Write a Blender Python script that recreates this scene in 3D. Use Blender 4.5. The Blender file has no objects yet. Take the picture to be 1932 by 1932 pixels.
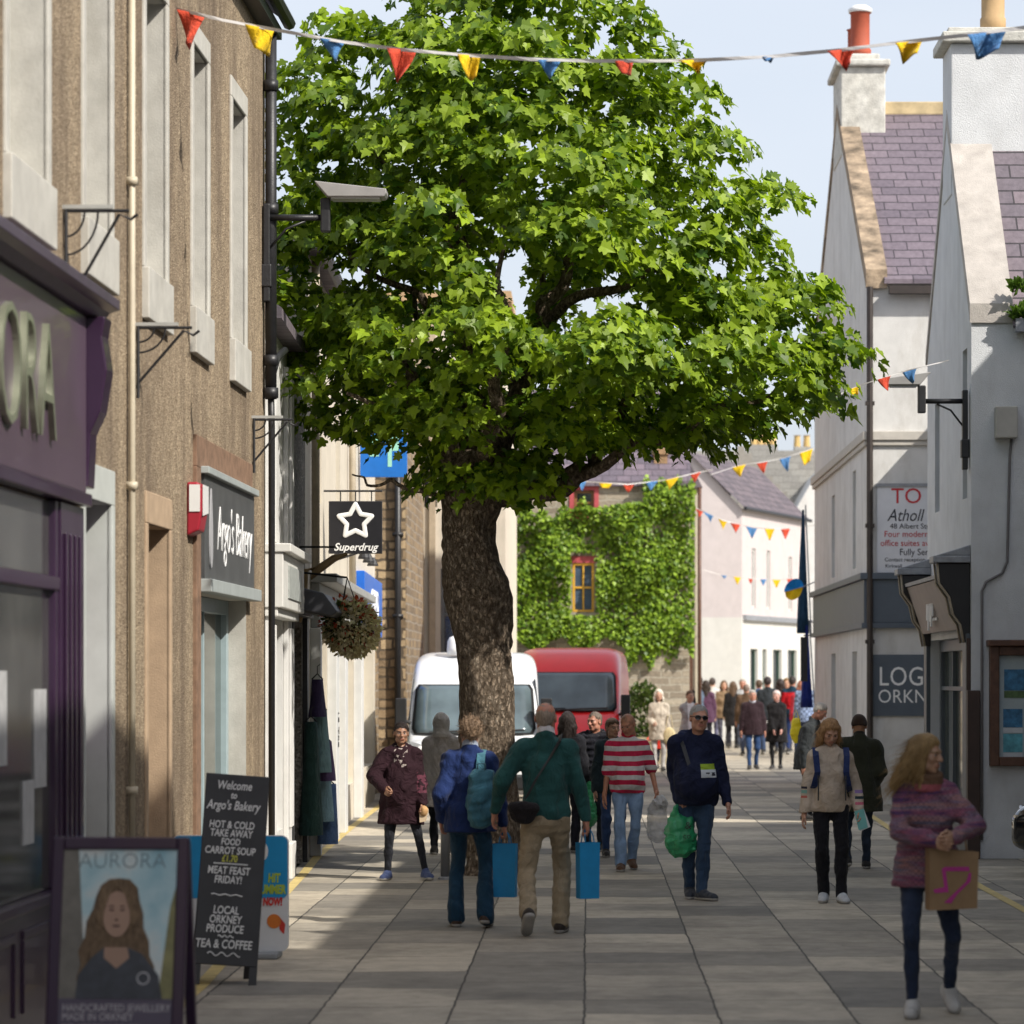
import bpy, bmesh, math, random
import numpy as np
from mathutils import Vector, Matrix
random.seed(7)
rng = np.random.default_rng(11)
R = math.radians
scene = bpy.context.scene
COL = scene.collection

# ------------------------------------------------------------------ camera
F, CX, HY, HC = 6000.0, 1110.0, 1280.0, 1.96      # long lens, eye a little above head height
cam_d = bpy.data.cameras.new('camera')
cam = bpy.data.objects.new('camera', cam_d); COL.objects.link(cam)
cam.location = (0, 0, HC); cam.rotation_euler = (R(90), 0, 0)
cam_d.sensor_width = 36; cam_d.sensor_fit = 'HORIZONTAL'
cam_d.lens = F / 1932 * 36
cam_d.shift_x = -(CX - 966) / 1932
cam_d.shift_y = (HY - 966) / 1932
cam_d.clip_end = 5000; cam_d.clip_start = .5
cam_d.dof.use_dof = True; cam_d.dof.focus_distance = 31.0; cam_d.dof.aperture_fstop = 3.0
scene.camera = cam

# ------------------------------------------------------------------ light
SUN = Vector((.60, -.47, .66)).normalized()       # direction towards the sun
world = bpy.data.worlds.new("World"); scene.world = world; world.use_nodes = True
wn = world.node_tree; wn.nodes.clear()
sky = wn.nodes.new('ShaderNodeTexSky'); sky.sky_type = 'NISHITA'; sky.sun_disc = False
sky.sun_elevation = math.asin(SUN.z); sky.sun_rotation = math.atan2(SUN.x, SUN.y)
sky.air_density = 1.0; sky.dust_density = 3.5; sky.ozone_density = 1.0; sky.altitude = 0
# thin bright high cloud over the blue: the sky texture pulled towards white, unevenly
tc = wn.nodes.new('ShaderNodeTexCoord'); mp = wn.nodes.new('ShaderNodeMapping'); mp.inputs['Scale'].default_value = (1, 1, 3)
nz = wn.nodes.new('ShaderNodeTexNoise'); nz.inputs['Scale'].default_value = 2.2; nz.inputs['Detail'].default_value = 6
rmp = wn.nodes.new('ShaderNodeMapRange'); rmp.inputs['From Min'].default_value = .3; rmp.inputs['From Max'].default_value = .7
rmp.inputs['To Min'].default_value = .66; rmp.inputs['To Max'].default_value = 1.0
mx = wn.nodes.new('ShaderNodeMixRGB'); mx.inputs['Color2'].default_value = (4.4, 4.72, 5.25, 1)
bg = wn.nodes.new('ShaderNodeBackground'); bg.inputs['Strength'].default_value = .15
wo = wn.nodes.new('ShaderNodeOutputWorld')
wn.links.new(tc.outputs['Generated'], mp.inputs['Vector']); wn.links.new(mp.outputs[0], nz.inputs['Vector'])
sepz = wn.nodes.new('ShaderNodeSeparateXYZ'); elv = wn.nodes.new('ShaderNodeMapRange'); elv.inputs['From Min'].default_value = .05; elv.inputs['From Max'].default_value = .75
elv.inputs['To Min'].default_value = 1.0; elv.inputs['To Max'].default_value = .6; fmul = wn.nodes.new('ShaderNodeMath'); fmul.operation = 'MULTIPLY'
wn.links.new(tc.outputs['Generated'], sepz.inputs[0]); wn.links.new(sepz.outputs['Z'], elv.inputs['Value']); wn.links.new(elv.outputs[0], fmul.inputs[1])
wn.links.new(nz.outputs['Fac'], rmp.inputs['Value']); wn.links.new(rmp.outputs[0], fmul.inputs[0]); wn.links.new(fmul.outputs[0], mx.inputs['Fac'])
wn.links.new(sky.outputs[0], mx.inputs['Color1']); wn.links.new(mx.outputs[0], bg.inputs['Color']); wn.links.new(bg.outputs[0], wo.inputs['Surface'])
sl = bpy.data.lights.new('sun', 'SUN'); sl.energy = 4.5; sl.angle = R(.6); sl.color = (1, .95, .87)
so = bpy.data.objects.new('sun', sl); COL.objects.link(so)
so.rotation_euler = (-SUN).to_track_quat('-Z', 'Y').to_euler(); so.location = (20, -20, 40)
scene.view_settings.view_transform = 'Standard'; scene.view_settings.look = 'None'
scene.view_settings.gamma = 1; scene.view_settings.exposure = 0.34
scene.cycles.max_bounces = 7; scene.cycles.transparent_max_bounces = 12

# ------------------------------------------------------------------ helpers
def PX(x, y, d):                       # a direction seen in the photograph, at a known distance
    return Vector(((x - CX) * d / F, d, HC + (HY - y) * d / F))
def zof(y, d): return HC + (HY - y) * d / F
def xof(x, d): return (x - CX) * d / F
def dgr(y): return F * HC / (y - HY)   # distance of a point on the ground

def lin(c):
    return tuple((v / 255 / 12.92) if v / 255 <= .04045 else ((v / 255 + .055) / 1.055) ** 2.4 for v in c)

MATS = {}
def nodes_of(name):
    m = bpy.data.materials.new(name); m.use_nodes = True
    nt = m.node_tree; b = nt.nodes['Principled BSDF']
    return m, nt, b
def N(nt, t, **kw):
    n = nt.nodes.new(t)
    for k, v in kw.items():
        if k in n.inputs: n.inputs[k].default_value = v
        else: setattr(n, k, v)
    return n
def ramp(nt, stops, src):
    r = nt.nodes.new('ShaderNodeValToRGB'); e = r.color_ramp.elements
    while len(e) < len(stops): e.new(.5)
    for i, (p, c) in enumerate(stops):
        e[i].position = p; e[i].color = (c, c, c, 1) if not hasattr(c, '__len__') else (*c[:3], 1)
    nt.links.new(src, r.inputs[0]); return r
def mixc(nt, fac, a, b, mode='MIX'):
    m = nt.nodes.new('ShaderNodeMixRGB'); m.blend_type = mode
    for k, v in (('Fac', fac), ('Color1', a), ('Color2', b)):
        if hasattr(v, 'links') or hasattr(v, 'is_linked'): nt.links.new(v, m.inputs[k])
        elif isinstance(v, (int, float)): m.inputs[k].default_value = v
        else: m.inputs[k].default_value = (*v[:3], 1)
    return m.outputs[0]
def bump(nt, b, h, dist=.01, strength=.6):
    bn = nt.nodes.new('ShaderNodeBump'); bn.inputs['Distance'].default_value = dist; bn.inputs['Strength'].default_value = strength
    nt.links.new(h, bn.inputs['Height']); nt.links.new(bn.outputs[0], b.inputs['Normal'])
def coords(nt, scale=(1, 1, 1), swap=None, kind='Object'):
    t = nt.nodes.new('ShaderNodeTexCoord'); o = t.outputs[kind]
    if swap:
        s = nt.nodes.new('ShaderNodeSeparateXYZ'); c = nt.nodes.new('ShaderNodeCombineXYZ'); nt.links.new(o, s.inputs[0])
        for i, ax in enumerate(swap):
            if ax in 'XYZ': nt.links.new(s.outputs[ax], c.inputs[i])
        o = c.outputs[0]
    m = nt.nodes.new('ShaderNodeMapping'); m.inputs['Scale'].default_value = scale
    nt.links.new(o, m.inputs[0]); return m.outputs[0]

def plain(name, c, rough=.6, var=.12, scale=6, metal=0, bmp=0, bscale=60, spec=.5, dirt=0, coat=0):
    """paint, metal, plastic, render: base colour with uneven wear and a fine bump"""
    if name in MATS: return MATS[name]
    m, nt, b = nodes_of(name); v = coords(nt)
    n = N(nt, 'ShaderNodeTexNoise', Scale=scale, Detail=6.0, Roughness=.6); nt.links.new(v, n.inputs[0])
    lo = tuple(x * (1 - var) for x in c); hi = tuple(min(1, x * (1 + var)) for x in c)
    col = ramp(nt, [(.3, lo), (.7, hi)], n.outputs[0]).outputs[0]
    if dirt:
        v2 = coords(nt, (1.1, 1.1, .4)); n2 = N(nt, 'ShaderNodeTexNoise', Scale=2.2, Detail=8.0, Roughness=.7); nt.links.new(v2, n2.inputs[0])
        f = ramp(nt, [(.5, 0.0), (.78, float(dirt) * .7)], n2.outputs[0]).outputs[0]
        col = mixc(nt, f, col, tuple(x * y for x, y in zip(c, (.5, .46, .4))))
    nt.links.new(col, b.inputs['Base Color'])
    b.inputs['Roughness'].default_value = rough; b.inputs['Metallic'].default_value = metal
    b.inputs['Specular IOR Level'].default_value = spec; b.inputs['Coat Weight'].default_value = coat
    if bmp:
        n3 = N(nt, 'ShaderNodeTexNoise', Scale=bscale, Detail=4.0); nt.links.new(v, n3.inputs[0]); bump(nt, b, n3.outputs[0], bmp, .7)
    MATS[name] = m; return m

def harling(name, c1, c2, c3, scale=38, dirt=.35, dirtc=(.10, .08, .06), bd=.018):
    """roughcast: pebbles of several tints, weather streaks"""
    m, nt, b = nodes_of(name); v = coords(nt)
    vo = N(nt, 'ShaderNodeTexVoronoi', Scale=scale); nt.links.new(v, vo.inputs['Vector'])
    sp = nt.nodes.new('ShaderNodeSeparateColor'); nt.links.new(vo.outputs['Color'], sp.inputs[0])
    col = ramp(nt, [(0, c1), (.4, c2), (.8, c3), (1, tuple(min(1, x * 1.5) for x in c3))], sp.outputs[0]).outputs[0]
    n = N(nt, 'ShaderNodeTexNoise', Scale=1.1, Detail=6.0, Roughness=.65); nt.links.new(coords(nt, (1.6, 1.6, .3)), n.inputs[0])
    f = ramp(nt, [(.40, 0.0), (.66, min(.8, dirt * 1.5))], n.outputs[0]).outputs[0]
    col = mixc(nt, f, col, dirtc)
    n4 = N(nt, 'ShaderNodeTexNoise', Scale=7.0, Detail=5.0); nt.links.new(v, n4.inputs[0])
    col = mixc(nt, .55, col, ramp(nt, [(.3, .55), (.7, 1.0)], n4.outputs[0]).outputs[0], 'MULTIPLY')
    nt.links.new(col, b.inputs['Base Color']); b.inputs['Roughness'].default_value = .92; b.inputs['Specular IOR Level'].default_value = .2
    bump(nt, b, vo.outputs['Distance'], bd, .8); return m

def bricky(name, swap, w, h, c1, c2, cm, mortar=.012, warp=.02, bias=0., bd=.012, off=.5, rough=.85, lichen=None, squash=1.0, scale=(1, 1, 1), smooth=.15):
    """courses of stone or slate"""
    m, nt, b = nodes_of(name); v = coords(nt, scale, swap)
    n = N(nt, 'ShaderNodeTexNoise', Scale=3.0, Detail=3.0); nt.links.new(v, n.inputs[0])
    add = nt.nodes.new('ShaderNodeVectorMath'); add.operation = 'MULTIPLY_ADD'
    nt.links.new(n.outputs['Color'], add.inputs[0]); add.inputs[1].default_value = (warp, warp, 0); nt.links.new(v, add.inputs[2])
    br = N(nt, 'ShaderNodeTexBrick'); br.offset = off; br.squash = squash; br.squash_frequency = 3
    for k, val in (('Scale', 1), ('Mortar Size', mortar), ('Mortar Smooth', smooth), ('Bias', bias), ('Brick Width', w), ('Row Height', h)): br.inputs[k].default_value = val
    br.inputs['Color1'].default_value = (*c1, 1); br.inputs['Color2'].default_value = (*c2, 1); br.inputs['Mortar'].default_value = (*cm, 1)
    nt.links.new(add.outputs[0], br.inputs['Vector'])
    n2 = N(nt, 'ShaderNodeTexNoise', Scale=14.0, Detail=7.0, Roughness=.65); nt.links.new(v, n2.inputs[0])
    col = mixc(nt, .8, br.outputs['Color'], ramp(nt, [(.25, .6), (.75, 1.25)], n2.outputs[0]).outputs[0], 'MULTIPLY')
    if lichen:
        n3 = N(nt, 'ShaderNodeTexNoise', Scale=2.1, Detail=8.0, Roughness=.7); nt.links.new(v, n3.inputs[0])
        col = mixc(nt, ramp(nt, [(.56, 0.), (.66, .75)], n3.outputs[0]).outputs[0], col, lichen)
    nt.links.new(col, b.inputs['Base Color']); b.inputs['Roughness'].default_value = rough; b.inputs['Specular IOR Level'].default_value = .3
    hm = N(nt, 'ShaderNodeMath', operation='SUBTRACT'); hm.inputs[0].default_value = 1
    nt.links.new(br.outputs['Fac'], hm.inputs[1])
    h2 = N(nt, 'ShaderNodeMath', operation='MULTIPLY_ADD'); nt.links.new(n2.outputs[0], h2.inputs[0]); h2.inputs[1].default_value = .35; nt.links.new(hm.outputs[0], h2.inputs[2])
    bump(nt, b, h2.outputs[0], bd, .8); return m

def glass(name, tint=(.02, .025, .03), rough=.06):
    if name in MATS: return MATS[name]
    m, nt, b = nodes_of(name)
    n = N(nt, 'ShaderNodeTexNoise', Scale=1.5, Detail=3.0); nt.links.new(coords(nt), n.inputs[0])
    nt.links.new(ramp(nt, [(.3, tuple(x * .6 for x in tint)), (.7, tuple(x * 1.5 for x in tint))], n.outputs[0]).outputs[0], b.inputs['Base Color'])
    b.inputs['Roughness'].default_value = rough; b.inputs['Specular IOR Level'].default_value = .8
    bump(nt, b, n.outputs[0], .002, .2); MATS[name] = m; return m

def cloth(c, rough=.85, scale=140, kind='weave', var=.18):
    key = ('cloth', c, kind)
    if key in MATS: return MATS[key]
    m, nt, b = nodes_of('cloth'); v = coords(nt)
    n = N(nt, 'ShaderNodeTexNoise', Scale=7.0, Detail=6.0, Roughness=.6); nt.links.new(v, n.inputs[0])
    col = ramp(nt, [(.3, tuple(x * (1 - var) for x in c)), (.7, tuple(min(1, x * (1 + var)) for x in c))], n.outputs[0]).outputs[0]
    n2 = N(nt, 'ShaderNodeTexNoise', Scale=float(scale), Detail=2.0); nt.links.new(v, n2.inputs[0])
    n5 = N(nt, 'ShaderNodeTexNoise', Scale=9.0, Detail=3.0, Distortion=1.2); nt.links.new(coords(nt, (1, 1, .55)), n5.inputs[0])
    if kind == 'denim':
        n3 = N(nt, 'ShaderNodeTexNoise', Scale=3.2, Detail=4.0); nt.links.new(v, n3.inputs[0])
        col = mixc(nt, ramp(nt, [(.5, 0.), (.75, .45)], n3.outputs[0]).outputs[0], col, tuple(min(1, x * 2.0 + .03) for x in c))
    if kind == 'stripe':      # red and white hoops
        w = N(nt, 'ShaderNodeTexWave', Scale=3.15, Distortion=1.5); w.bands_direction = 'Z'; w.inputs['Detail'].default_value = 1
        nt.links.new(v, w.inputs[0])
        col = mixc(nt, ramp(nt, [(.47, 0.), (.53, 1.)], w.outputs[0]).outputs[0], col, (.62, .60, .60))
    if kind == 'knit':        # multicoloured bands of stitches
        w = N(nt, 'ShaderNodeTexNoise', Scale=1.0, Detail=2.0); nt.links.new(coords(nt, (2.5, 2.5, 26)), w.inputs[0])
        k1 = ramp(nt, [(.33, (.075, .035, .11)), (.43, (.27, .085, .12)), (.5, (.17, .12, .17)), (.58, (.33, .16, .14)), (.66, (.14, .12, .16))], w.outputs[0]).outputs[0]
        ch = N(nt, 'ShaderNodeTexChecker', Scale=62.0); nt.links.new(v, ch.inputs[0])
        col = mixc(nt, .5, k1, mixc(nt, ch.outputs['Fac'], k1, tuple(x * .45 for x in c)))
    if kind == 'plaid':
        w = N(nt, 'ShaderNodeTexChecker', Scale=16.0); nt.links.new(v, w.inputs[0])
        col = mixc(nt, w.outputs['Fac'], col, tuple(min(1, x * 2.4) for x in c))
    nt.links.new(col, b.inputs['Base Color']); b.inputs['Roughness'].default_value = rough
    b.inputs['Specular IOR Level'].default_value = .2; b.inputs['Sheen Weight'].default_value = .08
    h = N(nt, 'ShaderNodeMath', operation='MULTIPLY_ADD'); nt.links.new(n2.outputs[0], h.inputs[0]); h.inputs[1].default_value = .12; nt.links.new(n5.outputs[0], h.inputs[2])
    bump(nt, b, h.outputs[0], .05, .8); MATS[key] = m; return m

class MB:
    """gathers faces; build() links them as one mesh object"""
    def __init__(s): s.v = []; s.f = []; s.mi = []; s.m = 0
    def add(s, vs, fs):
        o = len(s.v); s.v += [tuple(v) for v in vs]
        for f in fs: s.f.append([i + o for i in f]); s.mi.append(s.m)
        return s
    def box(s, x0, x1, y0, y1, z0, z1, M=None):
        vs = [Vector((x, y, z)) for z in (z0, z1) for y in (y0, y1) for x in (x0, x1)]
        if M: vs = [M @ v for v in vs]
        return s.add(vs, [(0, 2, 3, 1), (4, 5, 7, 6), (0, 1, 5, 4), (2, 6, 7, 3), (0, 4, 6, 2), (1, 3, 7, 5)])
    def prism(s, pts, vec):
        """polygon pts (3D, planar) pushed along vec"""
        n = len(pts); vec = Vector(vec); a = [Vector(p) for p in pts]
        return s.add(a + [p + vec for p in a], [tuple(range(n))[::-1], tuple(range(n, 2 * n))] + [(i, (i + 1) % n, n + (i + 1) % n, n + i) for i in range(n)])
    def tube(s, pts, r, n=8, cap=True):
        pts = [Vector(p) for p in pts]; rs = r if hasattr(r, '__len__') else [r] * len(pts)
        vs = []; up = None
        for i, p in enumerate(pts):
            t = (pts[min(i + 1, len(pts) - 1)] - pts[max(i - 1, 0)]).normalized()
            if up is None: up = Vector((0, 0, 1)) if abs(t.z) < .9 else Vector((1, 0, 0))
            a = t.cross(up)
            if a.length < 1e-5: a = t.cross(Vector((.3, 1, .2)))
            a.normalize(); b_ = a.cross(t).normalized(); up = b_
            for k in range(n):
                th = 2 * math.pi * k / n; vs.append(p + a * math.cos(th) * rs[i] + b_ * math.sin(th) * rs[i])
        fs = [(i * n + k, i * n + (k + 1) % n, (i + 1) * n + (k + 1) % n, (i + 1) * n + k) for i in range(len(pts) - 1) for k in range(n)]
        if cap: fs += [tuple(range(n))[::-1], tuple((len(pts) - 1) * n + k for k in range(n))]
        return s.add(vs, fs)
    def lathe(s, prof, c=(0, 0, 0), n=24, M=None):
        vs = []
        for r, z in prof:
            for k in range(n):
                th = 2 * math.pi * k / n; v = Vector((r * math.cos(th), r * math.sin(th), z))
                vs.append((M @ v if M else v) + Vector(c))
        fs = [(i * n + k, i * n + (k + 1) % n, (i + 1) * n + (k + 1) % n, (i + 1) * n + k) for i in range(len(prof) - 1) for k in range(n)]
        fs += [tuple(range(n))[::-1], tuple((len(prof) - 1) * n + k for k in range(n))]
        return s.add(vs, fs)
    def build(s, name, mat, parent=None, smooth=False, bevel=0, loc=None):
        me = bpy.data.meshes.new(name); me.from_pydata(s.v, [], s.f)
        for m in (mat if isinstance(mat, (list, tuple)) else [mat]): me.materials.append(m)
        if any(s.mi): me.polygons.foreach_set('material_index', s.mi)
        b = bmesh.new(); b.from_mesh(me); bmesh.ops.recalc_face_normals(b, faces=b.faces); b.to_mesh(me); b.free()
        if smooth: me.polygons.foreach_set('use_smooth', [True] * len(me.polygons))
        o = bpy.data.objects.new(name, me); COL.objects.link(o)
        if parent: o.parent = parent
        if loc: o.location = loc
        if bevel:
            md = o.modifiers.new('b', 'BEVEL'); md.width = bevel; md.segments = 2; md.limit_method = 'ANGLE'; md.angle_limit = R(40)
        return o

def tag(o, label=None, cat=None, group=None, kind=None):
    if label: o['label'] = label
    if cat: o['category'] = cat
    if group: o['group'] = group
    if kind: o['kind'] = kind
    return o
def thing(name, label, cat, loc=(0, 0, 0), rz=0, group=None):
    o = bpy.data.objects.new(name, None); COL.objects.link(o); o.empty_display_size = .2
    o.location = loc; o.rotation_euler = (0, 0, rz); return tag(o, label, cat, group)

def text(name, body, size, mat, parent, loc, rot=(R(90), 0, 0), ext=.004, shear=0, align='CENTER', sx=1, offset=0, spacing=1):
    c = bpy.data.curves.new(name, 'FONT'); c.body = body; c.size = size; c.extrude = ext; c.shear = shear
    c.align_x = align; c.align_y = 'CENTER'; c.offset = offset; c.space_character = spacing; c.resolution_u = 3
    t = bpy.data.objects.new(name, c); me = bpy.data.meshes.new_from_object(t)
    bpy.data.objects.remove(t); bpy.data.curves.remove(c)
    me.materials.clear(); me.materials.append(mat)
    o = bpy.data.objects.new(name, me); COL.objects.link(o); o.parent = parent; o.location = loc; o.rotation_euler = rot; o.scale = (sx, 1, 1)
    return o

def wall(mb, u0, u1, z0, z1, holes, at, depth, rev=None):
    """a wall sheet in (u,z) with real openings and reveals of the given depth; at(u, z, inward) gives the point"""
    us = sorted({u0, u1, *[h[0] for h in holes], *[h[1] for h in holes]}); zs = sorted({z0, z1, *[h[2] for h in holes], *[h[3] for h in holes]})
    for i in range(len(us) - 1):
        for j in range(len(zs) - 1):
            cu, cz = (us[i] + us[i + 1]) / 2, (zs[j] + zs[j + 1]) / 2
            if any(h[0] < cu < h[1] and h[2] < cz < h[3] for h in holes): continue
            mb.add([at(us[i], zs[j], 0), at(us[i + 1], zs[j], 0), at(us[i + 1], zs[j + 1], 0), at(us[i], zs[j + 1], 0)], [(0, 1, 2, 3)])
    for h in holes:
        a, b_, c, d_ = h[:4]; dp = h[4] if len(h) > 4 else depth
        cs = [(a, c), (b_, c), (b_, d_), (a, d_)]
        for k in range(4):
            p, q = cs[k], cs[(k + 1) % 4]
            (rev or mb).add([at(*p, 0), at(*q, 0), at(*q, dp), at(*p, dp)], [(0, 1, 2, 3)])

def reveal(mb, at, h):
    a, b_, c, d_, dp = h[:5]; cs = [(a, c), (b_, c), (b_, d_), (a, d_)]
    for k in range(4):
        p, q = cs[k], cs[(k + 1) % 4]; mb.add([at(*p, 0), at(*q, 0), at(*q, dp), at(*p, dp)], [(0, 1, 2, 3)])
# common materials
M_white = plain('white_paint', (.64, .64, .62), .5, .06, dirt=.35)
M_black = plain('black_iron', (.018, .018, .02), .45, .3, 20, bmp=.002)
M_lead = plain('lead', (.28, .29, .31), .5, .25, 9, metal=.3, bmp=.004)
M_glass = glass('window_glass')
M_wood = plain('brown_wood', (.10, .045, .025), .5, .35, 12, bmp=.002)
M_whitelet = plain('white_lettering', (.8, .8, .79), .5, .04)
# ------------------------------------------------------------------ rounded bodies: a distance field meshed into one surface
CORN = [(i, j, k) for i in (0, 1) for j in (0, 1) for k in (0, 1)]
EDG = [(a, b) for a in range(8) for b in range(a + 1, 8) if sum(abs(CORN[a][i] - CORN[b][i]) for i in range(3)) == 1]
def surface_nets(D, o, h):
    n = np.array(D.shape) - 1
    vals = [D[i:n[0] + i, j:n[1] + j, k:n[2] + k] for i, j, k in CORN]
    ins = sum((v < 0).astype(np.int8) for v in vals)
    act = (ins > 0) & (ins < 8); A = np.argwhere(act)
    idx = -np.ones(act.shape, np.int64); idx[act] = np.arange(len(A))
    vv = np.stack([v[act] for v in vals], 1); acc = np.zeros((len(A), 3)); cnt = np.zeros(len(A))
    for a, b in EDG:
        v0, v1 = vv[:, a], vv[:, b]; cr = (v0 < 0) != (v1 < 0)
        t = np.where(cr, v0 / np.where(v0 == v1, 1, v0 - v1), 0)
        p = np.array(CORN[a])[None] + t[:, None] * (np.array(CORN[b]) - np.array(CORN[a]))[None]
        acc += p * cr[:, None]; cnt += cr
    V = np.array(o) + h * (A + acc / np.maximum(cnt, 1)[:, None])
    Q = []; S = D < 0
    for ax in range(3):
        lo = [slice(1, -1)] * 3; lo[ax] = slice(0, -1); hi = list(lo); hi[ax] = slice(1, None)
        s0, s1 = S[tuple(lo)], S[tuple(hi)]; E = np.argwhere(s0 != s1)
        if not len(E): continue
        fl = s0[s0 != s1]; g = E.copy(); u, w = [i for i in range(3) if i != ax]; g[:, u] += 1; g[:, w] += 1
        def cell(du, dw):
            c = g.copy(); c[:, u] += du; c[:, w] += dw; return idx[c[:, 0], c[:, 1], c[:, 2]]
        q = np.stack([cell(-1, -1), cell(0, -1), cell(0, 0), cell(-1, 0)], 1)
        flip = fl if ax != 1 else ~fl
        q[~flip] = q[~flip][:, ::-1]; Q.append(q)
    return V, (np.concatenate(Q) if Q else np.zeros((0, 4), int))

class Sdf:
    def __init__(s, lo, hi, h):
        s.h = h; s.o = np.array(lo, float) - 2 * h
        n = np.ceil((np.array(hi) - s.o) / h).astype(int) + 3
        s.ax = [s.o[i] + h * np.arange(n[i]) for i in range(3)]
        s.D = np.full(n, .5, np.float32)
    def blk(s, lo, hi, m):
        sl = []
        for i in range(3):
            a = max(0, int((lo[i] - m - s.o[i]) / s.h)); b = min(len(s.ax[i]), int((hi[i] + m - s.o[i]) / s.h) + 2); sl.append(slice(a, max(a, b)))
        g = np.meshgrid(s.ax[0][sl[0]], s.ax[1][sl[1]], s.ax[2][sl[2]], indexing='ij', sparse=True)
        return tuple(sl), g
    def put(s, sl, d, k, sub=False):
        a = s.D[sl]
        if a.size == 0: return
        if sub: a = -a
        hh = np.maximum(k - np.abs(a - d), 0) / max(k, 1e-6); r = np.minimum(a, d) - hh * hh * k / 4
        s.D[sl] = -r if sub else r
    def cap(s, a, b, ra, rb=None, k=.03, fl=1., sub=False):
        """tapered limb; fl < 1 squashes it in y about its axis"""
        rb = ra if rb is None else rb; a = np.array(a, float); b = np.array(b, float); r = max(ra, rb)
        sl, (X, Y, Z) = s.blk(np.minimum(a, b) - r, np.maximum(a, b) + r, k + 3 * s.h + .02)
        d = b - a; L = max(1e-9, d @ d)
        t = np.clip(((X - a[0]) * d[0] + (Y - a[1]) * d[1] + (Z - a[2]) * d[2]) / L, 0, 1)
        q = np.sqrt((X - a[0] - t * d[0]) ** 2 + ((Y - a[1] - t * d[1]) / fl) ** 2 + (Z - a[2] - t * d[2]) ** 2) - (ra + t * (rb - ra))
        s.put(sl, q * min(1, fl ** .5), k, sub); return s
    def ell(s, c, r, k=.03, sub=False, M=None):
        c = np.array(c, float); r = np.array(r, float); R_ = r.max() if M is not None else r
        sl, (X, Y, Z) = s.blk(c - R_, c + R_, k + 3 * s.h + .02)
        P = [X - c[0], Y - c[1], Z - c[2]]
        if M is not None: P = [sum(M[j][i] * P[j] for j in range(3)) for i in range(3)]
        k0 = np.sqrt(sum((P[i] / r[i]) ** 2 for i in range(3))); k1 = np.sqrt(sum((P[i] / r[i] ** 2) ** 2 for i in range(3)))
        s.put(sl, k0 * (k0 - 1) / np.maximum(k1, 1e-6), k, sub); return s
    def keep(s, f, k=.01):
        """cut away where f(x,y,z) > 0"""
        g = np.meshgrid(*s.ax, indexing='ij', sparse=True); d = f(*g).astype(np.float32)
        hh = np.maximum(k - np.abs(s.D - d), 0) / k; s.D = np.maximum(s.D, d) + hh * hh * k / 4; return s
    def warp(s, amp, seed=0, f=1., zs=1.):
        r = np.random.default_rng(seed); X, Y, Z = np.meshgrid(*s.ax, indexing='ij', sparse=True); n = 0
        for i in range(7):
            a, b, c = r.normal(0, 1, 3); q = (16 + 9 * i) * f
            n = n + np.sin(q * (a * X * .8 + b * Y * .8 + c * Z * zs) + r.uniform(0, 6)) / (1 + .3 * i)
        s.D = s.D + (amp * n / 1.6).astype(np.float32); return s
    def mesh(s):
        for i in range(3):
            for e in (0, -1):
                ix = [slice(None)] * 3; ix[i] = e; s.D[tuple(ix)] = np.maximum(s.D[tuple(ix)], .01)
        V, Q = surface_nets(s.D, s.o, s.h)
        return relax(V, Q)
def relax(V, Q, n=1):
    for _ in range(n):
        S = np.zeros_like(V); c = np.zeros(len(V))
        for i in range(4):
            for j in (1, 3):
                np.add.at(S, Q[:, i], V[Q[:, (i + j) % 4]]); np.add.at(c, Q[:, i], 1)
        V = V * .5 + .5 * S / np.maximum(c, 1)[:, None]
    return V, Q
def np_obj(name, parts, mats, parent, smooth=True):
    """parts: list of (V, Q, material index per face or int)"""
    vs, fs, ms, o = [], [], [], 0
    for V, Q, m in parts:
        vs.append(V); fs.append(Q + o); ms.append(np.full(len(Q), m) if np.isscalar(m) else m); o += len(V)
    V = np.concatenate(vs); Q = np.concatenate(fs); m = np.concatenate(ms); w = Q.shape[1]
    me = bpy.data.meshes.new(name); me.vertices.add(len(V)); me.vertices.foreach_set('co', V.astype(np.float32).ravel())
    me.loops.add(Q.size); me.loops.foreach_set('vertex_index', Q.astype(np.int32).ravel())
    me.polygons.add(len(Q)); me.polygons.foreach_set('loop_start', np.arange(0, Q.size, w, dtype=np.int32))
    me.polygons.foreach_set('material_index', m.astype(np.int32)); me.polygons.foreach_set('use_smooth', np.full(len(Q), smooth))
    me.update(calc_edges=True); me.validate()
    for x in mats: me.materials.append(x)
    ob = bpy.data.objects.new(name, me); COL.objects.link(ob); ob.parent = parent; return ob

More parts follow.
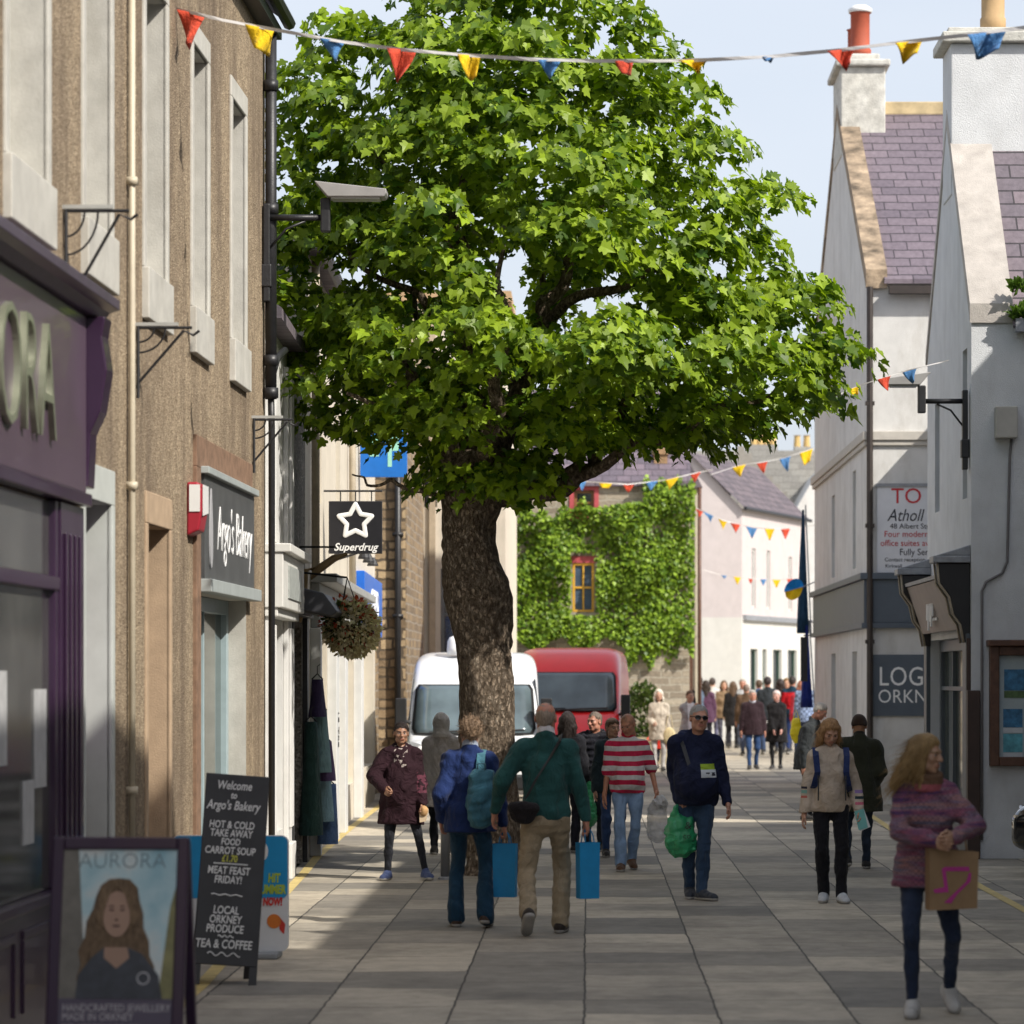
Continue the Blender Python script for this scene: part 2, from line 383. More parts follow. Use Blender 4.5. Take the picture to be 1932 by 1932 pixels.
# ---- head and hands, made once (the face looks towards -y)
def make_head(h, sex):
    s = Sdf((-.1, -.13, -.2), (.1, .12, .13), h); f = sex == 'f'
    s.ell((0, .012, .03), (.073, .094, .084), .02); s.ell((0, -.022, -.038), (.055 if f else .059, .066, .082), .04)
    s.ell((0, -.066, -.098), (.022 if f else .028, .02, .018), .03)
    for e in (-1, 1):
        s.ell((e * .04, -.06, -.02), (.023, .022, .02), .025); s.ell((e * .047, -.02, -.075), (.017, .03, .022), .03)
    s.cap((-.034, -.079, .020), (.034, -.079, .020), .012 if f else .015, k=.02)
    for e in (-1, 1): s.ell((e * .031, -.098, .002), (.018, .018, .011), .016, sub=True)
    s.cap((0, -.088, .008), (0, -.110, -.026), .009, .0125, .012)
    for e in (-1, 1): s.ell((e * .011, -.098, -.030), (.009, .011, .008), .008)
    s.cap((-.019, -.088, -.058), (.019, -.088, -.058), .0075, k=.012); s.cap((-.016, -.087, -.069), (.016, -.087, -.069), .0085, k=.010)
    s.cap((-.024, -.0985, -.0635), (.024, -.0985, -.0635), .0035, k=.006, sub=True)
    for e in (-1, 1):
        s.ell((e * .077, .008, -.006), (.011, .021, .031), .008); s.ell((e * .086, .002, -.004), (.006, .010, .016), .006, sub=True)
        s.ell((e * .031, -.076, .0015), (.0155, .012, .0085), .004)
    s.cap((0, .018, -.06), (0, .026, -.15), .043 if f else .051, .043 if f else .052, .035)
    V, Q = s.mesh(); C = V[Q].mean(1); x, y, z = np.abs(C[:, 0]), C[:, 1], C[:, 2]; m = np.zeros(len(Q), int)
    m[(x < .026) & (y < -.078) & (np.abs(z + .0635) < .0125) & (x / .026 * .8 + np.abs(z + .0635) / .0125 * .55 < 1.05)] = 1
    m[(((x - .031) / .0145) ** 2 + ((z - .0015) / .0065) ** 2 < 1) & (y < -.07)] = 2
    m[(((x - .031) / .0065) ** 2 + ((z - .0015) / .0070) ** 2 < 1) & (y < -.07)] = 4
    m[(np.abs(x - .032) < .021) & (np.abs(z - .0225 + (x - .03) ** 2 * 9) < .0045) & (y < -.06)] = 3
    return V, Q, m
def make_hand(h, curl):
    """side at -x, hanging from the wrist at the origin; palm to +x, thumb to -y"""
    s = Sdf((-.06, -.09, -.21), (.09, .06, .03), h)
    s.cap((0, .004, .02), (0, 0, -.02), .026, .027, .01, fl=1.0); s.ell((0, .002, -.055), (.017, .042, .052), .015)
    for i, (y, L, r) in enumerate(((-.031, .072, .0088), (-.010, .080, .0092), (.011, .074, .0088), (.031, .058, .0078))):
        p = np.array((0, y, -.088 + abs(i - 1) * .004)); a = .12 + curl * .35
        for j, fr in enumerate((.46, .31, .23)):
            q = p + L * fr * np.array((math.sin(a), (i - 1.5) * .05, -math.cos(a))); s.cap(p, q, r * (1 - .06 * j), r * (1 - .06 * (j + 1)), .006); p = q; a += .22 + curl * 1.05
    p0 = np.array((.006, -.026, -.022)); p1 = np.array((.016, -.058, -.052)); p2 = np.array((.024 + curl * .01, -.064 + curl * .016, -.088)); p3 = np.array((.03 + curl * .016, -.058 + curl * .03, -.112))
    s.cap(p0, p1, .015, .0115, .012); s.cap(p1, p2, .0112, .010, .006); s.cap(p2, p3, .010, .0085, .006)
    V, Q = s.mesh(); return V, Q
HEADS = {(x, l): make_head(h, x) for x in 'mf' for l, h in ((0, .0042), (1, .008))}
HANDS = {(c, l): make_hand(h, c) for c in (.25, 1.) for l, h in ((0, .0036), (1, .007))}

M_eyew = plain('eye_white', (.34, .31, .29), .3, .03); M_iris = plain('iris', (.03, .025, .02), .2, .1)
def skin(c):
    k = ('skin', c)
    if k not in MATS:
        m, nt, b = nodes_of('skin'); v = coords(nt); n = N(nt, 'ShaderNodeTexNoise', Scale=22.0, Detail=5.0); nt.links.new(v, n.inputs[0])
        nt.links.new(ramp(nt, [(.3, tuple(x * .82 for x in c)), (.7, (c[0] * 1.12, c[1] * 1.05, c[2]))], n.outputs[0]).outputs[0], b.inputs['Base Color'])
        b.inputs['Roughness'].default_value = .5; b.inputs['Subsurface Weight'].default_value = .12; b.inputs['Subsurface Scale'].default_value = .01
        b.inputs['Subsurface Radius'].default_value = (1, .35, .2); MATS[k] = m
    return MATS[k]
def hairmat(c):
    k = ('hair', c)
    if k not in MATS:
        m, nt, b = nodes_of('hair'); w = N(nt, 'ShaderNodeTexNoise', Scale=5.0, Detail=5.0, Roughness=.7); nt.links.new(coords(nt, (22, 22, 3)), w.inputs[0])
        nt.links.new(ramp(nt, [(.3, tuple(x * .45 for x in c)), (.7, tuple(min(1, x * 1.45) for x in c))], w.outputs[0]).outputs[0], b.inputs['Base Color'])
        b.inputs['Roughness'].default_value = .5; b.inputs['Specular IOR Level'].default_value = .35; bump(nt, b, w.outputs[0], .012, .9); MATS[k] = m
    return MATS[k]

def ik(a, t, l1, l2, pole):
    a, t = np.array(a, float), np.array(t, float); d = t - a; L = np.linalg.norm(d); mx_ = (l1 + l2) * .998
    if L > mx_: t = a + d / L * mx_; d = t - a; L = mx_
    u = d / L; x = (l1 * l1 - l2 * l2 + L * L) / (2 * L); hh = math.sqrt(max(0, l1 * l1 - x * x))
    p = np.array(pole, float); p = p - u * (p @ u); p /= max(1e-6, np.linalg.norm(p))
    return a + u * x + p * hh, t
def frame_to(d, thumb):
    d = np.array(d, float) / np.linalg.norm(d); t = np.array(thumb, float); t = t - d * (t @ d)
    if np.linalg.norm(t) < 1e-3: t = np.array((1., 0, 0))
    t /= np.linalg.norm(t); y = -t; z = -d; x = np.cross(y, z); return np.stack([x, y, z], 1)

def person(label, x, yf, yt, yaw=0, sex='m', group='people walking along the street', hscale=None, top='jacket', topc=(.05, .05, .06), topk='weave', hem=.86, sleeve=1., bulk=0., belly=0.,
           bot='trousers', botc=(.03, .035, .05), botk='weave', flare=0., shoec=(.03, .028, .027), skinc=(.42, .24, .17), hair='short', hairc=(.05, .035, .025), hands=(None, None), grip=(.25, .25),
           thumbs=(None, None), poles=(None, None), feet=((0, 0, 0, 0), (0, 0, 0, 0)), head=(0, 0, 0), lean=0., hunch=0., build=1., collar=None, topmat=None, d=None, hshift=(0, 0)):
    """one figure: body (skin), clothes, hair and shoes as parts. yaw 0 faces the camera; hands are image points (x, y, reach forward)"""
    d = d or dgr(yf); s = F / d; H = hscale or (yf - yt) / s; k = H / 1.75; f = sex == 'f'
    root = thing('person', label, 'person', (xof(x, d), d, 0), R(yaw), group)
    lod = 0 if s > 150 else 1; vh = .0105 if s > 150 else (.016 if s > 110 else .021)
    cy, sy = math.cos(R(yaw)), math.sin(R(yaw))
    def tgt(p):
        if p is None: return None
        dx = (p[0] - x) / s; z = HC + (HY - p[1]) / s; yl = -p[2]
        return np.array(((dx + yl * sy) / cy if abs(cy) > .3 else dx * 0 + yl * .3, yl, z))
    sh = lambda z: -lean * max(0, z - .92 * k) - (hunch * max(0, z - 1.3 * k))
    shw = (.142 if f else .162) * k * build; hp = .088 * k
    la, lf, lt, lsn = .295 * k, .255 * k, .43 * k, .42 * k
    S = [np.array((e * shw, sh(1.42 * k) + .01, (1.385 if f else 1.40) * k - hunch * .1)) for e in (-1, 1)]
    # legs
    lift = min(q[2] for q in feet); A = []
    for e, q in zip((-1, 1), feet): A.append(np.array((e * hp + q[0], -q[1], .085 * k + q[2])))
    stride = max(abs(A[0][1]), abs(A[1][1])); pz = .925 * k - stride * stride * .35
    Hh = [np.array((e * hp, 0, pz)) for e in (-1, 1)]; K = []
    for i in (0, 1):
        kn, a = ik(Hh[i], A[i], lt, lsn, (A[i][0] - Hh[i][0] + (-1, 1)[i] * .15, -1, 0)); K.append(kn); A[i] = a
    # arms
    E, W, T = [], [], []
    for i, e in enumerate((-1, 1)):
        t = tgt(hands[i])
        if t is None: t = np.array((e * (shw + .07 * k + bulk), -.06, .80 * k))
        fd = t - S[i]; el, w = ik(S[i], t, la, lf, poles[i] or (e * .35, 1, -.25)); E.append(el); W.append(w)
        T.append(thumbs[i] or (0 if i else 0, -1, .5))
    hc = np.array((0 + hshift[0], sh(1.6 * k) - hunch * .08 + hshift[1], H - .118 * k - (.0 if not hunch else .0)))
    hx, hy, hz = head
    RM = np.array((Matrix.Rotation(R(hx), 3, 'Z') @ Matrix.Rotation(R(hy), 3, 'X') @ Matrix.Rotation(R(hz), 3, 'Y')))
    hk = k * (1.0 if H > 1.35 else 1.25)
    lo, hi = np.array((-.75, -.55, -.03)) * max(k, .7), np.array((.75, .5, 1.62)) * k
    P = root
    # -- body: trunk, limbs, head and hands in one mesh
    neck = np.array((0, sh(1.47 * k) + .012, 1.47 * k)); hneck = hc + RM @ np.array((0, .025, -.10)) * hk
    b = Sdf(lo, hi, max(vh, .013))
    b.cap(neck - (0, 0, .10), hneck, .048 * k, .046 * k, .02); b.ell((0, sh(1.3 * k), 1.28 * k), np.array((.13, .085, .18)) * k, .05); b.ell((0, 0, 1.0 * k), np.array((.12, .085, .15)) * k, .05)
    for i in (0, 1):
        b.cap(S[i] * (.8, 1, 1), S[i], .05 * k, .045 * k, .04); b.cap(S[i], E[i], .044 * k, .036 * k, .02); b.cap(E[i], W[i], .036 * k, .025 * k, .015)
        b.cap(Hh[i], K[i], .056 * k, .030 * k, .02); b.cap(K[i], A[i], .030 * k, .025 * k, .01); b.cap(A[i], A[i] + (0, -.02 * k, -.02 * k), .026 * k, .024 * k, .02)
    V, Q = b.mesh(); parts = [(V, Q, 0)]
    hv, hq, hm = HEADS[(sex, lod)]; parts.append((hv * hk @ RM.T + hc, hq, hm))
    for i in (0, 1):
        Vh, Qh = HANDS[(grip[i], lod)]; Vh = Vh * k * (.94 if f else 1.03)
        if i: Vh = Vh * (-1, 1, 1); Qh = Qh[:, ::-1]
        fr = frame_to(W[i] - E[i], T[i]); parts.append((Vh @ fr.T + W[i], Qh, 0))
    sk = skin(skinc)
    np_obj('body', parts, [sk, plain('lips%d' % int(skinc[0] * 100), (skinc[0] * .78, skinc[1] * .58, skinc[2] * .6), .4, .05), M_eyew, hairmat(tuple(max(.01, c * .7) for c in hairc)), M_iris], P)
    # -- trousers
    t = Sdf(lo, np.array((.6, .5, 1.12)) * k, vh); g = .012
    t.ell((0, .01, pz + .03 * k), np.array((.158 if f else .155, .118, .13)) * k * (1 + .15 * belly), .05); t.ell((0, .045, pz - .04 * k), np.array((.13, .085, .10)) * k, .05)
    slim = .86 if flare < 0 else 1.
    for i in (0, 1):
        t.cap(Hh[i] + (0, .005, -.02), K[i], (.088 * build) * k, (.061 * slim) * k, .03)
        an = A[i] + (0, 0, -.005); m = K[i] * .55 + an * .45 + (0, .012, 0)
        t.cap(K[i], m, .060 * k * slim, (.055 * slim + .35 * max(flare, 0)) * k, .02); t.cap(m, an, (.055 * slim + .35 * max(flare, 0)) * k, (.045 * slim + max(0, flare)) * k, .02)
    t.warp(.0075 if flare >= 0 else .004, int(x * 7) % 997, .8)
    wz = pz + .11 * k; t.keep(lambda X, Y, Z: Z - wz + 0 * X + 0 * Y)
    V, Q = t.mesh(); np_obj('trousers', [(V, Q, 0)], [cloth(botc, kind=botk)], P)
    # -- top
    c = Sdf((-.8 * k, -.6 * k, (hem - .05) * k), np.array((.8, .5, 1.62)) * k, vh); g = .018 + bulk
    c.ell((0, sh(1.22 * k) + .0, 1.225 * k), np.array((.126 if f else .146, .098, .19)) * k * (build, build, 1) + g, .04)
    c.ell((0, sh(1.08 * k) - .01 - .05 * belly, 1.06 * k), np.array((.118 if f else .142, .098 + .07 * belly, .18)) * k * (build + .12 * belly, build, 1) + g, .05)
    c.ell((0, .005, .92 * k), np.array((.158 if f else .150, .112, .12)) * k * (build + .08 * belly, 1, 1) + g, .05)
    if f:
        for e in (-1, 1): c.ell((e * .066 * k, sh(1.24 * k) - .078 * k, 1.235 * k), np.array((.062, .05, .06)) * k + g * .6, .04)
    if hem < .82: c.cap((0, 0, .95 * k), (0, .01, (hem - .08) * k), (.165) * k + g, (.19) * k + g * 1.3, .06, fl=.76)
    nkt = neck + (hneck - neck) * .62; c.cap((0, sh(1.45 * k) + .015, 1.40 * k), nkt, .072 * k + g * .5, .060 * k + g * .5, .04)
    for i, e in enumerate((-1, 1)):
        c.cap(neck * (0, 1, 1) + (e * .045 * k, 0, -.035 * k), S[i] + (0, 0, .0), .050 * k + g * .5, .052 * k + g * .6, .035)
        if sleeve > .75:
            w = E[i] + (W[i] - E[i]) * min(1, (sleeve - .5) * 2) * .97
            c.cap(S[i], E[i], .056 * k * build + g * .55, .046 * k + g * .6, .035); c.cap(E[i], w, .046 * k + g * .6, .033 * k + g * .45, .02)
        else:
            w = S[i] + (E[i] - S[i]) * sleeve * 1.5; c.cap(S[i], w, .058 * k + g * .6, .056 * k + g * .6, .035)
    c.warp(.0075 + bulk * .03, int(x * 3 + yf) % 997, .9, .8)
    if top == 'puffer': c.keep(lambda X, Y, Z: -1 + 0 * X + 0 * Y + 0 * Z); c.D = c.D + (.006 * np.sin(c.ax[2] * 2 * math.pi / .07))[None, None, :].astype(np.float32)
    hz_ = hem * k
    c.keep(lambda X, Y, Z: np.maximum(hz_ + .012 * np.sin(9 * X + 2) * np.cos(11 * Y) - Z, np.where((np.abs(X) < .10 * k), Z - (nkt[2] + .0 + (Y - nkt[1]) * .55), -1.)), .012)
    V, Q = c.mesh(); np_obj({'hood': 'coat', 'puffer': 'puffer_jacket'}.get(top, top), [(V, Q, 0)], [topmat or cloth(topc, kind=topk)], P)
    # -- shoes
    for i in (0, 1):
        q = feet[i]; so_ = Sdf((-.09, -.24, -.03), (.09, .12, .15), .0085 if lod == 0 else .014)
        so_.cap((0, .045 * k, .045 * k), (0, -.02 * k, .05 * k), .042 * k, .046 * k, .02); so_.cap((0, -.02 * k, .045 * k), (0, -.145 * k, .03 * k), .044 * k, .040 * k, .03); so_.cap((0, .05 * k, .02 * k), (0, -.155 * k, .018 * k), .04 * k, .042 * k, .02)
        so_.cap((0, .02 * k, .05 * k), (0, .015 * k, .10 * k), .044 * k, .04 * k, .02); so_.keep(lambda X, Y, Z: .001 - Z + 0 * X + 0 * Y)
        V, Q = so_.mesh(); sole = (V[Q].mean(1)[:, 2] < .024 * k).astype(int)
        pit = R(q[3]); out = R((-1, 1)[i] * (8 + (q[4] if len(q) > 4 else 0))); M3 = np.array(Matrix.Rotation(out, 3, 'Z') @ Matrix.Rotation(pit, 3, 'X'))
        an = A[i]; V = (V - (0, .012, .085 * k)) @ M3.T + an
        low = V[:, 2].min()
        if low < .002: V[:, 2] += .002 - low
        np_obj('shoe', [(V, Q, sole)], [cloth(shoec, .6, kind='shoe'), plain('shoe_sole', (.35, .34, .32) if max(shoec) > .12 else (.05, .045, .04), .7, .2)], P)
    # -- hair
    if hair:
        hh = .0052 if lod == 0 else .010
        s_ = Sdf((-.16, -.14, -.34 if hair in ('long', 'flow', 'bob', 'back') else -.16), (.16, .24, .16), hh); w = lambda X, Y, Z: Z * 0 + X * 0 + Y * 0
        fr = lambda X, Y, Z: (-Y * .72 - Z * .70 - .010 + np.abs(X) * .10 + .005 * np.sin(X * 130 + Z * 60))
        if hair == 'hood':
            s_.ell((0, .02, .02), (.105, .125, .125), .02); s_.cap((0, .03, -.03), (0, .05, -.14), .085, .11, .05); s_.ell((0, -.10, -.005), (.068, .07, .088), .02, sub=True); s_.warp(.003, 3)
        elif hair == 'cap':
            s_.ell((0, .012, .045), (.084, .105, .083), .02); s_.keep(lambda X, Y, Z: .03 - Z + Y * .25 + X * 0); s_.cap((0, -.085, .052), (0, -.135, .04), .05, .045, .02, fl=.6); s_.keep(lambda X, Y, Z: np.where(Y < -.1, np.abs(Z - .045) - .008, -1.) + X * 0)
        elif hair == 'beanie':
            s_.ell((0, .012, .045), (.086, .107, .092), .02); s_.ell((0, .014, .02), (.088, .108, .05), .02); s_.keep(lambda X, Y, Z: -.012 - Z + Y * .2 + X * 0); s_.warp(.002, 5, 2)
        else:
            t_ = {'bald': .004, 'short': .012, 'curly': .021, 'long': .014, 'flow': .016, 'bob': .016, 'back': .011, 'crop': .005}[hair]
            s_.ell((0, .013, .031), (.0745, .0955, .0855), .02); s_.ell((0, .04, -.02), (.058, .06, .07), .03)
            Xg, Yg, Zg = np.meshgrid(*s_.ax, indexing='ij', sparse=True); cut = fr(Xg, Yg, Zg)
            if hair == 'crop': cut = cut + .012
            if hair == 'bald': cut = np.maximum(cut, Zg - .036 + Yg * -.10)
            if hair in ('short', 'bald', 'curly', 'crop', 'back'): cut = np.maximum(cut, np.where(Yg < .02, -Zg - .020 - Yg * .3, -Zg - .075 + np.abs(Xg) * .4))
            s_.D = s_.D - (t_ * np.clip(-cut / (.022 if hair != 'curly' else .03), -.7, 1)).astype(np.float32)
            if hair == 'back': s_.cap((0, .09, .02), (0, .12, -.12), .03, .018, .02)
            if hair in ('long', 'bob', 'flow'):
                L = {'long': -.24, 'bob': -.17, 'flow': -.21}[hair]
                for e in (-1, 1):
                    for y0 in (-.03, .02, .06):
                        s_.cap((e * .075, y0, .03), (e * .086, y0 + .01, -.07), .020, .024, .03); s_.cap((e * .088, y0 + .01, -.07), (e * .088, y0 + .0, L), .024, .014, .03)
                s_.cap((0, .085, .0), (0, .09, L), .06, .05, .04, fl=.6)
                if hair == 'flow':     # the wind takes it back over one shoulder
                    for q in range(5): s_.cap((-.07, .05, .02 - .03 * q), (-.15 - .012 * q, .10 + .01 * q, -.10 - .035 * q), .036, .02, .03)
                s_.ell((0, -.105, -.03), (.066, .075, .095), .012, sub=True)
            s_.warp(.0032 if hair != 'curly' else .0055, int(x) % 91, 2.4 if hair != 'curly' else 4.2)
        V, Q = s_.mesh()
        parts = [(V * hk @ RM.T + hc, Q, 0)]
        if len(Q) and lod == 0 and hair not in ('hood', 'cap', 'beanie'):      # loose strands over the mass of hair
            r = np.random.default_rng(int(x)); m = {'long': 1300, 'flow': 1500, 'curly': 900, 'short': 500, 'back': 500}.get(hair, 260); L = {'long': .10, 'flow': .12, 'curly': .035, 'back': .03}.get(hair, .016)
            i = r.integers(0, len(V), m); p0 = V[i]; o_ = p0 - np.array((0, .01, .01)); o_ /= np.linalg.norm(o_, axis=1)[:, None] + 1e-6
            dn = np.array((-.55, .45, -.7)) if hair == 'flow' else np.array((0, .15, -1. if hair in ('long', 'back') else -.3)); t_ = dn + o_ * (.22 if hair in ('long', 'flow') else .7) + r.normal(0, .22 if hair in ('long', 'flow') else .6, (m, 3)); t_ /= np.linalg.norm(t_, axis=1)[:, None]
            sd = np.cross(t_, o_); sd /= np.linalg.norm(sd, axis=1)[:, None] + 1e-6; ln = (L * r.uniform(.4, 1.2, m))[:, None]; w_ = (.0016 if hair != 'curly' else .0022)
            S4 = np.stack([p0 - sd * w_, p0 + sd * w_, p0 + t_ * ln + o_ * .004 + sd * w_ * .3, p0 + t_ * ln + o_ * .004 - sd * w_ * .3], 1).reshape(-1, 3)
            parts.append((S4 * hk @ RM.T + hc, np.arange(4 * m).reshape(m, 4), 0))
        if len(Q): np_obj({'hood': 'hood', 'cap': 'cap', 'beanie': 'hat'}.get(hair, 'hair'), parts, [cloth(hairc) if hair in ('hood', 'cap', 'beanie') else hairmat(hairc)], P)
    if collar:
        q = MB(); n = 20; base = neck + (hneck - neck) * .55
        vs, fs = [], []
        for j, (rr, dz) in enumerate(((.072, .0), (.066, .035), (.062, .045), (.06, .03))):
            for i in range(n):
                th = 2 * math.pi * i / n; vs.append((rr * k * math.cos(th), base[1] + rr * k * .98 * math.sin(th), base[2] + dz * k + .03 * k * math.sin(th)))
        fs = [(j * n + i, j * n + (i + 1) % n, (j + 1) * n + (i + 1) % n, (j + 1) * n + i) for j in range(3) for i in range(n)]
        q.add(vs, fs).build('collar', cloth(collar), P, True)
    return dict(root=root, S=S, E=E, W=W, A=A, K=K, k=k, s=s, d=d, hc=hc, RM=RM, hk=hk, x=x, neck=neck, yaw=yaw)

def world_pt(p, v):
    c, s_ = math.cos(R(p['yaw'])), math.sin(R(p['yaw'])); o = p['root'].location
    return Vector((o.x + v[0] * c - v[1] * s_, o.y + v[0] * s_ + v[1] * c, o.z + v[2]))
def hand_pt(p, i, down=.09):
    e = (p['W'][i] - p['E'][i]); e = e / np.linalg.norm(e)
    return world_pt(p, p['W'][i] + e * down * p['k'])
def drape(pts, w, r=.006, mat=None, parent=None, name='strap'):
    """a flat strap along world/local points"""
    mb = MB(); P_ = [Vector(q) for q in pts]; vs = []
    for i, q in enumerate(P_):
        t = (P_[min(i + 1, len(P_) - 1)] - P_[max(i - 1, 0)]).normalized(); n = t.cross(Vector(w)).normalized(); W_ = Vector(w)
        vs += [q - W_ - n * r, q + W_ - n * r, q + W_ + n * r, q - W_ + n * r]
    m = len(P_); fs = [(i * 4 + k, i * 4 + (k + 1) % 4, i * 4 + 4 + (k + 1) % 4, i * 4 + 4 + k) for i in range(m - 1) for k in range(4)] + [(3, 2, 1, 0), tuple(range(4 * m - 4, 4 * m))]
    return mb.add(vs, fs).build(name, mat, parent)
# ------------------------------------------------------------------ ground
def flag_mat():
    m, nt, b = nodes_of('flagstones'); v = coords(nt, (1, 1, 1), 'YX0')
    n = N(nt, 'ShaderNodeTexNoise', Scale=.9, Detail=3.0); nt.links.new(v, n.inputs[0])
    add = nt.nodes.new('ShaderNodeVectorMath'); add.operation = 'MULTIPLY_ADD'; nt.links.new(n.outputs['Color'], add.inputs[0]); add.inputs[1].default_value = (.30, .018, 0); nt.links.new(v, add.inputs[2])
    nb2 = N(nt, 'ShaderNodeTexNoise', Scale=9.0, Detail=4.0); nt.links.new(v, nb2.inputs[0]); ad2 = nt.nodes.new('ShaderNodeVectorMath'); ad2.operation = 'MULTIPLY_ADD'; nt.links.new(nb2.outputs['Color'], ad2.inputs[0]); ad2.inputs[1].default_value = (.03, .03, 0); nt.links.new(add.outputs[0], ad2.inputs[2]); add = ad2
    br = N(nt, 'ShaderNodeTexBrick'); br.offset = .37; br.squash = .72; br.squash_frequency = 3
    for k, val in (('Scale', 1), ('Mortar Size', .0075), ('Mortar Smooth', .3), ('Bias', -.05), ('Brick Width', 1.15), ('Row Height', .78)): br.inputs[k].default_value = val
    br.inputs['Color1'].default_value = (.55, .48, .37, 1); br.inputs['Color2'].default_value = (.20, .185, .16, 1); br.inputs['Mortar'].default_value = (.07, .065, .055, 1)
    nt.links.new(add.outputs[0], br.inputs['Vector'])
    n2 = N(nt, 'ShaderNodeTexNoise', Scale=5.0, Detail=9.0, Roughness=.68); nt.links.new(v, n2.inputs[0])
    col = mixc(nt, .75, br.outputs['Color'], ramp(nt, [(.28, .62), (.72, 1.18)], n2.outputs[0]).outputs[0], 'MULTIPLY')
    n6 = N(nt, 'ShaderNodeTexNoise', Scale=.8, Detail=7.0, Roughness=.7); nt.links.new(coords(nt), n6.inputs[0]); col = mixc(nt, ramp(nt, [(.46, 0.), (.68, .55)], n6.outputs[0]).outputs[0], col, (.10, .092, .078))
    n3 = N(nt, 'ShaderNodeTexNoise', Scale=95.0, Detail=3.0); nt.links.new(v, n3.inputs[0])
    col = mixc(nt, .5, col, ramp(nt, [(.3, .75), (.7, 1.15)], n3.outputs[0]).outputs[0], 'MULTIPLY')
    v4 = N(nt, 'ShaderNodeTexVoronoi', Scale=2.6); nt.links.new(v, v4.inputs['Vector'])      # trodden-in gum and spots
    col = mixc(nt, ramp(nt, [(.035, .55), (.055, 0.)], v4.outputs['Distance']).outputs[0], col, (.07, .068, .06))
    nt.links.new(col, b.inputs['Base Color']); b.inputs['Roughness'].default_value = .78; b.inputs['Specular IOR Level'].default_value = .35
    hm = N(nt, 'ShaderNodeMath', operation='SUBTRACT'); hm.inputs[0].default_value = 1; nt.links.new(br.outputs['Fac'], hm.inputs[1])
    h2 = N(nt, 'ShaderNodeMath', operation='MULTIPLY_ADD'); nt.links.new(n2.outputs[0], h2.inputs[0]); h2.inputs[1].default_value = .5; nt.links.new(hm.outputs[0], h2.inputs[2])
    bump(nt, b, h2.outputs[0], .012, .7); return m
g = MB(); g.add([(-400, -60, 0), (400, -60, 0), (400, 1500, 0), (-400, 1500, 0)], [(0, 1, 2, 3)])
tag(g.build('ground', flag_mat()), kind='structure')
M_yellow = plain('worn_yellow_paint', (.52, .40, .15), .7, .25, 9, dirt=.5)
def line_strip(name, pts, w, z, mat):
    mb = MB(); vs = []
    for i, p in enumerate(pts):
        a = Vector(pts[max(0, i - 1)]); c = Vector(pts[min(len(pts) - 1, i + 1)]); t = (c - a).normalized(); n = Vector((-t.y, t.x))
        vs += [(p[0] - n.x * w / 2, p[1] - n.y * w / 2, z), (p[0] + n.x * w / 2, p[1] + n.y * w / 2, z)]
    mb.add(vs, [(2 * i, 2 * i + 1, 2 * i + 3, 2 * i + 2) for i in range(len(pts) - 1)])
    return tag(mb.build(name, mat), kind='structure')
line_strip('road_marking', [(-2.38, 12), (-2.47, 20.3), (-2.70, 27), (-2.86, 32), (-2.98, 35), (-3.12, 42), (-3.22, 50), (-3.2, 57)], .095, .004, M_yellow)
line_strip('road_marking', [(3.62, 20), (3.69, 27), (3.69, 30), (3.8, 36), (4.05, 46), (4.1, 52)], .095, .004, M_yellow)

# ------------------------------------------------------------------ windows and doors set in openings
def window(par, at, h, depth, fmat, pmat=None, fw=.07, bars=(), sub=True, name='window'):
    u0, u1, z0, z1 = h[:4]; f = MB()
    def bx(a, b_, c, d_, i0, i1): f.add([at(u, z, i) for i in (i0, i1) for z in (c, d_) for u in (a, b_)], [(0, 1, 3, 2), (4, 6, 7, 5), (0, 4, 5, 1), (2, 3, 7, 6), (0, 2, 6, 4), (1, 5, 7, 3)])
    i0, i1 = depth - .05, depth + .03; e = .003
    bx(u0 + e, u0 + fw, z0 + e, z1 - e, i0, i1); bx(u1 - fw, u1 - e, z0 + e, z1 - e, i0, i1); bx(u0 + fw, u1 - fw, z0 + e, z0 + fw, i0, i1); bx(u0 + fw, u1 - fw, z1 - fw, z1 - e, i0, i1)
    for kind, p in bars:
        if kind == 'h': zz = z0 + (z1 - z0) * p; bx(u0 + fw, u1 - fw, zz - .025, zz + .025, i0 + .008, i1)
        else: uu = u0 + (u1 - u0) * p; bx(uu - .02, uu + .02, z0 + fw, z1 - fw, i0 + .012, i1)
    o = f.build(name, fmat, par, bevel=.006)
    g_ = MB(); g_.add([at(u0, z0, depth), at(u1, z0, depth), at(u1, z1, depth), at(u0, z1, depth)], [(0, 1, 2, 3)]); g_.build('pane', pmat or M_glass, o)
    return o
def slab(mb, at, u0, u1, z0, z1, i0, i1):
    mb.add([at(u, z, i) for i in (i0, i1) for z in (z0, z1) for u in (u0, u1)], [(0, 1, 3, 2), (4, 6, 7, 5), (0, 4, 5, 1), (2, 3, 7, 6), (0, 2, 6, 4), (1, 5, 7, 3)]); return mb
def margin(mb, at, h, w, out, head=None, sill=None):
    """raised stone margin round an opening"""
    u0, u1, z0, z1 = h[:4]; hd = head or w
    slab(mb, at, u0 - w, u0, z0, z1, -out, .02); slab(mb, at, u1, u1 + w, z0, z1, -out, .02); slab(mb, at, u0 - w, u1 + w, z1, z1 + hd, -out, .02)
    if sill: slab(mb, at, u0 - w, u1 + w, z0 - sill, z0, -out - .03, .02)

